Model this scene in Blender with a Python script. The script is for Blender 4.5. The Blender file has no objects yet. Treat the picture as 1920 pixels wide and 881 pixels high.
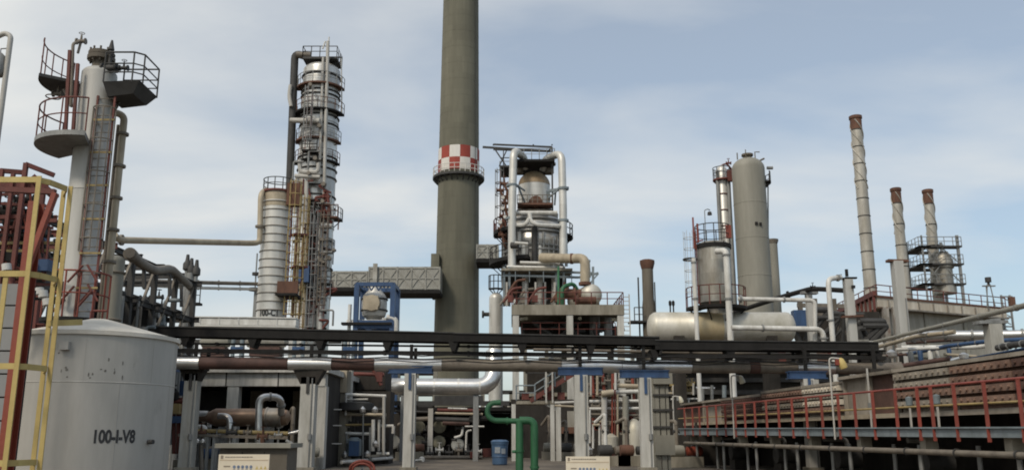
import bpy, bmesh, math, random
from math import sin, cos, pi, radians, atan2, sqrt
from mathutils import Vector
RND = random.Random(11)
sc = bpy.context.scene
COL = sc.collection

# ------------------------------------------------------------------ camera, sky, sun, exposure
FPX, TH, CH = 1677.0, radians(12.59), 1.7
cd = bpy.data.cameras.new('camera'); cam = bpy.data.objects.new('camera', cd); COL.objects.link(cam)
cd.sensor_width = 36.0; cd.lens = 36.0 * FPX / 1920.0; cd.clip_start = 0.1; cd.clip_end = 3000
cam.location = (0, 0, CH); cam.rotation_euler = (pi / 2 + TH, 0, 0)
sc.camera = cam
SUN_EL, SUN_AZ = radians(46), radians(212)          # azimuth clockwise from +Y (north)
world = bpy.data.worlds.new('World'); sc.world = world; world.use_nodes = True
wn, wl = world.node_tree.nodes, world.node_tree.links
bg = wn['Background']; bg.inputs[1].default_value = 0.1
sky = wn.new('ShaderNodeTexSky'); sky.sky_type = 'NISHITA'; sky.sun_disc = False
sky.sun_elevation = SUN_EL; sky.sun_rotation = SUN_AZ; sky.dust_density = 2.0; sky.air_density = 1.0
tcw = wn.new('ShaderNodeTexCoord')
sep = wn.new('ShaderNodeSeparateXYZ'); wl.new(tcw.outputs['Generated'], sep.inputs[0])
def wmath(op, a, b=None):
    n = wn.new('ShaderNodeMath'); n.operation = op
    for i, q in enumerate((a, b)):
        if q is None: continue
        if isinstance(q, (int, float)): n.inputs[i].default_value = q
        else: wl.new(q, n.inputs[i])
    return n.outputs[0]
# clouds lie on a flat layer overhead: direction / (height + a little)
den = wmath('ADD', wmath('ABSOLUTE', sep.outputs[2]), 0.22)
cx = wmath('DIVIDE', sep.outputs[0], den); cy = wmath('DIVIDE', sep.outputs[1], den)
cmb = wn.new('ShaderNodeCombineXYZ'); wl.new(cx, cmb.inputs[0]); wl.new(cy, cmb.inputs[1])
mp = wn.new('ShaderNodeMapping'); wl.new(cmb.outputs[0], mp.inputs[0])
mp.inputs['Location'].default_value = (3.05, 1.4, 0); mp.inputs['Scale'].default_value = (0.75, 1.15, 1)
nz = wn.new('ShaderNodeTexNoise'); nz.inputs['Scale'].default_value = 1.5; nz.inputs['Detail'].default_value = 7
nz.inputs['Roughness'].default_value = 0.5; nz.inputs['Distortion'].default_value = 0.25
wl.new(mp.outputs[0], nz.inputs['Vector'])
# more cloud towards the left of the view (west)
side = wmath('MULTIPLY', sep.outputs[0], -0.24)
cl = wmath('ADD', nz.outputs[0], side)
rmp = wn.new('ShaderNodeValToRGB'); wl.new(cl, rmp.inputs[0])
rmp.color_ramp.elements[0].position = 0.37; rmp.color_ramp.elements[0].color = (0.33, 0.33, 0.33, 1)
rmp.color_ramp.elements[1].position = 0.74; rmp.color_ramp.elements[1].color = (1, 1, 1, 1)
hue = wn.new('ShaderNodeMix'); hue.data_type = 'RGBA'; hue.blend_type = 'MULTIPLY'; hue.inputs[0].default_value = 1
wl.new(sky.outputs[0], hue.inputs[6]); hue.inputs[7].default_value = (0.90, 1.03, 1.05, 1)
mixw = wn.new('ShaderNodeMix'); mixw.data_type = 'RGBA'
wl.new(rmp.outputs[0], mixw.inputs[0]); wl.new(hue.outputs[2], mixw.inputs[6])
mixw.inputs[7].default_value = (6.1, 6.2, 6.1, 1)
wl.new(mixw.outputs[2], bg.inputs[0])
sd = bpy.data.lights.new('sun', 'SUN'); sun = bpy.data.objects.new('sun', sd); COL.objects.link(sun)
sd.energy = 1.5; sd.angle = radians(11); sd.color = (1.0, 0.90, 0.76)
sdir = Vector((sin(SUN_AZ) * cos(SUN_EL), cos(SUN_AZ) * cos(SUN_EL), sin(SUN_EL)))
sun.rotation_euler = (-sdir).to_track_quat('-Z', 'Y').to_euler()
sc.view_settings.view_transform = 'Standard'; sc.view_settings.look = 'None'
sc.view_settings.exposure = 0.36; sc.view_settings.gamma = 1.0
sc.cycles.filter_width = 1.9
sc.cycles.max_bounces = 6; sc.cycles.diffuse_bounces = 3; sc.cycles.glossy_bounces = 3
sc.cycles.caustics_reflective = False; sc.cycles.caustics_refractive = False

# ------------------------------------------------------------------ pixel of the photograph at a known distance -> point in the yard
def _t(py, Y):
    v = (440.5 - py) / FPX
    return Y / (cos(TH) - v * sin(TH)), v
def P(px, py, Y):
    t, v = _t(py, Y)
    return Vector(((px - 960.0) / FPX * t, Y, CH + t * (sin(TH) + v * cos(TH))))
def PX(px, py, Y): return P(px, py, Y).x
def PZ(py, Y): return P(960, py, Y).z
def S(py, Y): return _t(py, Y)[0] / FPX          # metres per pixel there
def YZ(py, z):                                    # distance at which height z shows at row py
    return (z - CH) / (PZ(py, 1.0) - CH)

# ------------------------------------------------------------------ materials
def lin(r, g, b): return tuple(((c / 255.0) / 12.92 if c <= 10 else (((c / 255.0) + .055) / 1.055) ** 2.4) for c in (r, g, b))
RUST = (0.125, 0.048, 0.022)
def wmat(name, c, c2=None, rust=0.0, rough=0.6, metal=0.0, s=1.4, streak=4.0, band=0.0, bandv=0.25, bump=0.15, rustc=RUST, contrast=0.18):
    m = bpy.data.materials.new(name); m.use_nodes = True
    n, l = m.node_tree.nodes, m.node_tree.links
    b = n['Principled BSDF']
    c2 = c2 or tuple(q * 0.62 for q in c)
    tc = n.new('ShaderNodeTexCoord'); oi = n.new('ShaderNodeObjectInfo')
    ml = n.new('ShaderNodeMath'); ml.operation = 'MULTIPLY'; ml.inputs[1].default_value = 37.0; l.new(oi.outputs['Random'], ml.inputs[0])
    ad = n.new('ShaderNodeVectorMath'); l.new(tc.outputs['Object'], ad.inputs[0]); l.new(ml.outputs[0], ad.inputs[1])
    mp = n.new('ShaderNodeMapping'); l.new(ad.outputs[0], mp.inputs[0]); mp.inputs['Scale'].default_value = (s, s, s / streak)
    n1 = n.new('ShaderNodeTexNoise'); n1.inputs['Scale'].default_value = 1.6; n1.inputs['Detail'].default_value = 6; n1.inputs['Roughness'].default_value = .68
    l.new(mp.outputs[0], n1.inputs['Vector'])
    r1 = n.new('ShaderNodeMapRange'); r1.inputs[1].default_value = .5 - contrast; r1.inputs[2].default_value = .5 + contrast; l.new(n1.outputs[0], r1.inputs[0])
    mx = n.new('ShaderNodeMix'); mx.data_type = 'RGBA'; l.new(r1.outputs[0], mx.inputs[0])
    mx.inputs[6].default_value = (*c2, 1); mx.inputs[7].default_value = (*c, 1)
    out = mx.outputs[2]
    if band:
        sp = n.new('ShaderNodeSeparateXYZ'); l.new(tc.outputs['Object'], sp.inputs[0])
        dv = n.new('ShaderNodeMath'); dv.operation = 'DIVIDE'; dv.inputs[1].default_value = band; l.new(sp.outputs[2], dv.inputs[0])
        fl = n.new('ShaderNodeMath'); fl.operation = 'FLOOR'; l.new(dv.outputs[0], fl.inputs[0])
        at = n.new('ShaderNodeMath'); at.operation = 'ARCTAN2'; l.new(sp.outputs[1], at.inputs[0]); l.new(sp.outputs[0], at.inputs[1])
        a2 = n.new('ShaderNodeMath'); a2.operation = 'MULTIPLY'; a2.inputs[1].default_value = 1.27; l.new(at.outputs[0], a2.inputs[0])
        a3 = n.new('ShaderNodeMath'); a3.operation = 'ADD'; l.new(a2.outputs[0], a3.inputs[0])
        a4 = n.new('ShaderNodeMath'); a4.operation = 'MULTIPLY'; a4.inputs[1].default_value = .37; l.new(fl.outputs[0], a4.inputs[0]); l.new(a4.outputs[0], a3.inputs[1])
        af = n.new('ShaderNodeMath'); af.operation = 'FLOOR'; l.new(a3.outputs[0], af.inputs[0])
        cb = n.new('ShaderNodeCombineXYZ'); l.new(fl.outputs[0], cb.inputs[0]); l.new(af.outputs[0], cb.inputs[1])
        wnz = n.new('ShaderNodeTexWhiteNoise'); wnz.noise_dimensions = '2D'; l.new(cb.outputs[0], wnz.inputs['Vector'])
        mr = n.new('ShaderNodeMapRange'); mr.inputs[3].default_value = 1 - bandv; mr.inputs[4].default_value = 1.0; l.new(wnz.outputs[0], mr.inputs[0])
        mm = n.new('ShaderNodeMix'); mm.data_type = 'RGBA'; mm.blend_type = 'MULTIPLY'; mm.inputs[0].default_value = 1
        l.new(out, mm.inputs[6]); l.new(mr.outputs[0], mm.inputs[7]); out = mm.outputs[2]
    mask = None
    if rust > 0:
        mp2 = n.new('ShaderNodeMapping'); l.new(ad.outputs[0], mp2.inputs[0]); mp2.inputs['Scale'].default_value = (s * 1.2, s * 1.2, s * 1.2 / max(1, streak * .6)); mp2.inputs['Location'].default_value = (5, 9, 2)
        n2 = n.new('ShaderNodeTexNoise'); n2.inputs['Scale'].default_value = 1.3; n2.inputs['Detail'].default_value = 9; n2.inputs['Roughness'].default_value = .72
        l.new(mp2.outputs[0], n2.inputs['Vector'])
        r2 = n.new('ShaderNodeMapRange'); th = .74 - .42 * rust; r2.inputs[1].default_value = th; r2.inputs[2].default_value = th + .13; l.new(n2.outputs[0], r2.inputs[0])
        m2 = n.new('ShaderNodeMix'); m2.data_type = 'RGBA'; l.new(r2.outputs[0], m2.inputs[0]); l.new(out, m2.inputs[6]); m2.inputs[7].default_value = (*rustc, 1)
        out = m2.outputs[2]; mask = r2.outputs[0]
    l.new(out, b.inputs['Base Color'])
    if metal > 0:
        if mask is not None:
            mm2 = n.new('ShaderNodeMapRange'); mm2.inputs[3].default_value = metal; mm2.inputs[4].default_value = 0.0; l.new(mask, mm2.inputs[0]); l.new(mm2.outputs[0], b.inputs['Metallic'])
        else: b.inputs['Metallic'].default_value = metal
    rr = n.new('ShaderNodeMapRange'); rr.inputs[3].default_value = min(1, rough + .14); rr.inputs[4].default_value = max(.05, rough - .06); l.new(n1.outputs[0], rr.inputs[0]); l.new(rr.outputs[0], b.inputs['Roughness'])
    if bump:
        n3 = n.new('ShaderNodeTexNoise'); n3.inputs['Scale'].default_value = 7 * s; n3.inputs['Detail'].default_value = 4; l.new(ad.outputs[0], n3.inputs['Vector'])
        bp = n.new('ShaderNodeBump'); bp.inputs['Strength'].default_value = bump; bp.inputs['Distance'].default_value = .03; l.new(n3.outputs[0], bp.inputs['Height']); l.new(bp.outputs[0], b.inputs['Normal'])
    return m
M = {}
M['ground'] = wmat('asphalt_and_concrete_ground', (.175, .145, .11), (.06, .05, .042), s=.4, streak=1, rough=.85, contrast=.13, rust=.2, rustc=(.04, .036, .03))
M['concrete'] = wmat('weathered_concrete', (.46, .45, .41), (.25, .235, .2), s=1.1, streak=6, rough=.85, rust=.2, rustc=(.09, .075, .055))
M['concrete_white'] = wmat('whitewashed_concrete', (.60, .585, .54), (.34, .325, .285), s=1.1, streak=6, rough=.8, rust=.24, rustc=(.20, .175, .14))
M['concrete_old'] = wmat('stained_old_concrete', (.34, .31, .25), (.16, .14, .105), s=.9, streak=5, rough=.9, rust=.22, rustc=(.10, .07, .045))
M['concrete_dark'] = wmat('dark_shade_concrete', (.040, .034, .028), (.018, .015, .012), s=.8, streak=3, rough=.9)  # dark concrete; shade under the racks is put into this colour
M['chimney'] = wmat('green_grey_chimney_concrete', (.192, .182, .135), (.125, .12, .09), s=.28, streak=8, rough=.92, rust=.28, rustc=(.098, .092, .07), band=2.4, bandv=.14, bump=.1)
M['chimney_red'] = wmat('faded_red_band_paint', (.34, .055, .035), (.24, .04, .028), s=.5, rough=.7, rust=.05)
M['chimney_white'] = wmat('faded_white_band_paint', (.74, .71, .66), (.58, .55, .5), s=.5, rough=.7, rust=.08, rustc=(.3, .25, .2))
M['alu'] = wmat('aluminium_cladding', (.66, .65, .62), (.44, .43, .40), s=.8, streak=4, rough=.34, metal=.6, band=.95, bandv=.28, rust=.06, rustc=(.22, .18, .12), bump=.06)
M['alu_bright'] = wmat('bright_banded_cladding', (.80, .78, .73), (.54, .52, .48), s=.7, streak=4, rough=.30, metal=.5, band=1.3, bandv=.3, rust=.12, rustc=(.22, .16, .10), bump=.05)
M['alu_pale'] = wmat('pale_aluminium_cladding', (.74, .72, .67), (.56, .545, .50), s=.8, streak=5, rough=.40, metal=.30, band=1.1, bandv=.16, rust=.05, rustc=(.3, .26, .18), bump=.05)
M['alu_pipe'] = wmat('bright_pipe_cladding', (.72, .71, .69), (.52, .51, .49), s=1.5, streak=1, rough=.28, metal=.85, bump=.05)
M['alu_dirty'] = wmat('dirty_stained_cladding', (.52, .50, .45), (.28, .25, .20), s=.7, streak=4, rough=.42, metal=.55, band=.9, bandv=.3, rust=.28, rustc=(.17, .11, .06), bump=.08)
M['alu_rusty'] = wmat('rust_streaked_cladding', (.50, .47, .42), (.22, .17, .12), s=.7, streak=3, rough=.5, metal=.4, rust=.5, band=.8, bandv=.3)
M['drum_stain'] = wmat('yellow_stained_drum_cladding', (.50, .42, .27), (.36, .28, .16), s=.6, streak=3, rough=.5, metal=.2, rust=.2, rustc=(.26, .17, .09))
M['drum'] = wmat('cream_drum_cladding', (.66, .63, .56), (.42, .39, .31), s=.5, streak=3, rough=.45, metal=.3, rust=.2, rustc=(.27, .19, .10), bump=.04)
M['grey_col'] = wmat('grey_painted_column', (.285, .27, .225), (.205, .195, .16), s=.5, streak=6, rough=.6, rust=.08, rustc=(.12, .1, .075))
M['grey_col_light'] = wmat('light_grey_painted_column', (.50, .49, .455), (.35, .34, .31), s=.6, streak=6, rough=.5, rust=.16, rustc=(.22, .17, .11))
M['tank'] = wmat('grey_tank_paint', (.47, .45, .41), (.325, .31, .275), s=.7, streak=6, rough=.55, rust=.24, rustc=(.27, .255, .22), bump=.06, contrast=.22)
M['worn'] = wmat('worn_grey_patch', (.22, .21, .185), (.14, .13, .11), s=6, streak=1, rough=.8)
M['tank_roof'] = wmat('pale_tank_roof', (.72, .67, .58), (.52, .48, .41), s=.8, streak=1, rough=.7, rust=.08, rustc=(.3, .24, .17))
M['white_paint'] = wmat('white_pipe_paint', (.70, .69, .65), (.42, .40, .36), s=1.2, streak=3, rough=.5, rust=.2, rustc=(.2, .15, .1))
M['tan'] = wmat('tan_pipe_cladding', (.47, .40, .29), (.30, .25, .18), s=.9, streak=2, rough=.55, metal=.15, rust=.1)
M['brown_pipe'] = wmat('red_brown_primer', (.105, .052, .04), (.06, .034, .027), s=1, streak=1, rough=.7, rust=.1)
M['grime_pipe'] = wmat('grime_brown_pipe', (.22, .19, .15), (.12, .10, .08), s=1.2, streak=1, rough=.6, rust=.15)
M['dark'] = wmat('blackened_steel', (.013, .0115, .010), (.007, .006, .0055), s=1.2, streak=2, rough=.85, rust=.15, rustc=(.05, .028, .018))
M['dark_grey'] = wmat('dark_grey_steel', (.055, .053, .05), (.03, .028, .026), s=1.2, streak=2, rough=.65, rust=.12)
M['grey_steel'] = wmat('galvanised_grey_steel', (.30, .30, .29), (.18, .18, .17), s=1.5, streak=3, rough=.5, metal=.3, rust=.1)
M['pale_steel'] = wmat('pale_grey_pole_paint', (.52, .50, .46), (.36, .34, .30), s=1.5, streak=4, rough=.5, rust=.08)
M['red'] = wmat('red_steel_paint', (.27, .055, .03), (.16, .034, .021), s=1.5, streak=3, rough=.55, rust=.16)
M['red_dark'] = wmat('dark_red_steel_paint', (.17, .042, .03), (.085, .027, .02), s=1.3, streak=3, rough=.65, rust=.2)
M['red_rail'] = wmat('orange_red_handrail_paint', (.30, .062, .042), (.17, .042, .03), s=2.0, streak=4, rough=.55, rust=.1)
M['yellow'] = wmat('faded_yellow_paint', (.54, .42, .15), (.40, .29, .10), s=2.2, streak=5, rough=.55, rust=.2, rustc=(.26, .16, .06))
M['yellow_dull'] = wmat('dull_yellow_paint', (.40, .30, .12), (.24, .17, .075), s=1.6, streak=3, rough=.6, rust=.25)
M['blue'] = wmat('blue_steel_paint', (.035, .085, .19), (.022, .05, .115), s=1.5, streak=3, rough=.5, rust=.18, rustc=(.10, .07, .055))
M['blue_grey'] = wmat('blue_grey_beam_paint', (.23, .27, .29), (.14, .165, .175), s=1, streak=1, rough=.55, rust=.14)
M['green'] = wmat('green_pipe_paint', (.033, .145, .06), (.018, .085, .038), s=1.4, streak=4, rough=.5, rust=.12, rustc=(.10, .11, .085))
M['cooler'] = wmat('rusty_cooler_panel', (.26, .165, .12), (.13, .075, .055), s=1, streak=1, rough=.7, rust=.3, rustc=(.085, .036, .024))
M['cooler_grey'] = wmat('grey_brown_cooler_panel', (.34, .30, .245), (.2, .17, .135), s=.9, streak=2, rough=.7, rust=.14)
M['cooler_dark'] = wmat('dark_brown_cooler_panel', (.115, .058, .042), (.055, .03, .022), s=1, streak=1, rough=.75, rust=.2)
M['panel_grey'] = wmat('grey_sheet_panel', (.27, .27, .265), (.21, .21, .205), s=.8, streak=3, rough=.6)
M['duct'] = wmat('grey_duct_cladding', (.38, .37, .33), (.25, .24, .21), s=.8, streak=2, rough=.55, metal=.2, rust=.06)
M['fascia'] = wmat('rust_stained_fascia', (.66, .60, .50), (.42, .36, .28), s=.8, streak=4, rough=.7, rust=.24, rustc=(.16, .065, .035))
M['wall_grey'] = wmat('pale_grey_furnace_wall', (.36, .34, .29), (.22, .2, .165), s=.6, streak=5, rough=.75, rust=.26, rustc=(.2, .16, .11))
M['stack_steel'] = wmat('stained_stack_steel', (.54, .515, .46), (.35, .32, .26), s=.6, streak=3, rough=.5, metal=.2, rust=.20, rustc=(.24, .15, .085), band=2.1, bandv=.22)
M['stack_rust'] = wmat('rusted_stack_top', (.16, .075, .045), (.08, .04, .028), s=.9, streak=3, rough=.8, rust=.3, rustc=(.06, .032, .022))
M['stack_brown'] = wmat('brown_grey_stack', (.155, .135, .105), (.095, .08, .062), s=.6, streak=5, rough=.8, rust=.15)
M['sign'] = wmat('cream_sign_board', (.78, .69, .54), (.66, .58, .45), s=1, streak=1, rough=.5, bump=0)
M['sign_blue'] = wmat('sign_pictogram_blue', (.20, .25, .34), (.12, .16, .24), s=9, streak=1, rough=.5, bump=0)
M['sign_yellow'] = wmat('sign_pictogram_yellow', (.66, .52, .20), (.5, .38, .14), s=9, streak=1, rough=.5, bump=0)
M['sign_ink'] = wmat('sign_ink', (.30, .25, .19), (.22, .18, .14), s=3, streak=1, rough=.6, bump=0)
M['sign_tan'] = wmat('sign_tan_stripe', (.58, .47, .33), (.5, .4, .28), s=3, streak=1, rough=.6, bump=0)
M['ink'] = wmat('black_stencil_ink', (.022, .022, .022), (.05, .05, .05), s=5, streak=1, rough=.6, bump=0)
M['bin_blue'] = wmat('blue_bin_plastic', (.07, .13, .23), (.045, .09, .16), s=2, streak=2, rough=.45, rust=.04)
M['bin_label'] = wmat('pale_bin_sticker', (.33, .36, .38), (.2, .23, .26), s=6, streak=1, rough=.5)
M['gravelly'] = wmat('pale_head_plate', (.78, .72, .6), (.6, .55, .45), s=1.5, streak=2, rough=.6, rust=.14)
M['head_grey'] = wmat('grey_head_plate', (.45, .46, .44), (.32, .33, .31), s=1.5, streak=2, rough=.6, rust=.1)
M['head_olive'] = wmat('olive_head_plate', (.30, .28, .2), (.2, .185, .135), s=1.5, streak=2, rough=.65, rust=.1)
M['dome_tan'] = wmat('rust_tinted_dome', (.44, .36, .24), (.22, .14, .075), s=.6, streak=3, rough=.5, metal=.3, rust=.28, rustc=(.2, .1, .05))
M['insul'] = wmat('brown_copper_vessel_paint', (.30, .20, .13), (.18, .12, .085), s=.8, streak=1, rough=.38, metal=.35, rust=.5, rustc=(.15, .055, .035))
M['lamp_glass'] = wmat('lamp_shade_glass', (.62, .58, .45), (.5, .46, .35), s=3, streak=1, rough=.3, bump=0)

# ------------------------------------------------------------------ mesh builder
WHOLE = {'white_checks', 'red_checks', 'fascia_ribs', 'duct_ribs', 'stiffeners', 'tube_plugs', 'door_gaps', 'joints', 'band_seams', 'rungs', 'walls', 'lattice_braces', 'lugs', 'helical_strakes', 'plate_welds', 'pour_joints', 'small_print', 'lower_print'}
SINGULAR = {'braces': 'brace', 'boxes': 'box', 'red_boxes': 'red_box', 'valves': 'valve'}
class MB:
    def __init__(s): s.v = []; s.f = []; s.marks = []; s.nest = 0
    def mark(s):
        if s.nest == 0: s.marks.append((len(s.v), len(s.f)))
    def open(s): s.mark(); s.nest += 1
    def close(s): s.nest -= 1; return s
    def add(s, vs, fs):
        s.mark(); n = len(s.v); s.v += [tuple(v) for v in vs]; s.f += [tuple(i + n for i in f) for f in fs]; return s
    def box(s, c, d, rz=0.0):
        hx, hy, hz = d[0] / 2, d[1] / 2, d[2] / 2; ca, sa = cos(rz), sin(rz); vs = []
        for z in (-hz, hz):
            for x, y in ((-hx, -hy), (hx, -hy), (hx, hy), (-hx, hy)):
                vs.append((c[0] + x * ca - y * sa, c[1] + x * sa + y * ca, c[2] + z))
        return s.add(vs, [(0, 3, 2, 1), (4, 5, 6, 7), (0, 1, 5, 4), (1, 2, 6, 5), (2, 3, 7, 6), (3, 0, 4, 7)])
    def bx(s, x0, x1, y0, y1, z0, z1):
        return s.box(((x0 + x1) / 2, (y0 + y1) / 2, (z0 + z1) / 2), (abs(x1 - x0), abs(y1 - y0), abs(z1 - z0)))
    def beam(s, a, b, w, h):
        a, b = Vector(a), Vector(b); d = (b - a)
        if d.length < 1e-6: return s
        d.normalize(); up = Vector((0, 0, 1)) if abs(d.z) < .97 else Vector((0, 1, 0))
        r = d.cross(up).normalized(); u = r.cross(d).normalized(); vs = []
        for p in (a, b):
            for x, y in ((-1, -1), (1, -1), (1, 1), (-1, 1)): vs.append(p + r * (x * w / 2) + u * (y * h / 2))
        return s.add(vs, [(0, 3, 2, 1), (4, 5, 6, 7), (0, 1, 5, 4), (1, 2, 6, 5), (2, 3, 7, 6), (3, 0, 4, 7)])
    def ibeam(s, a, b, w, h, t=None):
        s.open(); t = t or h * .13; a, b = Vector(a), Vector(b); z = Vector((0, 0, 1))
        s.beam(a + z * (h / 2 - t / 2), b + z * (h / 2 - t / 2), w, t); s.beam(a - z * (h / 2 - t / 2), b - z * (h / 2 - t / 2), w, t)
        s.beam(a, b, w * .18, h - 2 * t); return s.close()
    def cyl(s, a, b, r, r2=None, seg=14, cap=True):
        return s.tube([a, b], r, seg=seg, cap=cap, r2=r2)
    def tube(s, pts, r, bend=0.0, seg=10, cap=True, r2=None, nb=5):
        s.mark(); pts = [Vector(p) for p in pts]
        if bend > 0 and len(pts) > 2:
            q = [pts[0]]
            for i in range(1, len(pts) - 1):
                a, p, b = pts[i - 1], pts[i], pts[i + 1]
                d1, d2 = (a - p), (b - p); k = min(bend, d1.length * .48, d2.length * .48)
                p1, p2 = p + d1.normalized() * k, p + d2.normalized() * k
                for j in range(nb + 1):
                    t = j / nb; q.append(p1.lerp(p, t).lerp(p.lerp(p2, t), t))
            q.append(pts[-1]); pts = q
        rings = []; prev = None; n0 = len(s.v)
        for i, p in enumerate(pts):
            d = (pts[min(i + 1, len(pts) - 1)] - pts[max(i - 1, 0)])
            if d.length < 1e-9: d = Vector((0, 0, 1))
            d.normalize()
            if prev is None:
                u = d.cross(Vector((0, 0, 1)) if abs(d.z) < .95 else Vector((0, 1, 0))).normalized()
            else:
                u = (prev - d * prev.dot(d)); u = u.normalized() if u.length > 1e-6 else d.orthogonal().normalized()
            w = d.cross(u); prev = u
            rr = r if r2 is None else r + (r2 - r) * i / (len(pts) - 1)
            s.v += [tuple(p + u * (rr * cos(2 * pi * k / seg)) + w * (rr * sin(2 * pi * k / seg))) for k in range(seg)]
        for i in range(len(pts) - 1):
            for k in range(seg):
                a = n0 + i * seg + k; b = n0 + i * seg + (k + 1) % seg
                s.f.append((a, b, b + seg, a + seg))
        if cap:
            s.f.append(tuple(n0 + k for k in range(seg))[::-1]); m = n0 + (len(pts) - 1) * seg; s.f.append(tuple(m + k for k in range(seg)))
        return s
    def lathe(s, prof, c, seg=32, axis='z', dirv=None):
        # prof: (radius, along); axis z up or any direction vector
        s.mark(); d = Vector((0, 0, 1)) if dirv is None else Vector(dirv).normalized()
        u = d.orthogonal().normalized() if dirv is not None else Vector((1, 0, 0)); w = d.cross(u)
        c = Vector(c); n0 = len(s.v)
        for r, z in prof:
            for k in range(seg):
                a = 2 * pi * k / seg; s.v.append(tuple(c + d * z + u * (r * cos(a)) + w * (r * sin(a))))
        for i in range(len(prof) - 1):
            for k in range(seg):
                a = n0 + i * seg + k; b = n0 + i * seg + (k + 1) % seg; s.f.append((a, b, b + seg, a + seg))
        s.f.append(tuple(n0 + k for k in range(seg))[::-1]); m = n0 + (len(prof) - 1) * seg; s.f.append(tuple(m + k for k in range(seg)))
        return s
    def sector(s, c, r0, r1, z0, z1, a0, a1, seg=20):
        s.mark(); n0 = len(s.v)
        for k in range(seg + 1):
            a = a0 + (a1 - a0) * k / seg
            for r, z in ((r0, z0), (r1, z0), (r1, z1), (r0, z1)): s.v.append((c[0] + r * cos(a), c[1] + r * sin(a), z))
        for k in range(seg):
            o = n0 + k * 4
            for j in range(4): s.f.append((o + j, o + (j + 1) % 4, o + 4 + (j + 1) % 4, o + 4 + j))
        s.f.append((n0, n0 + 1, n0 + 2, n0 + 3)); o = n0 + seg * 4; s.f.append((o + 3, o + 2, o + 1, o)); return s
    def ring(s, c, R, r, a0=0, a1=2 * pi, z=None, seg=28, tseg=6):
        z = c[2] if z is None else z
        return s.tube([(c[0] + R * cos(a0 + (a1 - a0) * k / seg), c[1] + R * sin(a0 + (a1 - a0) * k / seg), z) for k in range(seg + 1)], r, seg=tseg)
    def prism(s, poly, d):
        n = len(poly); d = Vector(d); vs = [Vector(p) for p in poly] + [Vector(p) + d for p in poly]
        return s.add(vs, [tuple(range(n))[::-1], tuple(range(n, 2 * n))] + [(i, (i + 1) % n, n + (i + 1) % n, n + i) for i in range(n)])
    def build(s, name, mat, parent=None, loc=None, sharp=38):
        if parent is not None and len(s.marks) > 1 and name.endswith('s') and name not in WHOLE:
            o = None; ends = s.marks[1:] + [(len(s.v), len(s.f))]
            for (v0, f0), (v1, f1) in zip(s.marks, ends):
                q = MB(); q.v = s.v[v0:v1]; q.f = [tuple(i - v0 for i in f) for f in s.f[f0:f1]]
                if q.v: o = q.build(SINGULAR.get(name, name[:-1]), mat, parent, None, sharp)
            return o
        me = bpy.data.meshes.new(name)
        if parent is not None:
            o = parent
            off = Vector((0, 0, 0))
            while o is not None: off = off + o.location; o = o.parent
        else: off = Vector(loc) if loc is not None else s.base()
        me.from_pydata([(v[0] - off.x, v[1] - off.y, v[2] - off.z) for v in s.v], [], s.f)
        bm = bmesh.new(); bm.from_mesh(me); bmesh.ops.recalc_face_normals(bm, faces=bm.faces); bm.to_mesh(me); bm.free()
        for p in me.polygons: p.use_smooth = True
        me.set_sharp_from_angle(angle=radians(sharp))
        me.materials.append(mat if not isinstance(mat, str) else M[mat])
        o = bpy.data.objects.new(name, me); COL.objects.link(o)
        if parent is not None: o.parent = parent
        else: o.location = off
        return o
    def base(s):
        xs, ys, zs = zip(*s.v)
        return Vector(((min(xs) + max(xs)) / 2, (min(ys) + max(ys)) / 2, min(zs)))

def tag(o, label, cat, group=None):
    o['label'] = label; o['category'] = cat
    if group: o['group'] = group
    return o
def thing(name, label, cat, loc=(0, 0, 0), group=None):
    o = bpy.data.objects.new(name, None); o.empty_display_size = .3; COL.objects.link(o); o.location = Vector(loc)
    o['kind'] = 'thing'
    return tag(o, label, cat, group)
def structure(o): o['kind'] = 'structure'; return o
def dup(root, loc, label=None, group=None):
    r = root.copy(); COL.objects.link(r); r.location = Vector(loc)
    if label: r['label'] = label
    if group: r['group'] = group
    for ch in list(root.children):
        c = ch.copy(); COL.objects.link(c); c.parent = r
        for g in list(ch.children):
            d = g.copy(); COL.objects.link(d); d.parent = c
    return r
def single(mb, name, mat, label, cat, group=None, loc=None):
    return tag(mb.build(name, mat, None, loc), label, cat, group)

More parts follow.
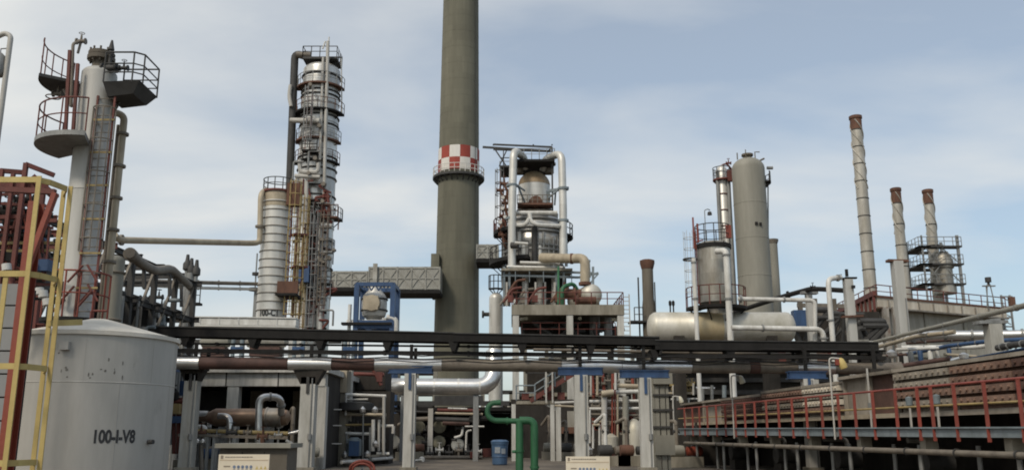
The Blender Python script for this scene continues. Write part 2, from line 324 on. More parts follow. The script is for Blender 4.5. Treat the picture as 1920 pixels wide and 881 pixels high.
# ------------------------------------------------------------------ kit of plant details
def rail_path(mb, pts, h=1.1, step=1.0, r=.028, mids=(.5,), toe=False):
    pts = [Vector(p) for p in pts]; z = Vector((0, 0, 1))
    mb.tube([p + z * h for p in pts], r, seg=6)
    for m in mids: mb.tube([p + z * (h * m) for p in pts], r * .8, seg=6)
    if toe:
        for a, b in zip(pts, pts[1:]): mb.beam(a + z * .08, b + z * .08, .02, .14)
    for a, b in zip(pts, pts[1:]):
        n = max(1, int(round((b - a).length / step)))
        for i in range(n): q = a.lerp(b, i / n); mb.tube([q, q + z * h], r, seg=6)
    mb.tube([pts[-1], pts[-1] + z * h], r, seg=6)
def round_platform(root, c, z, rs, ro, a0, a1, rail='dark_grey', deck='dark', h=1.1, posts=8, r=.03, brackets=True, t=.12, toe=False):
    d = MB(); d.sector(c, rs + .02, ro, z - t, z, a0, a1, 24)
    if brackets:
        for k in range(4):
            a = a0 + (a1 - a0) * (k + .5) / 4; ca, sa = cos(a), sin(a)
            d.beam((c[0] + ro * .95 * ca, c[1] + ro * .95 * sa, z - t), (c[0] + rs * ca, c[1] + rs * sa, z - t - (ro - rs) * .8), .06, .08)
    pl = d.build('platform', deck, root)
    q = MB()
    for m in (1.0, .52): q.ring((c[0], c[1], z + h * m), ro - .04, r if m == 1 else r * .8, a0, a1, seg=24)
    if toe: q.sector(c, ro - .05, ro - .03, z + .01, z + .13, a0, a1, 24)
    for k in range(posts + 1):
        a = a0 + (a1 - a0) * k / posts; x, y = c[0] + (ro - .04) * cos(a), c[1] + (ro - .04) * sin(a); q.tube([(x, y, z), (x, y, z + h)], r, seg=6)
    q.build('handrail', rail, pl)
def caged_ladder(root, x, y, z0, z1, face, rail='red_dark', cage='yellow_dull', rc=.36, cage_from=2.2, r=.03, hoop=1.1):
    # face: angle the climber's back points to
    fx, fy = cos(face), sin(face); tx, ty = -fy, fx; l = MB()
    for q in (-.22, .22): l.beam((x + tx * q, y + ty * q, z0), (x + tx * q, y + ty * q, z1 + 1.0), .07, .05)
    n = int((z1 - z0) / .3)
    for i in range(n + 1):
        z = z0 + .15 + i * .3; l.tube([(x - tx * .22, y - ty * .22, z), (x + tx * .22, y + ty * .22, z)], .015, seg=5)
    root = l.build('ladder', rail, root)
    if cage:
        g = MB(); cx_, cy_ = x + fx * rc, y + fy * rc; z = z0 + cage_from
        while z <= z1 + 1.0:
            g.ring((cx_, cy_, z), rc, r, face - 2.3, face + 2.3, seg=14, tseg=5); z += hoop
        for k in range(5):
            a = face - 1.9 + 3.8 * k / 4; px_, py_ = cx_ + rc * cos(a), cy_ + rc * sin(a); g.tube([(px_, py_, z0 + cage_from), (px_, py_, z1 + 1.0)], r * .8, seg=5)
        g.build('safety_cage', cage, root)
def dome(r, h, z, n=8, top=0.0, up=1):
    return [(max(r * cos(pi / 2 * i / n), .02), z + up * h * sin(pi / 2 * i / n)) for i in range(n + 1)]
def flange(mb, p, d, r, t=.08): 
    d = Vector(d).normalized(); p = Vector(p); mb.cyl(p - d * t / 2, p + d * t / 2, r, seg=14)
def valve(mb, p, s=.3):
    mb.open(); p = Vector(p); z = Vector((0, 0, 1)); x = Vector((1, 0, 0))
    mb.cyl(p - x * s, p + x * s, s * .45, seg=10); flange(mb, p - x * s, x, s * .75, s * .25); flange(mb, p + x * s, x, s * .75, s * .25)
    mb.cyl(p, p + z * s * 1.5, s * .32, s * .2, seg=10); mb.cyl(p + z * s * 1.5, p + z * s * 2.0, s * .1, seg=6); mb.ring((p.x, p.y, p.z + s * 2), s * .6, s * .08, seg=12); mb.close()
def text_mesh(txt, size):
    c = bpy.data.curves.new('lettering', 'FONT'); c.body = txt; c.size = size; c.align_x = 'CENTER'; c.align_y = 'CENTER'; c.offset = size * .04
    o = bpy.data.objects.new('lettering', c); COL.objects.link(o)
    dg = bpy.context.evaluated_depsgraph_get(); me = bpy.data.meshes.new_from_object(o.evaluated_get(dg))
    vs = [v.co.copy() for v in me.vertices]; fs = [tuple(p.vertices) for p in me.polygons]
    bpy.data.objects.remove(o); bpy.data.curves.remove(c); bpy.data.meshes.remove(me)
    return vs, fs
def wrap_text(root, txt, size, c, R, ang, z, sx=.62):
    vs, fs = text_mesh(txt, size); m = MB()
    for k in (0.006,): 
        m.add([(c[0] + (R + k) * cos(ang + v.x * sx / R), c[1] + (R + k) * sin(ang + v.x * sx / R), z + v.y) for v in vs], fs)
    return m.build('lettering', 'ink', root)
pp_ = None
# ================================================================== ground
g = MB(); g.bx(-700, 700, -60, 1500, -.5, 0)
structure(g.build('ground', 'ground', None, (0, 0, 0)))

# ================================================================== left foreground: caged ladder, red post, panels
Yc = 10.0
hz = [PZ(y, Yc) for y in (337, 513, 686, 868)]
xc = PX(76, 337, Yc); xb = PX(128, 354, 10.4); xl = xc - 1.0
t_ = thing('caged_ladder', 'bright yellow caged ladder bars before the big grey tank', 'ladder', (xc, Yc, 0))
m = MB()
def hoop_pts(z): return [(xl, Yc + .55, z), (xl + .1, Yc + .08, z), (xl + .4, Yc, z), (xc - .04, Yc, z), (xc + .05, Yc + .12, z), (xb - .02, Yc + .40, z), (xb - .16, Yc + .62, z)]
for z in hz + [hz[0] + 1.05]:
    if z == hz[0] + 1.05: continue
    pts = hoop_pts(z)
    for a, b in zip(pts, pts[1:]): m.beam(a, b, .02, .066)
m.build('safety_hoops', 'yellow', t_)
m = MB()
for (x, y) in ((xc - .01, Yc - .014), (xb + .012, Yc + .43), (PX(9, 530, Yc), Yc + .01), (xb - .17, Yc + .63)):
    m.beam((x, y, .3 if x < xb - .2 or True else 0), (x, y, hz[0] + (.04 if x != PX(9, 530, Yc) else -1.08)), .054, .016)
m.build('vertical_straps', 'yellow', t_)
m = MB(); a = P(92, 606, 10.6); b = P(152, 604, 11.0); m.beam(a, b, .05, .07); m.build('side_bracket', 'yellow', t_)

Yp = 11.6
t_ = thing('red_support_post', 'thick red steel post behind the yellow ladder', 'post', (PX(40, 640, Yp), Yp, 0))
x0 = PX(45, 580, Yp); m = MB(); m.ibeam((x0, Yp, 0), (x0, Yp, .01), .1, .1)
m = MB(); zt = PZ(380, Yp)
m.bx(x0 - .066, x0 + .066, Yp - .09, Yp - .075, 0, zt); m.bx(x0 - .066, x0 + .066, Yp + .075, Yp + .09, 0, zt); m.bx(x0 - .012, x0 + .012, Yp - .075, Yp + .075, 0, zt); m.build('post', 'red', t_)
m = MB(); m.beam((x0 + .02, Yp - .12, PZ(520, Yp)), P(104, 362, Yp - .1), .065, .08); m.build('brace', 'red', t_)
m = MB(); m.beam(P(-60, 352, Yp), P(104, 360, Yp), .07, .07); m.build('top_beam', 'red_dark', t_)
Yw = 12.4
t_ = thing('panel_wall', 'grey sheet panel wall with dark seams behind the red post', 'wall', (PX(0, 700, Yw), Yw, 0))
xr = PX(38, 640, Yw); zt = PZ(532, Yw); n = 9
m = MB(); m.bx(xr - 2.5, xr - .02, Yw + .06, Yw + .3, 0, zt - .05); m.build('backing', 'dark', t_)
for i in range(n):
    m = MB(); m.bx(xr - 2.5, xr, Yw, Yw + .06, zt - (i + 1) * .315 + .022, zt - i * .315); m.build('sheet_panel', 'panel_grey', t_)

# lamp post at the left edge
t_ = thing('street_lamp', 'pale curved lamp post with a round grey head above the gantry', 'street lamp', (PX(8, 300, 17), 17, 0))
x0 = PX(15, 110, 17); m = MB(); z1 = PZ(64, 17)
m.tube([(x0, 17, 0), (x0, 17, z1 - .05), (x0 - .12, 17, z1 + .02), (x0 - .55, 17, z1 - .2)], .052, bend=.18, seg=10); m.build('pole', 'pale_steel', t_)
m = MB(); m.lathe([(.04, .14), (.10, .08), (.13, -.1), (.15, -.28), (.10, -.36), (.02, -.38)], (x0 - .17, 17, PZ(112, 17)), seg=16); m.build('lamp_head', 'grey_steel', t_)
m = MB(); m.tube([(x0, 17, PZ(91, 17)), (x0 - .17, 17, PZ(92, 17)), (x0 - .17, 17, PZ(104, 17))], .014, seg=6); m.build('lamp_arm', 'grey_steel', t_)

# ================================================================== storage tank
Yt = 21.0; xt = PX(177, 700, Yt); Rt = 145 * S(700, Yt) * .985; zt = PZ(636, Yt - 0)
t_ = thing('storage_tank', 'big light grey cylindrical tank with black stencilled number', 'tank', (xt, Yt, 0))
zs_ = PZ(716, Yt - Rt); m = MB(); m.lathe([(Rt, 0), (Rt, zs_), (Rt + .008, zs_ + .01), (Rt + .008, zs_ + .02), (Rt, zs_ + .03), (Rt, zt), (.05, zt + .01)], (xt, Yt, 0), seg=96); m.build('shell', 'tank', t_)
m = MB(); m.lathe([(Rt + .05, zt - .06), (Rt + .05, zt + .03), (Rt * .97, zt + .05), (.25, zt + Rt * .255), (.2, zt + Rt * .262), (.02, zt + Rt * .265)], (xt, Yt, 0), seg=96); m.build('roof', 'tank_roof', t_)
for k in range(16):
    px_ = RND.uniform(112, 232); py_ = RND.choice((RND.uniform(690, 708), RND.uniform(660, 706))); q = (PX(px_, py_, Yt - Rt * .93) - xt) / Rt; a_ = -math.acos(max(-.95, min(.95, q))); z = PZ(py_, Yt - Rt * .95); w_, h_ = RND.uniform(.012, .035), RND.uniform(.03, .12)
    n_ = 7; m = MB(); m.add([(xt + (Rt + .004) * cos(a_ + w_ / Rt * cos(2 * pi * i / n_) * RND.uniform(.5, 1.1)), Yt + (Rt + .004) * sin(a_ + w_ / Rt * cos(2 * pi * i / n_) * RND.uniform(.5, 1.1)), z + h_ / 2 * sin(2 * pi * i / n_) * RND.uniform(.5, 1.2)) for i in range(n_)], [tuple(range(n_))]); m.build('worn_patch', 'worn', t_)
m = MB()
for k in range(9): a_ = -pi + k * .42 + .2; m.sector((xt, Yt), Rt - .01, Rt + .004, (0 if k % 2 else zs_), (zs_ if k % 2 else zt - .06), a_, a_ + .012 / Rt, 1)
m.build('plate_welds', 'tank', t_)
ang = atan2(-1, (PX(206, 818, Yt) - xt) / Rt * 1.0) 
sx_ = (PX(201, 818, Yt - Rt * .95) - xt) / Rt; ang = -math.acos(max(-1, min(1, sx_)))
wrap_text(t_, '100-I-V8', .37, (xt, Yt), Rt, ang, PZ(819, Yt - Rt * .95), .70)
sx_ = (PX(131, 648, Yt - Rt * .9) - xt) / Rt; a_ = -math.acos(max(-1, min(.93, sx_)))
m = MB(); m.box((xt + (Rt + .06) * cos(a_), Yt + (Rt + .06) * sin(a_), PZ(648, Yt - Rt)), (.19, .12, .18), a_ + pi / 2); m.build('nozzle_box', 'tank', t_)
sx_ = (PX(292, 828, Yt - Rt * .6) - xt) / Rt; a_ = -math.acos(max(-1, min(.93, sx_)))
m = MB(); p = Vector((xt + Rt * cos(a_), Yt + Rt * sin(a_), PZ(828, Yt - Rt * .6))); m.cyl(p, p + Vector((cos(a_), sin(a_), 0)) * .14, .05); m.build('nozzle', 'dark_grey', t_)

# ================================================================== left distillation column
Yl = 27.0; xl = PX(159, 400, Yl); rl = 32 * S(400, Yl); zt = PZ(142, Yl)
t_ = thing('column', 'light grey column with round railed platforms standing behind the tank', 'column', (xl, Yl, 0))
m = MB(); m.lathe([(rl, 0)] + [(rl, zt * .33), (rl + .015, zt * .33 + .01), (rl, zt * .33 + .03), (rl, zt * .7), (rl + .015, zt * .7 + .01), (rl, zt * .7 + .03)] + dome(rl, rl * .5, zt), (xl, Yl, 0), seg=40); m.build('shell', 'grey_col_light', t_)
m = MB(); zz = zt + rl * .5
m.cyl((xl, Yl, zz - .1), (xl, Yl, zz + .28), .26, seg=18); flange(m, (xl, Yl, zz + .3), (0, 0, 1), .42, .14); flange(m, (xl, Yl, zz + .45), (0, 0, 1), .40, .12)
for k in range(10): a = 2 * pi * k / 10; m.cyl((xl + .34 * cos(a), Yl + .34 * sin(a), zz + .15), (xl + .34 * cos(a), Yl + .34 * sin(a), zz + .62), .035, seg=6)
m.build('top_nozzle', 'stack_brown', t_)
m = MB(); p = P(205, 128, Yl - .3); valve(m, p, .22); m.tube([p, p + Vector((0, 0, .62))], .06); m.cyl(p + Vector((0, 0, .62)), p + Vector((0, 0, .95)), .10, .03)
p2 = P(232, 128, Yl - .3); m.tube([p, p2], .05); valve(m, p2, .13); m.build('relief_valve', 'dark_grey', t_)
m = MB(); p = P(152, 78, Yl - .2); valve(m, p, .14); m.tube([P(133, 200, Yl - .5), P(137, 82, Yl - .5), p], .05, bend=.1); m.tube([P(146, 100, Yl - .3), p], .04); m.build('vent_pipe', 'grime_pipe', t_)
z_up = PZ(160, Yl); z_rt = PZ(182, Yl); z_lo = PZ(275, Yl)
_ = (159 + 20 - 75) * S(160, Yl) ; cX = xl
round_platform(t_, (xl, Yl), z_up, rl, 100 * S(160, Yl), pi * .80, pi * 1.20, 'red_dark', 'dark_grey', h=68 * S(130, Yl), posts=5, r=.022, brackets=False, t=.1)
m = MB(); p = P(100, 182, Yl - .2); m.ring((p.x, p.y, p.z), .22, .02, seg=14); valve(m, P(108, 176, Yl - .2), .14); m.tube([P(120, 168, Yl - .3), P(135, 200, Yl - .4)], .05); m.build('hanging_valve', 'grime_pipe', t_)
xr0, xr1 = PX(219, 160, Yl), PX(280, 160, Yl); zr1 = PZ(170, Yl); hR = 58 * S(140, Yl)
m = MB(); m.add([(xr0 - .1, Yl - .75, zr1), (xr1, Yl - .75, zr1 + .05), (xr1, Yl + .7, zr1 + .05), (xr0 - .1, Yl + .7, zr1), (xr0, Yl - .55, zr1 - .42), (xr1 - .25, Yl - .55, zr1 - .32), (xr1 - .25, Yl + .5, zr1 - .32), (xr0, Yl + .5, zr1 - .42)], [(0, 1, 2, 3), (7, 6, 5, 4), (0, 4, 5, 1), (1, 5, 6, 2), (2, 6, 7, 3), (3, 7, 4, 0)]); m.beam((xr1 - .9, Yl, zr1 - .35), (xl + rl * .8, Yl, zr1 - 1.0), .09, .09); pl_ = m.build('basket_platform', 'dark_grey', t_)
m = MB(); rail_path(m, [(xr0 - .1, Yl - .72, zr1), (xr1 - .25, Yl - .72, zr1), (xr1, Yl - .5, zr1), (xr1, Yl + .65, zr1), (xr0 - .1, Yl + .65, zr1)], hR, .8, .028, (.33, .62)); m.build('handrail', 'dark_grey', pl_)
round_platform(t_, (xl, Yl), z_lo, rl, 96 * S(275, Yl), pi * .84, pi * 1.60, 'red_dark', 'grey_steel', h=62 * S(240, Yl), posts=5, r=.025, t=.15, brackets=False)
zb = PZ(600, Yl); round_platform(t_, (xl, Yl), zb, rl, 60 * S(600, Yl), -pi * .75, pi * .1, 'red', 'dark', h=85 * S(560, Yl), posts=6)
m = MB()
for px0, py0, px1, py1 in ((131, 95, 122, 262), (146, 120, 136, 262)): m.beam(P(px0, py0, Yl - .75), P(px1, py1, Yl - .75), .09, .09)
m.build('red_uprights', 'red_dark', t_)
# grey caged ladder up the right-front of the shell
a_ = -.62; lx, ly = xl + (rl + .12) * cos(a_), Yl + (rl + .12) * sin(a_)
m = MB(); 
for q in (-.27, .27):
    m.beam((lx + q * 1.0, ly - .1, zb), (lx + q * 1.0, ly - .1, PZ(190, Yl)), .06, .05)
m.build('ladder_stiles', 'red_dark', t_)
m = MB()
for i in range(int((PZ(190, Yl) - zb) / .28)): m.tube([(lx - .26, ly - .1, zb + .2 + i * .28), (lx + .26, ly - .1, zb + .2 + i * .28)], .016, seg=5)
for i in range(1, 7):
    z = zb + .3 + i * (PZ(215, Yl) - zb - .3) / 6; m.ring((lx, ly - .1, z), .34, .022, -pi, 0, seg=12, tseg=5)
for k in range(6): a = -pi + pi * k / 5; m.tube([(lx + .34 * cos(a), ly - .1 + .34 * sin(a), zb + 2), (lx + .34 * cos(a), ly - .1 + .34 * sin(a), PZ(215, Yl))], .022, seg=5)
m.build('safety_cage', 'grime_pipe', t_)
m = MB()
for i in range(6):
    z = zb + .9 + i * (PZ(230, Yl) - zb - 1) / 5; m.beam((lx - .3, ly - .16, z), (lx + .36, ly - .16, z), .03, .06)
m.build('yellow_bars', 'yellow_dull', t_)
m = MB()
for i in range(14):
    a = -2.4 + i * .06; p = P(118 + RND.uniform(-6, 70), RND.uniform(520, 598), Yl - 1.0 + RND.uniform(0, .6)); q = p + Vector((RND.choice((.4, 0, -.35)), 0, RND.choice((0, .5, -.45))))
    m.tube([p, q], .035, seg=6)
m.build('small_piping', 'red_dark', t_)
# slim pipe beside it
t_ = thing('vertical_pipe', 'slim grey pipe with a bent top beside the light grey railed column', 'pipe', (PX(215, 400, 28), 28, 0))
x0 = PX(215, 400, 28.2); m = MB(); m.tube([(x0, 28.2, 0), (x0, 28.2, PZ(217, 28.2)), (x0 - .35, 28.0, PZ(213, 28.2)), (x0 - .5, 28, PZ(250, 28.2))], .115, bend=.22, seg=14); pp_ = m.build('pipe', 'tan', t_)
x1 = PX(206, 400, 28.4); m = MB(); m.tube([(x1, 28.4, 0), (x1, 28.4, PZ(235, 28.4))], .07, seg=10)
for i in range(5): p = P(211 - i * 4, 250 + i * 60, 28.1); flange(m, (x0, 28.2, p.z), (0, 0, 1), .2, .08)
m.build('flanges', 'grime_pipe', pp_ if pp_ and pp_.parent == t_ else t_)
t_ = thing('vertical_drum', 'dull grey drum with a rounded top standing behind the tank', 'drum', (PX(210, 550, 30), 30, 0))
x0 = PX(212, 550, 30); m = MB(); zz = PZ(490, 30); r_ = 16 * S(550, 30); m.lathe([(r_, 0), (r_, zz)] + dome(r_, r_ * .7, zz), (x0, 30, 0), seg=24); m.build('shell', 'grey_col', t_)
m = MB(); m.ring((x0, 30, zz - .4), r_ + .03, .04); m.ring((x0, 30, zz - 2.0), r_ + .03, .04); m.build('stiffening_rings', 'grime_pipe', t_)

# ================================================================== left red pipe rack running away from us
A = Vector((PX(96, 330, 31), 31.0, 0)); B = Vector((PX(362, 560, 45), 45.0, 0)); dR = (B - A); out = Vector((-dR.y, dR.x, 0)).normalized()
zr = 9.2
t_ = thing('pipe_rack', 'rusty red steel pipe rack running away behind the light grey railed column', 'pipe rack', A)
N = 7
for i in range(N):
    p = A + dR * (i / (N - 1)); 
    for k, w in enumerate((0, 3.4)):
        q = p + out * w; m = MB(); h = zr + (.6 if k else 0)
        m.beam(q, q + Vector((0, 0, h)), .22, .22); m.build('rack_post', 'red_dark' if i < 3 else 'dark_grey', t_)
    m = MB()
    for z in (zr * .58, zr * .8, zr): m.ibeam(p + Vector((0, 0, z)) - out * .4, p + out * 3.8 + Vector((0, 0, z)), .16, .26)
    m.build('cross_beam', 'red_dark' if i < 3 else 'dark_grey', t_)
m = MB()
for z in (zr * .58, zr * .8, zr):
    m.ibeam(A + Vector((0, 0, z)), B + Vector((0, 0, z)), .16, .24); m.ibeam(A + out * 3.4 + Vector((0, 0, z)), B + out * 3.4 + Vector((0, 0, z)), .16, .24)
m.build('side_beams', 'dark_grey', t_)
m = MB()
for i in range(N - 1):
    p = A + dR * (i / (N - 1)); q = A + dR * ((i + 1) / (N - 1)); m.beam(p + Vector((0, 0, zr * .58)), q + Vector((0, 0, zr)), .1, .1)
m.build('braces', 'grime_pipe', t_)
m = MB()
for w, z, r in ((.5, .58, .14), (1.0, .58, .2), (1.7, .58, .12), (2.4, .58, .25), (3.0, .58, .12), (.6, .8, .18), (1.3, .8, .12), (2.0, .8, .22), (2.8, .8, .14)):
    o_ = out * w + Vector((0, 0, zr * z + .12 + r)); m.tube([A - dR * .04 + o_, B + o_], r, seg=10)
m.build('pipe_run', 'dark_grey', t_)
m = MB()
for i in range(26):
    f_ = RND.random(); p = A + dR * f_ + out * RND.uniform(-.1, 2.5); z = RND.choice((.62, .84, 1.02)) * zr; valve(m, p + Vector((0, 0, z + .2)), RND.uniform(.14, .26))
m.build('valves', 'dark_grey', t_)
m = MB(); 
for i in range(8):
    f_ = .1 + .11 * i; p = A + dR * f_ - out * .15; m.tube([p + Vector((0, 0, RND.uniform(.5, 2))), p + Vector((0, 0, zr * RND.choice((.58, .8))))], RND.uniform(.05, .13), seg=8)
m.build('risers', 'grey_steel', t_)
m = MB(); 
for i in range(6):
    f_ = .42 + .1 * i; p = A + dR * f_ - out * .3; m.box(p + Vector((0, 0, 4.5 + RND.uniform(-.8, 1.2))), (.5, .5, .7))
m.build('blue_motors', 'blue', t_)
m = MB(); 
for f0, f1 in ((.35, .97),):
    a = A + dR * f0 + out * 1.7; b = A + dR * f1 + out * 1.7; m.prism([a + out * 1.5, a - out * 1.5, b - out * 1.5, b + out * 1.5], (0, 0, .1)); 
    for v in m.v: pass
m2 = MB(); m2.v = [(v[0], v[1], v[2] + zr * .56) for v in m.v]; m2.f = m.f; m2.build('deck_plates', 'dark', t_)
m = MB(); a = A + dR * .30 + out * 1.1; b = A + dR * .98 + out * 1.1; m.prism([a, b, b + out * .15, a + out * .15], (0, 0, zr * .86)); m.build('wind_panel', 'dark', t_)  # dark backdrop panel added to make the open rack read dark
for i in range(22):
    f_ = RND.uniform(.34, .97); p = A + dR * f_ + out * RND.uniform(-.45, .6); z0 = RND.uniform(3.2, 5); z1 = z0 + RND.uniform(1.0, 3.2); m = MB(); m.tube([p + Vector((0, 0, z0)), p + Vector((0, 0, z1)), p + Vector((RND.uniform(-.3, .9), 0, z1))], RND.uniform(.05, .15), bend=.2, seg=8); m.build('branch_pipe', RND.choice(['grey_steel', 'dark_grey', 'red_dark', 'grime_pipe', 'white_paint', 'stack_rust', 'blue_grey']), t_)
# red sloping gantry frames at the far left edge (above the ladder)
t_ = thing('gantry_frame', 'dark red sloping gantry frame above the grey sheet panels', 'gantry', P(50, 480, 18) - Vector((0, 0, PZ(480, 18))))
for (x0, y0, x1, y1, w) in ((49, 306, 30, 560, .15), (25, 326, 2, 560, .13), (4, 318, -22, 560, .15), (82, 352, 40, 600, .15)):
    m = MB(); p0, p1 = P(x0, y0, 18), P(x1, y1, 18); w *= .55; m.beam((p0.x, p0.y, 0), (p0.x, p0.y, p0.z), w, w); m.build('frame_post', 'red_dark', t_)
for (x0, y0, x1, y1, w) in ((48, 308, 102, 329, .10), (0, 320, 50, 324, .1), (60, 332, 106, 372, .16), (0, 345, 90, 350, .12), (-20, 408, 70, 405, .09), (-20, 475, 60, 490, .2)):
    m = MB(); m.beam(P(x0, y0, 18), P(x1, y1, 18.2), w * .8, w * .9); m.build('frame_beam', 'red_dark' if w < .2 else 'dark', t_)
for k in range(14):
    y = 366 + k * 15; m = MB(); m.beam(P(-10, y, 18.3), P(100, y + RND.uniform(-8, 8), 18.6), .05, .06); m.build('lattice_bar', RND.choice(['red_dark', 'dark', 'yellow_dull', 'red_dark']), t_)
for k in range(12):
    x = -6 + k * 9; y_ = RND.uniform(360, 440); m = MB(); m.beam(P(x, y_, 18.4), P(x + RND.uniform(-24, 24), y_ + RND.uniform(60, 110), 18.5), .035, .045); m.build('diagonal_brace', RND.choice(['red', 'red_dark', 'dark']), t_)
for k in range(10):
    p = P(RND.uniform(-5, 92), RND.uniform(380, 540), 19); m = MB(); m.box(p, (RND.uniform(.15, .4), .3, RND.uniform(.2, .7))); m.build('equipment_box', RND.choice(['dark', 'dark_grey', 'blue', 'dark', 'grime_pipe']), t_)
m = MB()
for i in range(12): p = P(RND.uniform(-5, 95), RND.uniform(370, 560), 18.6); valve(m, p, RND.uniform(.1, .2)); m.tube([p, p + Vector((RND.uniform(-.3, .3), .2, RND.uniform(-.9, .9)))], .05, seg=6)
m.build('frame_piping', 'dark_grey', t_)
m = MB(); m.box(P(85, 498, 18.4), (.22, .2, .24)); m.box(P(58, 452, 18.4), (.1, .1, .8)); m.build('blue_box', 'blue', t_)
m = MB()
for x, y in ((73, 540), (80, 545), (12, 495), (88, 560)): m.cyl(P(x, y, 17.8), P(x + 1, y + 12, 17.8), .09)
m.build('pale_fittings', 'white_paint', t_)

# ================================================================== pipes crossing the sky on the left
t_ = thing('overhead_pipe', 'long tan pipe crossing the sky to the silver banded column', 'pipe', P(350, 452, 60))
m = MB(); r = 5 * S(450, 60); m.tube([P(214, 440, 48), P(222, 450, 49), P(470, 456, 60.5), P(487, 455, 61), P(489, 362, 61), P(500, 356, 62)], r * 1.05, bend=.7, seg=12); pp_ = m.build('pipe', 'tan', t_)
m = MB(); flange(m, P(487, 425, 61), (0, 0, 1), r * 1.7, .15); flange(m, P(228, 450, 49.2), (1, .04, 0), r * 1.7, .15); m.build('flanges', 'grime_pipe', pp_ if pp_ and pp_.parent == t_ else t_)
for nm, yy, mt, lb in ((0, 529, 'grime_pipe', 'upper brown pipe of the pair crossing low behind the banded column'), (1, 539, 'alu_pale', 'lower pale pipe of the pair crossing low behind the banded column')):
    t_ = thing('horizontal_pipe', lb, 'pipe', P(420, yy, 58), 'pair of low pipes meeting the banded column')
    m = MB(); r = (3.6 if nm == 0 else 2.8) * S(530, 60); m.tube([P(200 + 80 * nm, yy - 4, 50), P(350, yy, 56), P(520, yy + 4, 64)], r, seg=10); pp_ = m.build('pipe', mt, t_)
    m = MB(); 
    for x in (372, 410, 450): flange(m, P(x, yy + (x - 350) * .022, 56 + (x - 350) / 21.2), (1, .3, 0), r * 1.35, .1)
    m.build('clamps', 'dark_grey', pp_ if pp_ and pp_.parent == t_ else t_)
# thick sloping duct on the rack
t_ = thing('sloping_duct', 'thick brown-grey pipe sloping down along the top of the red rack', 'pipe', P(260, 490, 32))
m = MB(); r = 9 * S(500, 33)
m.tube([P(243, 474, 30), P(262, 492, 32), P(290, 508, 35), P(320, 503, 38), P(350, 530, 43), P(358, 540, 46)], r, bend=1.0, seg=12); pp_ = m.build('pipe', 'grime_pipe', t_)
m = MB(); flange(m, P(246, 478, 30.4), P(262, 492, 32) - P(243, 474, 30), r * 1.25, .5); m.build('end_flange', 'grime_pipe', pp_ if pp_ and pp_.parent == t_ else t_)
m = MB()
for x, y, Y in ((270, 500, 33), (318, 515, 38), (340, 535, 42)): m.beam(P(x, y, Y), P(x, y + 40, Y), .12, .12)
m.build('supports', 'dark_grey', t_)
# group of slim posts at the rack end
for x, y0, lb in ((346, 505, 'tallest dark-headed vent post where the red rack ends'), (354, 512, 'thick middle vent post where the red rack ends'), (364, 515, 'slim dark-topped vent post nearest the low pair of pipes')):
    Yk = 47; t_ = thing('vent_post', lb, 'vent', (PX(x, 560, Yk), Yk, 0)); m = MB(); z1 = PZ(y0, Yk); xx = PX(x, 560, Yk)
    m.cyl((xx, Yk, 0), (xx, Yk, z1), .11 if x != 354 else .22, seg=10); m.build('post', 'grey_steel', t_)
    m = MB(); m.lathe([(.1, 0), (.22, .1), (.22, .4), (.12, .55), (.08, .9), (.02, .92)], (xx, Yk, z1 - .1), seg=12); m.build('vent_head', 'dark_grey', t_)
t_ = thing('ladder_bracket', 'small dark railed platform hung on the vent posts', 'platform', P(368, 570, 47)); m = MB(); m.box(P(366, 570, 46.9), (.6, .5, .12)); m.build('deck', 'dark', t_); m = MB(); rail_path(m, [P(357, 569, 46.7), P(374, 569, 46.7)], .9, .3); m.build('handrail', 'dark_grey', t_)
# pale trough under the banded column
t_ = thing('pale_duct', 'pale horizontal duct lying under the silver banded column', 'duct', P(450, 610, 54))
m = MB(); a, b = P(344, 603, 54), P(558, 606, 54); m.beam(a, b, .9, 12 * S(603, 54)); m.build('duct', 'white_paint', t_)
m = MB(); m.beam(a + Vector((0, -.02, .26)), b + Vector((0, -.02, .26)), 1.0, .06); m.beam(a + Vector((0, -.02, -.26)), b + Vector((0, -.02, -.26)), 1.0, .08)
for i in range(1, 6): p = a.lerp(b, i / 6); m.beam(p + Vector((-.03, -.03, 0)), p + Vector((.03, -.03, 0)), .92, .42)
m.build('duct_ribs', 'alu_pale', t_)
# ================================================================== silver banded column
Y_ = 62.0; x0 = PX(515, 480, Y_); r = 27 * S(480, Y_); zt = PZ(368, Y_)
t_ = thing('column', 'silver banded column with a small ringed platform on top', 'column', (x0, Y_, 0))
prof = [(r, 0)]; nb = 15; zb0 = PZ(600, Y_)
for i in range(nb):
    z = zb0 + (zt - zb0) * i / nb; prof += [(r, z), (r + .035, z + .01), (r + .035, z + .12), (r, z + .13)]
prof += dome(r, r * .35, zt)
m = MB(); m.lathe(prof, (x0, Y_, 0), seg=40); m.build('shell', 'alu_pale', t_)
m = MB()
for i in range(nb): m.ring((x0, Y_, zb0 + (zt - zb0) * i / nb + .02), r + .03, .035, seg=36)
m.build('band_seams', 'grime_pipe', t_)
m = MB(); m.lathe([(r + .015, zt - .9), (r + .02, zt - .45), (r + .02, zt + .02), (r * .8, zt + .3)], (x0, Y_, 0), seg=40); m.build('rust_cap', 'tan', t_)
round_platform(t_, (x0, Y_), PZ(360, Y_), r * .9, 29 * S(360, Y_), 0, 2 * pi, 'dark_grey', 'red_dark', h=22 * S(350, Y_), posts=12, r=.035)
wrap_text(t_, '100-C1', .62, (x0, Y_), r + .03, -pi / 2 + .08, PZ(590, Y_), .75)
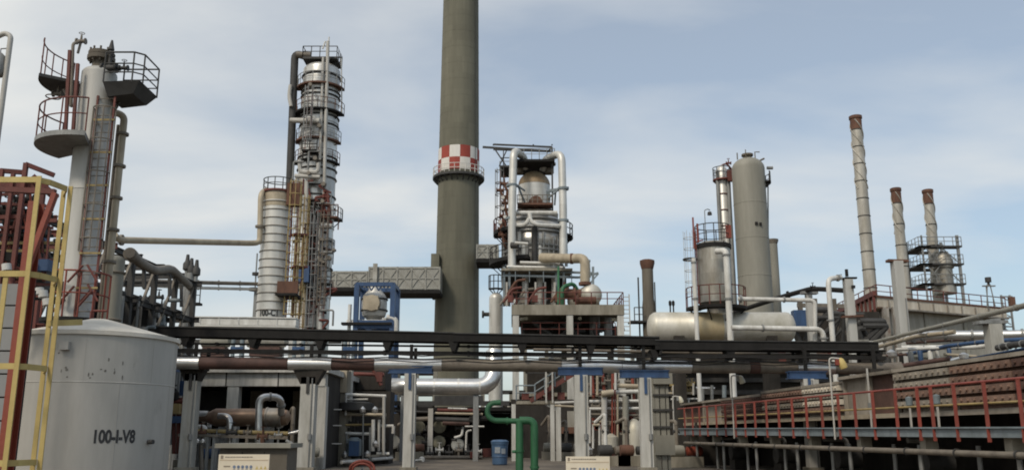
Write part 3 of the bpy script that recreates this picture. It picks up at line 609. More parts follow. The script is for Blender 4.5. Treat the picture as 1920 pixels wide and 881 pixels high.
# orange-yellow caged ladders right of it
m = MB(); xL = PX(552, 480, Y_ - 1)
caged_ladder(t_, PX(549, 470, Y_ - .6), Y_ - .6, PZ(620, Y_), PZ(370, Y_), -pi / 2 + .2, 'red_dark', 'yellow_dull', .42, 1.0, .035, .85)
caged_ladder(t_, PX(562, 470, Y_ - .3), Y_ - .3, PZ(620, Y_), PZ(470, Y_), -pi / 2 + .2, 'red_dark', 'yellow_dull', .36, 1.0, .035, .85)
m = MB(); m.box(P(552, 366, Y_ - .4), (.9, .8, 1.6)); 
m.build('ladder_landing', 'stack_rust', t_)
m = MB()
for y in (440, 500): a = P(548, y, Y_ - .8); b = P(572, y + 2, Y_ - .2); m.beam(a, b, .9, .12)
m.build('landing_deck', 'red_dark', t_)
m = MB(); m.bx(PX(530, 550, Y_), PX(568, 550, Y_), Y_ - 1.6, Y_ - 1.3, PZ(556, Y_), PZ(534, Y_)); m.build('lower_box_platform', 'stack_rust', t_)
m = MB(); m.bx(PX(528, 550, Y_), PX(566, 550, Y_), Y_ - 1.7, Y_ + .6, PZ(560, Y_), PZ(556, Y_)); m.build('lower_deck', 'dark', t_)

# ================================================================== tall main column with many platforms
Y_ = 84.0; x0 = PX(594, 330, Y_); r = 35 * S(330, Y_); zt = PZ(136, Y_)
t_ = thing('column', 'tallest silver column wrapped in many railed platforms and pipes', 'column', (x0, Y_, 0))
prof = [(r, 0)]
for y in (560, 520, 470, 430, 400, 340, 310, 262, 235, 200, 170):
    z = PZ(y, Y_); prof += [(r, z), (r + .07, z + .02), (r + .07, z + .28), (r, z + .3)]
prof += dome(r, r * .45, zt)
m = MB(); m.lathe(prof, (x0, Y_, 0), seg=44); m.build('shell', 'alu_bright', t_)
m = MB()
for y in (548, 505, 455, 392, 372, 338, 322, 300, 240, 224, 186, 178, 148): m.ring((x0, Y_, PZ(y, Y_)), r + .05, .09, seg=40)
m.build('stiffening_rings', 'dark_grey', t_)
for (y, ro, a0, a1, rl_, dk) in ((168, 44, -pi * 1.0, 0.05, 'grey_steel', 'stack_rust'), (216, 46, -pi * 1.05, .02, 'stack_rust', 'dark'), (268, 42, -pi * 1.0, .1, 'grey_steel', 'stack_rust'), (308, 42, -pi * .98, .05, 'stack_rust', 'dark'), (412, 52, -pi * .45, .15, 'grey_steel', 'dark_grey'), (470, 40, -pi * .6, .1, 'grey_steel', 'stack_rust'), (548, 41, -pi * .65, .1, 'red_dark', 'dark')):
    round_platform(t_, (x0, Y_), PZ(y, Y_), r, ro * S(y, Y_), a0, a1, rl_, dk, h=20 * S(y, Y_), posts=9, r=.035, t=.16)
# top works
m = MB(); zz = zt + r * .45
m.box((x0, Y_, zz + .2), (3.4, 2.6, .22)); m.build('top_deck', 'dark_grey', t_)
m = MB(); rail_path(m, [(x0 - 1.7, Y_ - 1.3, zz + .3), (x0 + 1.7, Y_ - 1.3, zz + .3), (x0 + 1.7, Y_ + 1.3, zz + .3), (x0 - 1.7, Y_ + 1.3, zz + .3), (x0 - 1.7, Y_ - 1.3, zz + .3)], 1.1, .8, .045)
rail_path(m, [P(628, 128, Y_ - .5), P(639, 128, Y_ - .5)], 1.1, .4, .04); m.build('top_handrail', 'dark_grey', t_)
m = MB(); m.tube([P(578, 108, Y_ - .6), P(553, 100, Y_ - .6), P(545, 300, Y_ - .9), P(540, 440, Y_ - .9)], .38, bend=.8, seg=12); m.build('overhead_line', 'dark_grey', t_)
m = MB(); m.tube([P(583, 104, Y_ - 1), P(556, 103, Y_ - 1)], .32, seg=10); m.build('overhead_elbow', 'grime_pipe', t_)
m = MB()
m.tube([P(615, 78, Y_ - 1.9), P(609, 300, Y_ - 2.1), P(604, 640, Y_ - 2.1)], .17, seg=10); m.tube([P(606, 108, Y_ - 1.9), P(600, 300, Y_ - 2.1)], .13, seg=8)
m.tube([P(575, 340, Y_ - 2.3), P(572, 640, Y_ - 2.4)], .2, seg=10); m.build('pale_down_pipes', 'pale_steel', t_)
m = MB(); m.tube([P(610, 78, Y_ - 1.9), P(605, 92, Y_ - 1.9)], .08); m.tube([P(617, 70, Y_ - 1.9), P(615, 100, Y_ - 1.9)], .07)
m.tube([P(640, 110, Y_ - .5), P(641, 215, Y_ - .5)], .07); m.build('antenna_pipes', 'white_paint', t_)
m = MB(); m.tube([P(545, 226, Y_ - 1.8), P(600, 227, Y_ - 2.4)], .26, seg=10); m.tube([P(545, 160, Y_ - 1.2), P(542, 180, Y_ - 1.2), P(546, 200, Y_ - 1.2)], .2, bend=.5)
m.tube([P(562, 300, Y_ - 2.4), P(562, 323, Y_ - 2.4), P(597, 323, Y_ - 2.5), P(597, 306, Y_ - 2.5)], .2, bend=.5, seg=8)
m.tube([P(556, 336, Y_ - 2.4), P(553, 400, Y_ - 2.4)], .22); m.tube([P(553, 330, Y_ - 2.4), P(600, 332, Y_ - 2.4)], .2)
m.build('transfer_pipes', 'pale_steel', t_)
m = MB(); m.tube([P(600, 424, Y_ - 2.2), P(600, 640, Y_ - 2.2)], .32, seg=10); m.tube([P(600, 424, Y_ - 2.2), P(622, 423, Y_ - 2.0)], .32, seg=10); m.tube([P(622, 384, Y_ - 2), P(622, 424, Y_ - 2)], .2, seg=8)
m.build('side_pipe', 'alu_pale', t_)
for i, (x, y, w, h, mt) in enumerate(((618, 405, 30, 34, 'stack_rust'), (590, 400, 24, 26, 'dark'), (580, 280, 28, 14, 'dark'), (590, 470, 18, 30, 'dark'), (613, 470, 20, 18, 'grey_steel'), (585, 510, 26, 20, 'stack_rust'), (590, 560, 22, 20, 'stack_rust'), (610, 530, 20, 16, 'dark'), (583, 440, 24, 16, 'stack_rust'))):
    Yb = Y_ - 2.6; m = MB(); a = P(x - w / 2, y, Yb); b = P(x + w / 2, y, Yb); rail_path(m, [a, b], 1.1, .7, .05); m.beam(a + Vector((0, .3, -.1)), b + Vector((0, .3, -.1)), .8, .16)
    m.beam(a + Vector((0, .5, -1.2)), a + Vector((0, .5, 0)), .1, .1); m.beam(b + Vector((0, .5, -1.2)), b + Vector((0, .5, 0)), .1, .1); m.build('landing', mt, t_)
for x, y0, y1, mt in ((568, 640, 400, 'yellow_dull'), (586, 640, 430, 'grey_steel'), (578, 300, 200, 'grey_steel'), (606, 600, 430, 'grime_pipe')):
    caged_ladder(t_, PX(x, (y0 + y1) / 2, Y_ - 2.4), Y_ - 2.5, PZ(y0, Y_), PZ(y1, Y_), -pi / 2, 'red_dark', mt, .4, 1, .05, 1.2)
m = MB()
for i in range(22):
    y = RND.uniform(330, 600); x = RND.uniform(560, 612); p = P(x, y, Y_ - 2.5); m.tube([p, p + Vector((RND.uniform(-1, 1.2), .2, 0)), p + Vector((RND.uniform(-1, 1.2), .2, RND.uniform(-2.5, -.5)))], RND.uniform(.07, .16), bend=.3, seg=7)
m.build('small_piping', 'red_dark', t_)
m = MB()
for i in range(18):
    y = RND.uniform(220, 590); x = RND.uniform(565, 606); p = P(x - (y - 330) * -.03, y, Y_ - 2.6); q = p + Vector((RND.choice((-1, 1)) * RND.uniform(.4, 1.6), 0, 0)); m.tube([p, q, q + Vector((0, 0, RND.uniform(-3, 2)))], RND.uniform(.04, .10), bend=.2, seg=6)
m.build('conduits', 'grey_steel', t_)
m = MB()
for i in range(12):
    y = RND.uniform(160, 600); x = RND.uniform(566, 625); p = P(x - (y - 330) * -.04, y, Y_ - 2.3); m.cyl(p, p + Vector((0, -.5, 0)), RND.uniform(.12, .24), seg=12)
m.build('manholes', 'grime_pipe', t_)
m = MB(); m.box(P(566, 515, Y_ - 3), (1.5, 1, 1.5)); m.build('blue_box', 'blue', t_)
m = MB()
for i in range(10):
    y = 345 + i * 30; m.beam(P(574, y, Y_ - 2.2), P(612, y + 1, Y_ - 2.2), .14, .22)
m.build('pipe_brackets', 'dark', t_)

# small pole with a cup left of the banded column
t_ = thing('mast', 'thin mast with two small trays beside the banded column', 'mast', (PX(479, 560, 70), 70, 0))
m = MB(); xx = PX(477, 560, 70); m.cyl((xx, 70, 0), (xx, 70, PZ(475, 70)), .06); m.beam((xx + .3, 70, 0), (xx + .3, 70, PZ(540, 70)), .5, .3); m.build('pole', 'grey_steel', t_)
m = MB(); m.cyl((xx, 70, PZ(516, 70)), (xx, 70, PZ(511, 70)), .3); m.cyl((xx, 70, PZ(545, 70)), (xx, 70, PZ(540, 70)), .5); m.build('trays', 'dark_grey', t_)

# ================================================================== blue steel frame with its vessel
Y_ = 78.0; x0, x1 = PX(668, 580, Y_), PX(736, 580, Y_); 
t_ = thing('steel_tower', 'bright blue square steel tower beside the chimney', 'steel tower', ((x0 + x1) / 2, Y_ + 1.6, 0))
zt = PZ(533, Y_); w = .42
for xx in (x0, x1):
    for yy in (Y_, Y_ + 3.2): m = MB(); m.ibeam((xx, yy, 0), (xx, yy, .01), .01, .01); m = MB(); m.beam((xx, yy, 0), (xx, yy, zt), w, w); m.build('frame_post', 'blue', t_)
m = MB()
for z in (zt, PZ(604, Y_), PZ(612, Y_)):
    for yy in (Y_, Y_ + 3.2): m.beam((x0, yy, z), (x1, yy, z), .3, .34)
    for xx in (x0, x1): m.beam((xx, Y_, z), (xx, Y_ + 3.2, z), .3, .34)
m.build('frame_beams', 'blue', t_)
m = MB()
for k in range(5): a = x0 + (x1 - x0) * k / 5; b = x0 + (x1 - x0) * (k + 1) / 5; m.beam((a, Y_, zt - .55), ((a + b) / 2, Y_, zt), .12, .12); m.beam(((a + b) / 2, Y_, zt), (b, Y_, zt - .55), .12, .12)
m.build('lattice_braces', 'blue', t_)
m = MB(); m.beam((x0 - 1.2, Y_, PZ(607, Y_)), (x1, Y_, PZ(607, Y_)), .9, .2); m.build('deck', 'dark', t_)
m = MB(); m.tube([(x0 - .6, Y_ + .2, 0), (x0 - .6, Y_ + .2, PZ(570, Y_))], .16); m.tube([(x1 + .35, Y_, PZ(640, Y_)), (x1 + .35, Y_, PZ(598, Y_)), (x1 - .5, Y_, PZ(594, Y_))], .24, bend=.5); m.build('side_pipes', 'white_paint', t_)
c = P(702, 572, Y_ + 1.6); t_ = thing('reflux_vessel', 'bulging grey-tan vessel held inside the blue steel tower', 'vessel', c - Vector((0, 0, 2.2)))
m = MB(); rv = 24 * S(570, Y_); m.lathe([(.2, 1.85), (rv * .45, 1.8), (rv * .5, 1.35), (rv * .85, .9), (rv, .5), (rv, -.5), (rv * .9, -1.0), (rv * .55, -1.3), (rv * .5, -2.0), (.3, -2.1)], c, seg=28); m.build('shell', 'alu_pale', t_)
m = MB(); m.lathe([(.1, .6), (.7, .55), (.75, .0), (.7, -.5), (.1, -.55)], c + Vector((0, -rv, 0)), seg=16, dirv=(0, -1, 0)); m.box(c + Vector((-.1, -rv - .3, 0)), (1.3, .5, 1.2)); m.build('front_plate', 'tan', t_)
m = MB(); m.box(c + Vector((1.3, -rv, -1.75)), (.75, .6, .9)); m.tube([c + Vector((-2.2, -rv, -1.7)), c + Vector((1.6, -rv, -1.7))], .26); m.build('white_pipework', 'white_paint', t_)
m = MB(); m.ring(c + Vector((0, 0, .5)), rv + .02, .08); m.ring(c + Vector((0, 0, -.5)), rv + .02, .08); m.build('rings', 'dark_grey', t_)

# ================================================================== flue ducts either side of the chimney
Y_ = 112.0
def flue(nm_label, xa, xb, ya, yb, yb2, step=None):
    t_ = thing('flue_duct', nm_label, 'duct', P((xa + xb) / 2, yb, Y_))
    a0, a1 = P(xa, ya, Y_), P(xb, ya, Y_); zb = PZ(yb, Y_); zt_ = PZ(ya, Y_)
    m = MB(); m.bx(a0.x, a1.x, Y_, Y_ + 4.2, zb + .45, zt_); m.build('casing', 'duct', t_)
    m = MB(); n = max(2, int((a1.x - a0.x) / 1.6))
    for i in range(n + 1):
        xx = a0.x + .08 + (a1.x - a0.x - .16) * i / n; m.bx(xx - .07, xx + .07, Y_ - .12, Y_ - .003, zb + .45, zt_)
    for k in range(3): z = zb + .6 + (zt_ - zb - .8) * k / 2; m.bx(a0.x, a1.x, Y_ - .09, Y_ - .004, z - .06, z + .06)
    for i in range(n):
        xx = a0.x + .08 + (a1.x - a0.x - .16) * i / n; xn = xx + (a1.x - a0.x - .16) / n
        m.beam((xx, Y_ - .06, zb + .6), (xn, Y_ - .06, zt_ - .2), .08, .08); m.beam((xn, Y_ - .07, zb + .6), (xx, Y_ - .07, zt_ - .2), .08, .08)
    m.build('stiffeners', 'duct', t_)
    m = MB(); m.bx(a0.x, a1.x, Y_ - .3, Y_ + 4.4, zb, zb + .44); m.build('support_girder', 'dark', t_)
    return t_
t_ = flue('lower length of grey ribbed duct behind the tallest column', 600, 690, 508, 546, 0)
t_ = flue('higher length of grey ribbed duct joining chimney above the blue tower', 691, 826, 500, 550, 0)
m = MB(); m.bx(PX(700, 510, Y_) , PX(708, 510, Y_), Y_ - .4, Y_ - .13, PZ(545, Y_), PZ(495, Y_)); m.build('expansion_joint', 'alu_dirty', t_)
flue('short grey duct between the chimney and the central tower', 893, 935, 458, 492, 0)

# ================================================================== chimney
Y_ = 118.0; xb = PX(859, 400, Y_); z0 = 0
r_low = 41.5 * S(590, Y_); r_mid = 38 * S(320, Y_); r_top = 33 * S(10, Y_)
zl, zm, zh = PZ(590, Y_), PZ(320, Y_), PZ(10, Y_)
k = (r_mid - r_top) / (zh - zm); rz = lambda z: r_low + (r_mid - r_low) * (z - zl) / (zm - zl) if z < zm else r_mid + (r_top - r_mid) * (z - zm) / (zh - zm)
t_ = thing('chimney', 'giant tapering concrete chimney with red and white checkered band', 'chimney', (xb, Y_, 0))
zb_, zt_ = PZ(327, Y_), PZ(283, Y_); zT = zh + 26
m = MB(); m.lathe([(rz(0), 0)] + [q for i in range(int((zT - 6) / 2.4)) for z in (4 + i * 2.4,) for q in ((rz(z), z), (rz(z) + .012, z + .01), (rz(z) + .012, z + .06), (rz(z), z + .07))] + [(rz(zT), zT)] + [(rz(zT) - .4, zT), (rz(zT) - .4, zT - 3)], (xb, Y_, 0), seg=64); m.build('shaft', 'chimney', t_)
wm, rm = MB(), MB(); NC = 12; h2 = (zt_ - zb_) / 2
for row in range(2):
    for cidx in range(NC):
        a0 = 2 * pi * (cidx + .22) / NC; a1 = a0 + 2 * pi / NC; z_a = zb_ + row * h2; R_ = rz(z_a + h2 / 2) + .05
        (wm if (cidx + row) % 2 else rm).sector((xb, Y_), R_ - .3, R_ + (.0 if (cidx + row) % 2 else .012), z_a, z_a + h2, a0, a1, 5)
wm.build('white_checks', 'chimney_white', t_); rm.build('red_checks', 'chimney_red', t_)
zg = PZ(334, Y_); R0 = rz(zg)
m = MB(); m.sector((xb, Y_), R0 - .1, R0 + .75, zg - .3, zg, 0, 2 * pi, 48)
for i in range(24): a = 2 * pi * i / 24; m.beam((xb + (R0 + .7) * cos(a), Y_ + (R0 + .7) * sin(a), zg - .3), (xb + R0 * cos(a), Y_ + R0 * sin(a), zg - 1.0), .12, .12)
m.build('gallery_deck', 'dark_grey', t_)
m = MB(); 
for h in (.55, 1.15): m.ring((xb, Y_, zg + h), R0 + .68, .05, seg=48)
for i in range(30): a = 2 * pi * i / 30; m.tube([(xb + (R0 + .68) * cos(a), Y_ + (R0 + .68) * sin(a), zg), (xb + (R0 + .68) * cos(a), Y_ + (R0 + .68) * sin(a), zg + 1.15)], .04, seg=5)
m.build('gallery_handrail', 'chimney_white', t_)
m = MB(); yp = Y_ - 3; m.bx(PX(811, 520, Y_), PX(826, 520, Y_), Y_ - 2.8, Y_ + 1, PZ(560, Y_), PZ(483, Y_)); m.build('duct_collar', 'chimney', t_)
m = MB()
for i in range(46): z = zl - 4 + i * .9; a = -1.15
for z in range(0, int(zT), 2): pass
m.tube([(xb + (rz(z) + .12) * cos(-.62), Y_ + (rz(z) + .12) * sin(-.62), z) for z in (4, zl, zm, zh, zT)], .035, seg=5); m.build('lightning_rod', 'dark_grey', t_)

# ================================================================== central reactor tower
Y_ = 86.0; x0 = PX(1002, 420, Y_); s_ = S(420, Y_)
t_ = thing('reactor', 'central silver domed reactor tower flanked by two tall pipes', 'reactor', (x0, Y_, 0))
def zz(y): return PZ(y, Y_)
m = MB(); m.lathe([(29 * s_, zz(404)), (30 * s_, zz(396)), (30 * s_, zz(350))] + [(30 * s_ * cos(a), zz(350) + 30 * s_ * .95 * sin(a)) for a in [pi / 2 * i / 10 for i in range(1, 10)]] + [(.4, zz(350) + 30 * s_ * .96)], (x0, Y_, 0), seg=40); m.build('upper_shell', 'alu_pale', t_)
m = MB(); m.lathe([(30.3 * s_, zz(349))] + [(30.4 * s_ * cos(a), zz(350) + 30.6 * s_ * .95 * sin(a)) for a in [pi / 2 * i / 10 for i in range(1, 9)]], (x0, Y_, 0), seg=40); m.build('dome', 'dome_tan', t_)
m = MB(); m.lathe([(30 * s_, zz(402)), (46 * s_, zz(414)), (54 * s_, zz(428)), (57 * s_, zz(436)), (58 * s_, zz(455)), (58.5 * s_, zz(456)), (58.5 * s_, zz(460)), (58 * s_, zz(461)), (57 * s_, zz(490)), (50 * s_, zz(500)), (46 * s_, zz(515)), (40 * s_, zz(545)), (40 * s_, zz(570)), (20 * s_, zz(590))], (x0, Y_, 0), seg=48); m.build('body', 'alu_bright', t_)
m = MB()
for y, rr in ((437, 58), (444, 58.3), (470, 59), (478, 59), (396, 31), (420, 52), (500, 52)): m.ring((x0, Y_, zz(y)), rr * s_ + .05, .11, seg=44)
m.build('stiffening_rings', 'grey_steel', t_)
m = MB(); m.lathe([(40 * s_, zz(414)), (44 * s_, zz(413)), (45 * s_, zz(403)), (40 * s_, zz(402))], (x0, Y_, 0), seg=40); m.build('rusty_collar', 'alu_rusty', t_)
m = MB(); m.tube([P(968, 399, Y_ - 3.6), P(1045, 399, Y_ - 3.6)], .2, seg=8); m.tube([P(960, 422, Y_ - 3.8), P(985, 422, Y_ - 4.4), P(992, 410, Y_ - 4.4)], .2, bend=.4, seg=8); m.tube([P(993, 400, Y_ - 4.2), P(995, 416, Y_ - 4.4), P(1010, 422, Y_ - 4.4), P(1050, 424, Y_ - 3.6)], .2, bend=.5, seg=8); m.build('pale_loop_pipes', 'white_paint', t_)
m = MB(); m.lathe([(.1, .8), (.6, .75), (.65, 0), (.75, -.1)], (x0 + .1, Y_ - 30 * s_, zz(389)), seg=18, dirv=(0, -1, 0)); m.box((x0, Y_ - 30 * s_ - .8, zz(397)), (3.4, 1.6, .2)); m.build('manhole', 'stack_rust', t_)
m = MB(); rail_path(m, [(x0 - 1.7, Y_ - 33 * s_ - 1.1, zz(396)), (x0 + 1.7, Y_ - 33 * s_ - 1.1, zz(396))], .9, .5, .04); m.build('manhole_rail', 'grime_pipe', t_)
# big side pipes
m = MB(); m.tube([P(960, 500, Y_ - 4.2), P(960, 395, Y_ - 4.2), P(963, 281, Y_ - 4.0), P(983, 296, Y_ - 1.0), P(985, 315, Y_)], 7 * s_, bend=1.0, seg=16); m.build('left_side_pipe', 'alu_pale', t_)
m = MB(); m.tube([P(1056, 480, Y_ - 3.4), P(1056, 395, Y_ - 3.4), P(1053, 286, Y_ - 3.2), P(1022, 299, Y_ - 1.0), P(1018, 318, Y_)], 7 * s_, bend=1.0, seg=16); m.build('right_side_pipe', 'alu_pale', t_)
m = MB()
for x, y in ((960, 348), (958, 410), (1056, 354), (1056, 414)): flange(m, P(x, y, Y_ - 4 if x < 1000 else Y_ - 3.3), (0, 0, 1), 10 * s_, .22)
m.beam(P(950, 348, Y_ - 3.5), P(972, 350, Y_ - 2.5), .15, .15); m.beam(P(972, 350, Y_ - 2.6), P(984, 380, Y_ - 2.2), .14, .14); m.beam(P(984, 358, Y_ - 2.2), P(966, 345, Y_ - 3), .14, .14)
m.beam(P(1066, 353, Y_ - 3), P(1030, 358, Y_ - 2), .16, .3); m.beam(P(1050, 353, Y_ - 3), P(1024, 375, Y_ - 2), .14, .14); m.beam(P(1042, 356, Y_ - 2.5), P(1040, 385, Y_ - 2), .14, .14); m.beam(P(1028, 358, Y_ - 2.2), P(1028, 382, Y_ - 2), .4, .1)
m.build('pipe_brackets', 'blue_grey', t_)
# top truss & platform
m = MB(); zt_ = zz(271); zt2 = zz(281)
for yy in (Y_ - 2, Y_ + 2):
    m.beam(P(925, 271, yy), P(1035, 276, yy), .14, .16); m.beam(P(905, 276, yy) if yy < Y_ else P(925, 280, yy), P(1033, 284, yy), .14, .2)
    m.beam(P(928, 280, yy), P(948, 310, yy), .12, .12); m.beam(P(950, 282, yy), P(936, 312, yy), .1, .1); m.beam(P(940, 296, yy), P(955, 296, yy), .08, .08)
    m.beam(P(1035, 276, yy), P(1036, 395, yy), .16, .16); m.beam(P(1035, 276, yy), P(1026, 286, yy), .14, .14)
    m.beam(P(944, 282, yy), P(944, 318, yy), .1, .1)
for x in (925, 960, 1000, 1035): m.beam(P(x, 272, Y_ - 2), P(x, 272, Y_ + 2), .14, .14)
m.build('top_truss', 'dark_grey', t_)
m = MB(); a = P(968, 315, Y_ - 3); b = P(1037, 318, Y_ + 1); m.bx(a.x, b.x, Y_ - 2.6, Y_ + 2.2, zz(317), zz(313)); m.bx(PX(937, 320, Y_), PX(956, 320, Y_), Y_ - 2, Y_ + 1.5, zz(325), zz(321)); m.build('top_platform', 'dark', t_)
m = MB(); rail_path(m, [(a.x, Y_ - 2.5, zz(313)), (b.x, Y_ - 2.5, zz(313)), (b.x, Y_ + 2, zz(313))], 1.1, .8, .035); rail_path(m, [P(937, 321, Y_ - 2), P(956, 321, Y_ - 2)], 1, .7, .035); m.build('top_handrail', 'grey_steel', t_)
m = MB()
for dx in (-.9, .9): m.cyl((x0 + dx * 1.7, Y_, zz(325)), (x0 + dx * 1.7, Y_, zz(303)), .45); flange(m, (x0 + dx * 1.7, Y_, zz(308)), (0, 0, 1), .65, .2)
m.build('top_nozzles', 'grime_pipe', t_)
m = MB()
for i in range(20):
    a = -pi + pi * i / 19; y0 = RND.uniform(430, 470); R_ = 60 * s_; p = Vector((x0 + R_ * cos(a), Y_ + R_ * sin(a), zz(y0))); m.tube([p, p + Vector((0, 0, -RND.uniform(1, 4)))], RND.uniform(.05, .12), seg=6)
m.build('conduits', 'grey_steel', t_)
m = MB()
for y, x_a, x_b in ((500, 950, 1060), (492, 975, 1050), (455, 965, 990), (508, 940, 1040)): m.tube([P(x_a, y, Y_ - 6), P(x_b, y + 2, Y_ - 6)], .14, seg=8)
m.build('cross_pipes', 'alu_pale', t_)
# ring platforms
round_platform(t_, (x0, Y_), zz(437), 56 * s_, 77 * s_, -pi * 1.08, -pi * .68, 'red_dark', 'dark', h=22 * s_, posts=6, r=.05, t=.35)
round_platform(t_, (x0, Y_), zz(446), 57 * s_, 72 * s_, -pi * .22, pi * .1, 'dark_grey', 'dark', h=22 * s_, posts=4, r=.05)
round_platform(t_, (x0, Y_), zz(493), 57 * s_, 84 * s_, -pi * 1.1, -pi * .55, 'dark_grey', 'dark', h=24 * s_, posts=8, r=.05, t=.35)
m = MB()
for i in range(9): p = P(RND.uniform(934, 950), 345 + i * 12, Y_ - 2.2); m.tube([p, p + Vector((RND.uniform(-.3, .6), 0, -1.0)), p + Vector((RND.uniform(.2, .8), .3, -1.3))], .13, bend=.2, seg=7); valve(m, p, .35)
m.build('side_valves', 'stack_rust', t_)
m = MB()
for x, y in ((943, 372), (942, 392), (947, 408), (938, 418)): m.cyl(P(x, y, Y_ - 3), P(x, y, Y_ - 3) - Vector((0, .4, 0)), .17)
m.build('pale_nozzles', 'white_paint', t_)
caged_ladder(t_, PX(941, 380, Y_ - 1), Y_ - 1.5, zz(437), zz(345), -pi / 2 - .6, 'red_dark', 'grey_steel', .4, 1, .05, 1.2)
m = MB(); m.tube([P(1002, 425, Y_ - 58 * s_ - .3), P(1002, 520, Y_ - 58 * s_ - .3)], .26, seg=8); m.tube([P(958, 460, Y_ - 5), P(972, 460, Y_ - 5.2)], .3); m.build('front_riser', 'dark_grey', t_)
m = MB(); 
for x, y, w, h in ((982, 476, 9, 18), (1012, 478, 9, 16), (974, 452, 7, 16)): p = P(x, y, Y_ - 58 * s_ + .1); m.cyl(p + Vector((0, 0, -.6)), p + Vector((0, 0, .9)), w / 2 * s_, seg=16)
m.build('nozzles', 'alu_pale', t_)
m = MB()
for i in range(16):
    p = P(RND.uniform(968, 1060), RND.uniform(505, 566), Y_ - 4 + RND.uniform(-1, 2)); m.tube([p, p + Vector((RND.uniform(-1.5, 1.5), 0, 0)), p + Vector((RND.uniform(-1, 1), 1, RND.uniform(-3, -1)))], RND.uniform(.08, .2), bend=.5, seg=8)
m.build('lower_piping', 'dark_grey', t_)
m = MB()
for (a, b) in (((945, 505), (1110, 512)), ((945, 516), (1085, 520)), ((1085, 520), (1122, 512))): m.beam(P(*a, Y_ - 7), P(*b, Y_ - 7), .16, .2)
for x in (945, 955, 1043, 1057, 1112): m.beam(P(x, 500, Y_ - 7), P(x, 574, Y_ - 7), .2, .2)
m.beam(P(1098, 540, Y_ - 7), P(1122, 513, Y_ - 7), .12, .12); m.beam(P(1104, 490, Y_ - 7), P(1106, 520, Y_ - 7), .18, .18); m.beam(P(1095, 489, Y_ - 7), P(1107, 489, Y_ - 7), .18, .18)
m.build('lower_steelwork', 'blue_grey', t_)
m = MB(); m.bx(PX(946, 550, Y_ - 5), PX(1062, 550, Y_ - 5), Y_ - 5.2, Y_ - 4.8, zz(574), zz(532)); m.build('dark_enclosure', 'concrete_dark', t_)  # dark panel stands for the shade inside the open lower floor
m = MB(); m.bx(PX(940, 550, Y_ - 6), PX(1072, 550, Y_ - 6), Y_ - 7.5, Y_ - 4, zz(531) - .1, zz(529)); m.build('lower_deck', 'concrete_old', t_)
for k in range(7): m = MB(); x = 950 + k * 18; m.beam(P(x, 529, Y_ - 7.4), P(x, 574, Y_ - 7.4), .16, .16); m.build('deck_post', ('pale_steel', 'red_dark', 'grey_steel', 'pale_steel', 'grey_steel', 'pale_steel', 'red_dark')[k], t_)
m = MB(); rail_path(m, [P(940, 529, Y_ - 7.4), P(1072, 529, Y_ - 7.4)], 1.1, 1.3, .04); m.build('deck_handrail', 'blue_grey', t_)
for k, (x, y) in enumerate(((957, 560), (964, 545), (980, 562), (1003, 560), (1046, 560), (950, 566))):
    p = P(x, y, Y_ - 8 + .4 * (k % 3)); m = MB(); m.tube([p + Vector((-.6, 0, -.3)), p + Vector((.2, 0, .9)), p + Vector((1.0, 0, 1.0))], .12, bend=.3, seg=7); m.box(p, (.5, .5, .6)); m.build('machinery', ('red_dark', 'stack_rust', 'grime_pipe')[k % 3], t_)
m = MB()
for x in (985, 1012, 1040): m.tube([P(x, 520, Y_ - 6), P(x, 575, Y_ - 6)], .3)
m.build('pale_risers', 'pale_steel', t_)

# vertical silver vessel left of the concrete frame
Y_ = 88.0; xv = PX(930, 580, Y_); rv = 13 * S(580, Y_); t_ = thing('vertical_vessel', 'upright silver vessel squeezed between chimney and concrete table', 'vessel', (xv, Y_, 0))
m = MB(); m.lathe([(rv, 0), (rv, PZ(560, Y_))] + dome(rv, rv * .9, PZ(560, Y_)), (xv, Y_, 0), seg=28); m.build('shell', 'alu_pale', t_)
round_platform(t_, (xv, Y_), PZ(541, Y_), rv * .3, rv * 1.1, -pi, 0, 'dark_grey', 'dark', h=24 * S(541, Y_), posts=5, r=.05)
m = MB(); m.cyl((xv - rv - .7, Y_, PZ(589, Y_)), (xv - rv, Y_, PZ(589, Y_)), .2); flange(m, (xv - rv - .6, Y_, PZ(589, Y_)), (1, 0, 0), .36, .2); m.build('side_nozzle', 'dark_grey', t_)

# ================================================================== concrete table frame in front of the reactor
Y_ = 74.0; s_ = S(600, Y_); xa, xm, xb_ = PX(967, 600, Y_), PX(1068, 600, Y_), PX(1163, 600, Y_)
t_ = thing('concrete_table', 'open concrete table carrying the cream drum end before the reactor', 'concrete table', (xm, Y_ + 4, 0))
zt1, zb1, zf = PZ(572, Y_), PZ(591, Y_), PZ(628, Y_)
for yy in (Y_, Y_ + 8):
    for xx in (xa, xm, xb_):
        m = MB(); m.bx(xx - 6 * s_, xx + 6 * s_, yy - .3, yy + .3, 0, zb1 - .004); m.build('column_leg', 'concrete_white' if yy == Y_ else 'concrete_old', t_)
m = MB(); m.bx(xa - 8 * s_, xb_ + 7 * s_, Y_ - .36, Y_ + .3, zb1, zt1); m.bx(xa - 8 * s_, xb_ + 7 * s_, Y_ + 7.7, Y_ + 8.3, zb1, zt1); m.build('top_beams', 'concrete_old', t_)
m = MB(); m.bx(xa - 8 * s_, xb_ + 7 * s_, Y_ + .31, Y_ + 7.69, zb1 + .3, zt1 - .02); m.build('top_slab', 'concrete_old', t_)
m = MB(); m.bx(xa - 6 * s_ + .55, xb_ + 6 * s_, Y_ + .31, Y_ + 7.6, zf - .5, zf); m.build('floor_slab', 'concrete_old', t_)
m = MB(); m.bx(xa + .5, xm + 3.2, Y_ + 7.35, Y_ + 7.65, zf, zb1 + .29); m.build('back_wall', 'concrete_dark', t_)
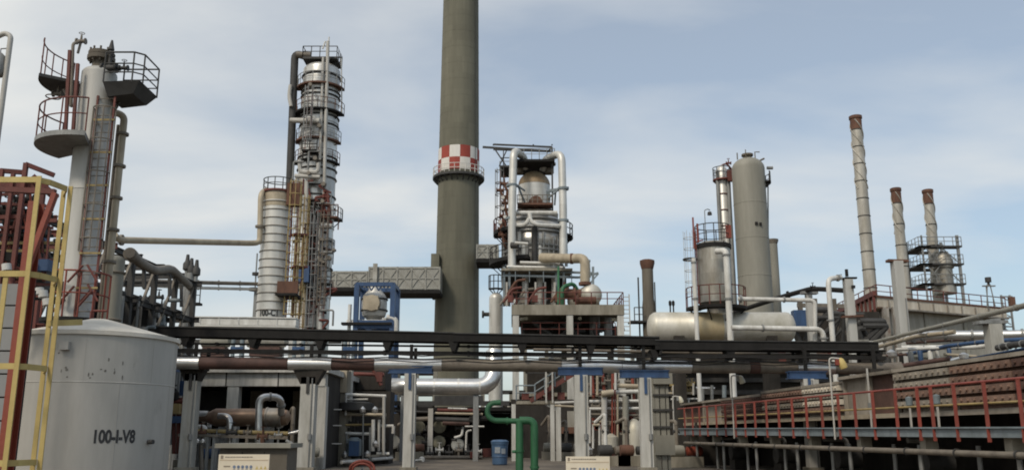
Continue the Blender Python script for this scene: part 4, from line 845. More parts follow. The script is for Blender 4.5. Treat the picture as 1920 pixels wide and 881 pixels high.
m = MB(); rail_path(m, [(xa - 7 * s_, Y_ - .2, zt1), (xb_ + 6 * s_, Y_ - .2, zt1), (xb_ + 6 * s_, Y_ + 7, zt1)], 1.05, 1.3, .045); m.build('top_handrail', 'red_dark', t_)
m = MB(); rail_path(m, [(xa + .5, Y_ + .2, zf), (xb_ - .4, Y_ + .2, zf)], 1.05, 1.6, .035); m.build('floor_handrail', 'red_dark', t_)
m = MB(); zl_ = PZ(735, Y_)
m.bx(xa - 6 * s_ + .55, xb_ + 6 * s_, Y_ + .4, Y_ + 7.4, zl_ - .3, zl_); m.build('mezzanine_slab', 'concrete_old', t_)
m = MB()
for x, y in ((979, 595), (986, 594), (1087, 594), (1150, 596), (1155, 597)): p = P(x, y, Y_ + .5); m.lathe([(.14, 0), (.19, -.22), (.05, -.26)], (p.x, p.y, p.z), seg=10)
m.build('lamps', 'lamp_glass', t_)
m = MB()
for i in range(14): p = P(RND.uniform(975, 1130), RND.uniform(600, 622), Y_ + RND.uniform(1, 5)); m.tube([p, p + Vector((RND.uniform(-2.5, 2.5), 0, 0)), p + Vector((0, 0, -1.2))], RND.uniform(.1, .3), bend=.2, seg=7)
m.build('inner_pipes', 'dark_grey', t_)
m = MB(); m.tube([P(1115, 572, Y_ + 3), P(1115, 640, Y_ + 3)], .45, seg=12); m.tube([P(1140, 595, Y_ + 2), P(1140, 640, Y_ + 2)], .35); m.build('pale_stub', 'grey_steel', t_)
# ladder stack of rungs at right column (small brackets)
m = MB()
for i in range(10): m.beam((xb_ + 6 * s_ + .02, Y_ - .2, zf + i * .35), (xb_ + 6 * s_ + .5, Y_ - .2, zf + i * .35), .06, .06)
m.beam((xb_ + 6 * s_ + .5, Y_ - .2, 0), (xb_ + 6 * s_ + .5, Y_ - .2, zt1 + .9), .09, .09); m.build('rungs', 'pale_steel', t_)
# drum with round head on the frame
c = P(1110, 552, Y_ + 2.0); t_ = thing('horizontal_drum', 'round cream drum end resting on the concrete table', 'drum', c - Vector((0, 0, 1.0)))
rd = 20 * S(552, Y_ + 2); m = MB(); m.lathe([(.05, -rd * .55), (rd * .45, -rd * .5), (rd * .8, -rd * .3), (rd, 0), (rd, 4.2), (.1, 4.6)], c, seg=32, dirv=(-.25, 1, 0)); m.build('shell', 'drum', t_)
m = MB(); m.box(c + Vector((0, .8, -rd * .9)), (rd * 1.5, .4, rd * .5)); m.box(c + Vector((-.7, 3.2, -rd * .9)), (rd * 1.5, .4, rd * .5)); m.build('saddle', 'concrete_old', t_)
m = MB(); p = P(1090, 552, Y_ + 1); m.cyl(p, p + Vector((-1.8, .2, .1)), .45); flange(m, p + Vector((-.6, 0, 0)), (1, 0, 0), .62, .2); p = P(1082, 563, Y_ + .8); m.cyl(p, p + Vector((1.6, 0, 0)), .32); flange(m, p, (1, 0, 0), .5, .2); m.build('red_nozzles', 'stack_rust', t_)
t_ = thing('transfer_line', 'fat tan elbow pipe dropping to the drum on the concrete table', 'pipe', P(1085, 500, Y_ + 2))
m = MB(); re = 9.5 * S(500, Y_); m.tube([P(1016, 483, Y_ + 6), P(1072, 485, Y_ + 3), P(1097, 484, Y_ + 2.2), P(1097, 534, Y_ + 2.2)], re, bend=1.6, seg=18, nb=8); pp_ = m.build('pipe', 'tan', t_)
m = MB(); flange(m, P(1072, 485, Y_ + 3.0), (1, -.1, 0), re * 1.12, .25); flange(m, P(1097, 532, Y_ + 2.2), (0, 0, 1), re * 1.3, .25); m.build('flanges', 'stack_rust', pp_ if pp_ and pp_.parent == t_ else t_)
t_ = thing('green_pipe', 'green bent pipe standing on the concrete table beside the drum', 'pipe', P(1060, 560, Y_))
m = MB(); m.tube([P(1054, 572, Y_ + .3), P(1054, 538, Y_ + .3), P(1075, 531, Y_ + .8), P(1083, 545, Y_ + 1)], .17, bend=.4); m.tube([P(1047, 572, Y_ + .5), P(1047, 500, Y_ + 4)], .10); pp_ = m.build('pipe', 'green', t_)
# ================================================================== right group: drum, short column, tall column, stacks
Y_ = 60.0; xl_, xr_ = PX(1213, 612, Y_), PX(1490, 612, Y_); zc = PZ(614, Y_); r = 29 * S(612, Y_)
t_ = thing('horizontal_drum', 'long cream horizontal drum under the short railed column', 'drum', ((xl_ + xr_) / 2, Y_, 0))
L_ = xr_ - xl_; e = r * .55
pr = [(.05, 0), (r * .5, e * .12), (r * .8, e * .38), (r * .96, e * .75), (r, e)]
m = MB(); m.lathe(pr + [(r, L_ * .31), (r + .015, L_ * .31 + .02), (r + .015, L_ * .31 + .10), (r, L_ * .31 + .12), (r, L_ - e)] + [(a, L_ - b) for a, b in pr[::-1][1:]], (xl_, Y_, zc), seg=44, dirv=(1, 0, 0)); m.build('shell', 'drum', t_)
m = MB(); m.lathe([(r + .02, L_ * .33), (r + .02, L_ * .50)], (xl_, Y_, zc), seg=44, dirv=(1, 0, 0)); m.build('stained_band', 'drum_stain', t_)
for f_ in (.2, .82): m = MB(); m.box((xl_ + L_ * f_, Y_, zc * .5 - .3), (.7, r * 1.6, zc - .6)); m.build('saddle', 'concrete_dark', t_)
m = MB()
for x in (1257, 1263): p = P(x, 585, Y_); m.cyl(p, p + Vector((0, 0, .45)), .05); m.lathe([(.05, .4), (.10, .5), (.10, .72), (.03, .8)], p, seg=10)
m.build('vents', 'dark', t_)
# short column on the drum
Y_ = 60.0; xc_ = PX(1340, 520, Y_); r = 31 * S(520, Y_); za, zt = zc + .9, PZ(462, Y_)
t_ = thing('column', 'short stained silver column with two railed platforms above the drum', 'column', (xc_, Y_, za))
m = MB(); m.lathe([(r * .55, za), (r * .55, PZ(578, Y_)), (r, PZ(568, Y_)), (r, zt), (r * .8, zt + .25), (.1, zt + .4)], (xc_, Y_, 0), seg=40); m.build('shell', 'alu_dirty', t_)
round_platform(t_, (xc_, Y_), PZ(460, Y_), r * .8, r * 1.08, 0, 2 * pi, 'dark_grey', 'dark', h=36 * S(440, Y_), posts=11, r=.035, t=.28, brackets=False)
m = MB(); m.ring((xc_, Y_, PZ(455, Y_)), r * 1.05, .05, 2.6, 3.9, seg=8); m.box((xc_ - r * 1.0, Y_ - .5, PZ(440, Y_)), (.12, .12, 36 * S(440, Y_))); m.box((xc_ - r * 1.25, Y_ - .5, PZ(440, Y_)), (.10, .1, 60 * S(440, Y_))); m.box((xc_ + r * .85, Y_ - .6, PZ(438, Y_)), (.35, .2, .9)); m.build('red_gate_posts', 'red', t_)
round_platform(t_, (xc_, Y_), PZ(577, Y_), r * .9, 56 * S(577, Y_), -pi * 1.08, .1, 'red_dark', 'dark', h=36 * S(560, Y_), posts=10, r=.035, t=.18)
caged_ladder(t_, PX(1304, 500, Y_), Y_ - .3, PZ(572, Y_), PZ(462, Y_), pi * 1.0, 'red_dark', 'pale_steel', .40, .8, .02, .75)
m = MB(); m.ring((PX(1293, 500, Y_), Y_ - .3, PZ(488, Y_)), .45, .07, seg=16); m.build('cage_landing', 'dark_grey', t_)
t_ = thing('gooseneck_lamp', 'small bent lamp on a thin pole above the short column', 'lamp', P(1322, 425, 60))
x0 = PX(1322, 415, 61.5); m = MB(); m.tube([(x0, 61.5, PZ(470, 61.5)), (x0, 61.5, PZ(394, 61.5)), (x0 + .25, 61.5, PZ(392, 61.5))], .03, bend=.1, seg=6); m.build('pole', 'grey_steel', t_)
m = MB(); m.lathe([(.05, .14), (.14, .08), (.17, -.12), (.05, -.15)], (x0 + .35, 61.5, PZ(400, 61.5)), seg=10); m.tube([(x0 + .2, 61.5, PZ(392, 61.5)), (x0 + .4, 61.5, PZ(394, 61.5))], .03); m.build('lamp_head', 'dark_grey', t_)
# two tall pale pipes in front of it, and horizontals
for x, y0, lb in ((1304, 484, 'thinner pale vertical pipe beside the cage of the short column'), (1366, 470, 'pale vertical pipe hooked onto the short stained column')):
    Yk = 57.6; t_ = thing('vertical_pipe', lb, 'pipe', (PX(x, 560, Yk), Yk, 0)); xx = PX(x, 560, Yk); rr = (4.2 if x < 1350 else 6) * S(560, Yk); m = MB()
    pts = [(xx, Yk, 0), (xx, Yk, PZ(y0, Yk))]
    if x > 1350: pts += [(xx - .45, Yk + .7, PZ(y0 - 3, Yk))]
    m.tube(pts, rr, bend=.3, seg=12); pp_ = m.build('pipe', 'white_paint', t_)
    m = MB(); flange(m, (xx, Yk, PZ(560, Yk)), (0, 0, 1), rr * 1.35, .12); flange(m, (xx, Yk, PZ(y0 + 8, Yk)), (0, 0, 1), rr * 1.35, .1); m.build('flanges', 'grey_steel', pp_ if pp_ and pp_.parent == t_ else t_)
t_ = thing('horizontal_pipe', 'upper pale horizontal pipe between short column and grey tray post', 'pipe', P(1450, 562, 57)); m = MB(); m.tube([P(1384, 560, 57), P(1528, 563, 57), P(1528, 640, 57)], 4 * S(562, 57), bend=.35, seg=12); pp_ = m.build('pipe', 'white_paint', t_)
m = MB(); flange(m, P(1388, 560, 57), (1, 0, 0), .26, .14); flange(m, P(1470, 561.5, 57), (1, 0, 0), .2, .1); m.build('flanges', 'grey_steel', pp_ if pp_ and pp_.parent == t_ else t_)
t_ = thing('horizontal_pipe', 'lower pale horizontal pipe bending down before the cable tray', 'pipe', P(1450, 616, 56.5)); m = MB(); m.tube([P(1372, 614, 56.5), P(1543, 617, 56.5), P(1546, 660, 56.5)], 5 * S(616, 56.5), bend=.5, seg=12); pp_ = m.build('pipe', 'white_paint', t_)
m = MB(); flange(m, P(1430, 615, 56.5), (1, 0, 0), .24, .1); flange(m, P(1545, 634, 56.5), (0, 0, 1), .26, .1); m.build('flanges', 'grey_steel', pp_ if pp_ and pp_.parent == t_ else t_)
# tall grey column
Y_ = 74.0; xc_ = PX(1410, 440, Y_); r = 30.5 * S(440, Y_); zt = PZ(318, Y_)
t_ = thing('column', 'tall plain grey column with a domed top behind the drum', 'column', (xc_, Y_, 0))
m = MB(); m.lathe([(r, 0)] + [q for y in (520, 450, 385) for q in ((r, PZ(y, Y_)), (r + .018, PZ(y, Y_) + .02), (r + .018, PZ(y, Y_) + .06), (r, PZ(y, Y_) + .08))] + dome(r, r * .75, zt, 10), (xc_, Y_, 0), seg=44); m.build('shell', 'grey_col', t_)
m = MB(); zz_ = zt + r * .75; m.cyl((xc_, Y_, zz_ - .1), (xc_, Y_, zz_ + .25), .35); flange(m, (xc_, Y_, zz_ + .25), (0, 0, 1), .5, .16); m.tube([(xc_ - 1.0, Y_ - .5, zz_ - .3), (xc_ - 1.0, Y_ - .5, zz_ + .3)], .05); m.tube([(xc_ - .35, Y_ - .8, zz_ - .2), (xc_ - .35, Y_ - .8, zz_ + .5)], .04); m.tube([(xc_ + .5, Y_ - .6, zz_ - .2), (xc_ + .5, Y_ - .6, zz_ + .35), (xc_ + .9, Y_ - .6, zz_ + .35)], .05); m.tube([(xc_ + .9, Y_ - .5, zz_ - .4), (xc_ + 1.3, Y_ - .5, zz_ - .2)], .08); m.build('top_nozzle', 'stack_brown', t_)
round_platform(t_, (xc_, Y_), PZ(343, Y_), r, 40 * S(343, Y_), -pi * .18, pi * .12, 'dark_grey', 'dark', h=18 * S(340, Y_), posts=3, r=.035)
m = MB(); p = P(1438, 315, Y_); m.cyl(p, p + Vector((.5, 0, 0)), .14); p = P(1437, 372, Y_); m.tube([P(1440, 345, Y_), P(1441, 580, Y_)], .06); m.build('side_nozzles', 'grey_steel', t_)
m = MB()
for x, y, w in ((1418, 419, .22), (1426, 420, .2)): p = P(x, y, Y_ - r); m.box((p.x, Y_ - sqrt(max(.01, r * r - (p.x - xc_) ** 2)) - .06, p.z), (w, .12, .25))
m.build('lugs', 'dark', t_)
# silver slim column behind the short one
Y_ = 76.0; xc_ = PX(1357, 400, Y_); r = 9.5 * S(400, Y_); zt = PZ(318, Y_)
t_ = thing('column', 'slim silver column with a little top platform beside the tall grey one', 'column', (xc_, Y_, 0))
m = MB(); m.lathe([(r, 0), (r, zt), (r * .6, zt + .3), (.05, zt + .4)], (xc_, Y_, 0), seg=24); m.build('shell', 'alu_pale', t_)
m = MB(); m.cyl((xc_ - 10 * S(400, Y_), Y_ - .3, 0), (xc_ - 10 * S(400, Y_), Y_ - .3, PZ(322, Y_)), .16); m.cyl((xc_ + 10 * S(400, Y_), Y_ - .3, 0), (xc_ + 10 * S(400, Y_), Y_ - .3, PZ(340, Y_)), .2); m.build('side_pipes', 'grey_steel', t_)
round_platform(t_, (xc_, Y_), PZ(337, Y_), r * .9, 17 * S(337, Y_), 0, 2 * pi, 'dark_grey', 'red_dark', h=22 * S(330, Y_), posts=8, r=.035)
m = MB(); 
for y in (365, 395, 425): m.ring((xc_, Y_, PZ(y, Y_)), r + .03, .05, seg=20)
m.tube([P(1350, 312, Y_), P(1362, 306, Y_), P(1372, 318, Y_)], .08, bend=.3); valve(m, P(1366, 306, Y_), .2); m.box(P(1372, 330, Y_ - .6), (.8, .4, 1.0)); m.build('top_fittings', 'red_dark', t_)
# brown stack with flared cap, and slim stack right of the tall column
Y_ = 78.0; xc_ = PX(1215, 540, Y_); r = 10.5 * S(540, Y_); zt = PZ(492, Y_)
t_ = thing('stack', 'short brown stack with a flared cap by the end of the cream drum', 'stack', (xc_, Y_, 0))
m = MB(); m.lathe([(r * 1.15, 0), (r * 1.15, PZ(575, Y_)), (r, PZ(560, Y_)), (r, zt), (r * .8, zt + .02)], (xc_, Y_, 0), seg=28); m.build('shell', 'stack_brown', t_)
m = MB(); m.lathe([(r * 1.05, zt - .6), (r * 1.32, zt - .1), (r * 1.32, zt + .16), (r * .9, zt + .24), (.1, zt + .24)], (xc_, Y_, 0), seg=28); m.build('cap', 'stack_rust', t_)
m = MB(); m.cyl((xc_ - r - .35, Y_, 0), (xc_ - r - .35, Y_, PZ(520, Y_)), .07); m.cyl((xc_ + r + .05, Y_ - .3, PZ(600, Y_)), (xc_ + r + .05, Y_ - .3, PZ(530, Y_)), .06); rail_path(m, [P(1190, 602, Y_ - 1), P(1206, 602, Y_ - 1)], 1.2, .5, .045); m.box(P(1203, 604, Y_), (2.2, 1.5, .15)); m.build('ladder_and_stand', 'dark_grey', t_)
Y_ = 84.0; xc_ = PX(1451, 500, Y_); r = 9 * S(500, Y_); zt = PZ(452, Y_)
t_ = thing('stack', 'slim grey stack half hidden by the tall grey column', 'stack', (xc_, Y_, 0))
m = MB(); m.lathe([(r, 0), (r, zt)], (xc_, Y_, 0), seg=24); m.build('shell', 'grey_col', t_)
m = MB(); m.lathe([(r, zt - .3), (r * 1.25, zt), (r * 1.25, zt + .15), (.1, zt + .16)], (xc_, Y_, 0), seg=24); m.build('cap', 'grime_pipe', t_)

# ================================================================== three rust-topped stacks
def big_stack(xb, yb, yt, wt, wb, Y_, lab, cap=30):
    xc_ = PX(xb, yb, Y_); rt, rb = wt / 2 * S(yt, Y_), wb / 2 * S(yb, Y_); z0, zt = PZ(yb, Y_), PZ(yt, Y_)
    t_ = thing('stack', lab, 'stack', (xc_, Y_, 0), 'rust topped stacks by the furnace'); zc_ = zt - cap * S(yt, Y_)
    m = MB(); m.lathe([(rb, 0), (rb, z0), (rt, zc_)], (xc_, Y_, 0), seg=30); m.build('shell', 'stack_steel', t_)
    m = MB(); m.lathe([(rt + .03, zc_), (rt + .02, zt - .5), (rt * 1.18, zt - .4), (rt * 1.18, zt - .05), (rt * 1.02, zt), (rt * .8, zt), (rt * .8, zt - 1.5)], (xc_, Y_, 0), seg=30); m.build('rusty_top', 'stack_rust', t_)
    m = MB(); n = int((zc_ - z0) / 2.15)
    for i in range(n + 1): z = z0 + (zc_ - z0) * i / max(1, n); rr = rb + (rt - rb) * (z - z0) / (zc_ - z0); m.ring((xc_, Y_, z), rr + .02, .055, seg=30)
    m.build('joint_rings', 'dark_grey', t_)
    m = MB()
    for h in range(3):
        ph = h * 2 * pi / 3; L = min(12.0, (zt - z0) * .42); N = 40; pts = []
        for i in range(N): a = ph + 2 * pi * i / N * (L / 7.0); z = zt - .6 - L * i / N; rr = rt + .06; pts.append((xc_ + rr * cos(a), Y_ + rr * sin(a), z))
        m.tube(pts, .065, seg=6)
    m.build('helical_strakes', 'stack_steel', t_); return t_
big_stack(1632, 540, 218, 20, 23, 106, 'tallest rust-topped stack rising behind the furnace roof corner', 28)
big_stack(1697, 540, 353, 17, 20, 108, 'rust-topped stack behind the flat-headed pole', 30)
big_stack(1758, 540, 356, 17, 20, 110, 'rust-topped stack standing inside the scaffold tower', 28)
Y_ = 108.0; t_ = thing('scaffold_tower', 'grey scaffold tower built round a rust-topped stack', 'scaffold', (PX(1768, 500, 110), 110, PZ(550, 110)))
xa, xb_ = PX(1733, 500, Y_), PX(1800, 500, Y_); zb_, zt_ = PZ(552, Y_), PZ(450, Y_)
for xx in (xa, xb_):
    for yy in (Y_, Y_ + 4.2): m = MB(); m.beam((xx, yy, zb_ - 8), (xx, yy, zt_ + .6), .18 if xx < xb_ else .34, .18); m.build('tower_post', 'grey_steel', t_)
for y in (461, 494, 531):
    z = PZ(y, Y_); m = MB(); m.bx(xa - .5, xb_ + .4, Y_ - .3, Y_ + 1.0, z - .2, z); m.bx(xa - .5, xb_ + .4, Y_ + 3.4, Y_ + 4.6, z - .2, z); m.bx(xa - .5, xa + .9, Y_ - .3, Y_ + 4.5, z - .21, z - .01); m.build('platform', 'dark_grey', t_)
    m = MB(); rail_path(m, [(xb_ + .4, Y_ - .2, z), (xa - .5, Y_ - .2, z), (xa - .5, Y_ + 4.4, z), (xb_ + .4, Y_ + 4.4, z)], 1.1, 1.0, .05); m.build('handrail', 'grey_steel', t_)
m = MB()
for ya, yb in ((461, 494), (494, 531)): m.beam((xa, Y_, PZ(yb, Y_)), (xa + 2.2, Y_, PZ(ya, Y_)), .1, .1); m.beam((xb_, Y_, PZ(yb, Y_)), (xb_ - 2.2, Y_, PZ(ya, Y_)), .1, .1); m.beam((xa + 2.0, Y_, PZ(yb, Y_)), (xa + .2, Y_, PZ(ya, Y_)), .1, .1)
m.build('braces', 'grey_steel', t_)
m = MB(); m.lathe([(.1, PZ(552, 109)), (1.25, PZ(551, 109)), (1.25, PZ(535, 109)), (1.0, PZ(534, 109)), (1.0, PZ(505, 109)), (1.2, PZ(503, 109)), (1.2, PZ(490, 109)), (.75, PZ(476, 109)), (.1, PZ(475, 109))], (PX(1770, 510, 109), 109, 0), seg=20); m.build('inner_vessel', 'alu_dirty', t_)

# ================================================================== furnace building with railed roof
cx_, cy_ = PX(1648, 600, 80), 80.0
zt_ = PZ(553, 80); zb_ = PZ(576, 80)
Rv = Vector((PX(1886, 576, 88) - cx_, 8.0, 0)); Lv = Vector((PX(1572, 580, 92) - cx_, 12.0, 0)); cv = Vector((cx_, cy_, 0))
t_ = thing('furnace_building', 'pale grey furnace building with rusty railed roof edge', 'building', cv)
m = MB(); i_ = .06
base = [cv + Rv * i_ + Lv * .06, cv + Rv * .97 + Lv * .06, cv + Rv * .97 + Lv, cv + Rv * i_ + Lv]
m.prism(base, (0, 0, zb_ - .02)); m.build('walls', 'wall_grey', t_)
m = MB(); top = [cv, cv + Rv, cv + Rv + Lv, cv + Lv]; m.prism([p + Vector((0, 0, zb_)) for p in top], (0, 0, zt_ - zb_ - .22)); m.build('roof_fascia', 'fascia', t_)
m = MB(); m.prism([p * 1.0 + Vector((0, 0, zt_ - .21)) for p in (cv - (Rv + Lv) * .01, cv + Rv * 1.01, cv + Rv + Lv, cv + Lv * 1.02)], (0, 0, .2)); m.build('roof_edge', 'stack_rust', t_)
m = MB(); rail_path(m, [p + Vector((0, 0, zt_ - .2)) for p in (cv + Lv, cv, cv + Rv)], 1.15, 1.8, .05); m.build('roof_handrail', 'red_dark', t_)
m = MB()
for k in range(9): p = cv + Rv * (.08 + k * .11) + Vector((0, -.1, 0)); m.beam(p + Vector((0, 0, zb_ - .1)), p + Vector((0, 0, zt_ - .3)), .10, .10)
m.beam(cv + Vector((0, -.12, zb_ - .02)), cv + Rv + Vector((0, -.12, zb_ - .02)), .3, .14); m.build('fascia_ribs', 'alu_rusty', t_)
m = MB(); 
for k in range(4): p = cv + Rv * (.06 + k * .303) + Lv * .055; m.beam(p, p + Vector((0, 0, zb_)), .3, .3)
n_ = cv + Rv * .06 + Lv * .05; m.beam(n_ + Vector((0, -.1, zb_ - 2.2)), cv + Rv * .97 + Lv * .05 + Vector((0, -.1, zb_ - 2.2)), .2, .24); m.beam(n_ + Vector((0, -.1, zb_ - 4.1)), cv + Rv * .97 + Lv * .05 + Vector((0, -.1, zb_ - 4.1)), .2, .24); m.build('wall_stanchions', 'grey_col', t_)
m = MB(); p = cv + Vector((-.1, -.1, 0)); m.beam(p + Vector((.7, 0, 0)), p + Vector((.7, 0, zb_)), .5, .4); m.beam(p + Vector((1.5, 0, 0)), p + Vector((1.5, 0, zb_)), .35, .4); m.build('rusty_corner_posts', 'alu_rusty', t_)
m = MB(); a = cv + Vector((0, 0, zt_ - .1)); b = cv + Lv * 1.02 + Vector((0, 0, zt_ - .1)); m.beam(a + Vector((-.25, -.2, .25)), b + Vector((-.25, 0, .1)), .3, .45)
for k in range(10): p = cv + Lv * (k / 10); m.beam(p + Vector((-.3, 0, zb_ - 1.0)), p + Vector((-.3, 0, zt_)), .18, .18)
m.build('left_truss', 'red_dark', t_)
m = MB(); 
for k in range(5): p = cv + Lv * (.1 + k * .2) + Vector((-.4, 0, zb_ - 2.4)); m.tube([p, p + Lv * .18], .4, seg=8)
m.tube([cv + Lv * .1 + Vector((-.6, 0, zb_ - 3.8)), cv + Lv * .9 + Vector((-.6, 0, zb_ - 3.8))], .5, seg=10); m.build('side_piping', 'dark_grey', t_)
# mast on its roof
Yk = 86; t_ = thing('lattice_mast', 'little lattice mast standing on the furnace roof', 'mast', (PX(1855, 560, Yk), Yk, PZ(568, Yk)))
xx = PX(1855, 545, Yk); m = MB()
for dx, dy in ((-.4, 0), (.4, 0), (0, .5)): m.tube([(xx + dx, Yk + dy, PZ(575, Yk)), (xx + dx * .35, Yk + dy, PZ(533, Yk))], .06, seg=6)
m.beam((xx - .6, Yk, PZ(536, Yk)), (xx + .6, Yk, PZ(536, Yk)), .3, .1); m.build('lattice', 'grey_steel', t_)
m = MB(); m.cyl((xx, Yk, PZ(535, Yk)), (xx, Yk, PZ(527, Yk)), .12); m.cyl((xx, Yk, PZ(529, Yk)), (xx, Yk, PZ(520, Yk)), .28); m.build('beacon', 'dark_grey', t_)
t_ = thing('open_stair_tower', 'open stair tower with a rusty box at the end of the furnace', 'stair tower', (PX(1890, 600, 90), 90, 0))
m = MB(); 
for x in (1880, 1896): m.beam((PX(x, 580, 90), 90, 0), (PX(x, 580, 90), 90, PZ(553, 90)), .16, .16)
for y in (556, 575, 595, 612): m.beam(P(1878, y, 90), P(1898, y, 90), .1, .14)
for k in range(5): m.beam(P(1880, 558 + k * 14, 90), P(1896, 566 + k * 14, 90), .08, .08)
m.build('frame', 'grey_steel', t_)
m = MB(); m.box(P(1897, 565, 90), (.5, .5, .9)); m.build('rusty_box', 'stack_rust', t_)

# ================================================================== poles and pipes in front of the furnace
def post(px, ytop, w, Y_, lb, mt='grey_col_light', name='steel_post', top=None):
    xx = PX(px, (ytop + 640) / 2, Y_); t_ = thing(name, lb, 'post', (xx, Y_, 0)); r_ = w / 2 * S(600, Y_); m = MB(); m.beam((xx, Y_, 0), (xx, Y_, PZ(ytop, Y_)), r_ * 2, r_ * 2); m.build('post', mt, t_)
    return t_, xx
t_, xx = post(1688, 490, 18, 58, 'tall grey post with a flat rusty head plate before the furnace', 'grey_col_light', 'flat_headed_pole')
m = MB(); m.beam(P(1663, 489, 58), P(1701, 490, 58), .5, .16); m.build('head_plate', 'stack_rust', t_)
m = MB(); m.beam((xx + .22, 58 - .34, 0), (xx + .22, 58 - .34, PZ(560, 58)), .06, .06); m.build('conduit', 'grey_steel', t_)
t_, xx = post(1594, 524, 15, 56, 'grey post crowned by valves and a cross bar before the rusty roof', 'grey_col_light', 'valve_post')
m = MB(); m.beam(P(1584, 521, 56), P(1606, 521, 56), .25, .1); p = P(1588, 518, 56); m.cyl(p, p + Vector((0, 0, .45)), .10); valve(m, P(1577, 523, 56), .14); m.cyl(P(1600, 540, 55.6), P(1600, 535, 55.6), .12); m.build('cross_bar_and_valves', 'dark', t_)
m = MB(); m.beam(P(1578, 594, 55.6), P(1618, 592, 55.6), .3, .12); m.build('bracket', 'stack_rust', t_)
t_ = thing('bent_pipe', 'white pipe rising and bending over to the valve post', 'pipe', (PX(1556, 580, 55), 55, 0)); m = MB(); m.tube([(PX(1557, 580, 55), 55, 0), (PX(1557, 580, 55), 55, PZ(523, 55)), P(1576, 520, 55.8)], .16, bend=.4, seg=12); pp_ = m.build('pipe', 'white_paint', t_)
m = MB(); flange(m, P(1557, 600, 55), (0, 0, 1), .22, .08); flange(m, P(1571, 521, 55.5), (1, .4, 0), .22, .08); m.build('flanges', 'grey_steel', pp_ if pp_ and pp_.parent == t_ else t_)
t_, xx = post(1519, 552, 11, 60, 'grey post with a tray plate beside the two pale horizontal pipes', 'grey_col_light', 'tray_post')
m = MB(); m.beam(P(1502, 549, 60), P(1532, 549, 60), .5, .18); m.build('tray_plate', 'grey_steel', t_)
t_ = thing('dark_pipe', 'dark sagging pipe line between the tall column and the valve post', 'pipe', P(1520, 545, 59)); m = MB(); m.tube([P(1378, 585, 70), P(1470, 555, 64), P(1522, 541, 59), P(1560, 543, 58), P(1590, 545, 57)], .17, bend=1.5, seg=10); pp_ = m.build('pipe', 'dark', t_)
m = MB(); p = P(1524, 538, 59); valve(m, p, .14); p = P(1478, 552, 63.4); flange(m, p, (1, 0, .3), .26, .1); m.build('fittings', 'dark', t_)
# dense dark equipment between the drum and the furnace, seen over the tray
t_ = thing('equipment_rack', 'dim equipment rack between the cream drum and the furnace', 'equipment', (PX(1540, 600, 76), 76, 0))
for x in (1502, 1530, 1566): m = MB(); m.beam((PX(x, 600, 76), 76, 0), (PX(x, 600, 76), 76, PZ(560, 76)), .35, .35); m.build('frame_post', 'stack_brown', t_)
m = MB()
for y in (572, 590, 622): m.beam(P(1495, y, 76), P(1590, y + 2, 76), .3, .35)
m.build('frame_beams', 'grime_pipe', t_)
m = MB(); m.bx(PX(1496, 600, 79), PX(1650, 600, 79), 79, 79.4, 0, PZ(584, 79)); m.build('back_panel', 'concrete_dark', t_)
m = MB()
for i in range(12): p = P(RND.uniform(1500, 1640), RND.uniform(580, 635), 74.5); m.tube([p, p + Vector((RND.uniform(-1.5, 2.5), 0, 0)), p + Vector((0, .5, -2))], RND.uniform(.1, .3), bend=.3, seg=8)
m.build('piping', 'dark_grey', t_)
m = MB(); m.box(P(1500, 600, 74.5), (1.2, .8, 1.6)); m.build('blue_motor', 'blue', t_)

# ================================================================== pipes running up to the right edge
def run(name, lb, pts, wpx, mt, fl=True, grp=None, flm='grey_steel'):
    mid = pts[len(pts) // 2]; t_ = thing(name, lb, 'pipe', P(*mid), grp); q = [P(*p) for p in pts]; r_ = wpx / 2 * S(mid[1], mid[2]); m = MB(); m.tube(q, r_, bend=r_ * 3, seg=14); pp_ = m.build('pipe', mt, t_)
    if fl:
        m = MB(); a, b = q[0], q[-1]
        for i in range(len(q) - 1):
            for f_ in (.3, .75): flange(m, q[i].lerp(q[i + 1], f_), q[i + 1] - q[i], r_ * 1.25, r_ * .5)
        m.build('flanges', flm, pp_ if pp_ and pp_.parent == t_ else t_)
    return t_
run('sloping_pipe', 'long grey pipe climbing in front of the furnace wall', [(1640, 641, 52), (1700, 626, 46), (1800, 602, 38), (1950, 566, 30)], 9, 'grey_col')
run('sloping_pipe', 'lower yellowish pipe under the climbing grey one', [(1640, 652, 52), (1720, 630, 44), (1790, 622, 42)], 8, 'tan')
run('silver_pipe', 'thick bright silver pipe lying below the furnace wall', [(1700, 634, 50), (1740, 628, 49), (1850, 628, 48), (1940, 626, 47)], 17, 'alu_pipe')
run('horizontal_pipe', 'brown pipe passing behind the flat-headed stout pier', [(1700, 642, 54), (1810, 634, 54), (1950, 624, 52)], 8, 'brown_pipe')
run('horizontal_pipe', 'pale pipe under the brown one behind the stout pier', [(1690, 652, 53), (1830, 650, 52), (1960, 634, 50)], 9, 'white_paint')
run('blue_pipe', 'dark blue pipe sloping behind the stout pier', [(1700, 664, 50), (1780, 648, 45), (1850, 640, 42), (1950, 634, 40)], 8, 'blue')
t_, xx = post(1862, 607, 24, 40, 'stout grey pier with a flat head before the furnace wall', 'concrete', 'pier')
m = MB(); m.beam(P(1830, 605, 40), P(1884, 604, 40), .6, .14); m.beam(P(1852, 601, 40), P(1872, 600, 40), .4, .12); m.build('head_plate', 'grey_steel', t_)
t_ = thing('blue_beam', 'blue steel beam sloping up above the ribbed coolers', 'beam', P(1880, 668, 33)); m = MB(); m.ibeam(P(1815, 678, 37), P(1960, 652, 31), .3, .26); m.build('beam', 'blue', t_)
m = MB(); m.beam(P(1870, 670, 34.5), P(1870, 720, 34.5), .2, .2); m.build('stub', 'blue', t_)
run('blue_pipe', 'fat dark grey pipe just above the sloping blue beam', [(1870, 652, 38), (1900, 646, 37), (1960, 640, 35)], 12, 'dark_grey')
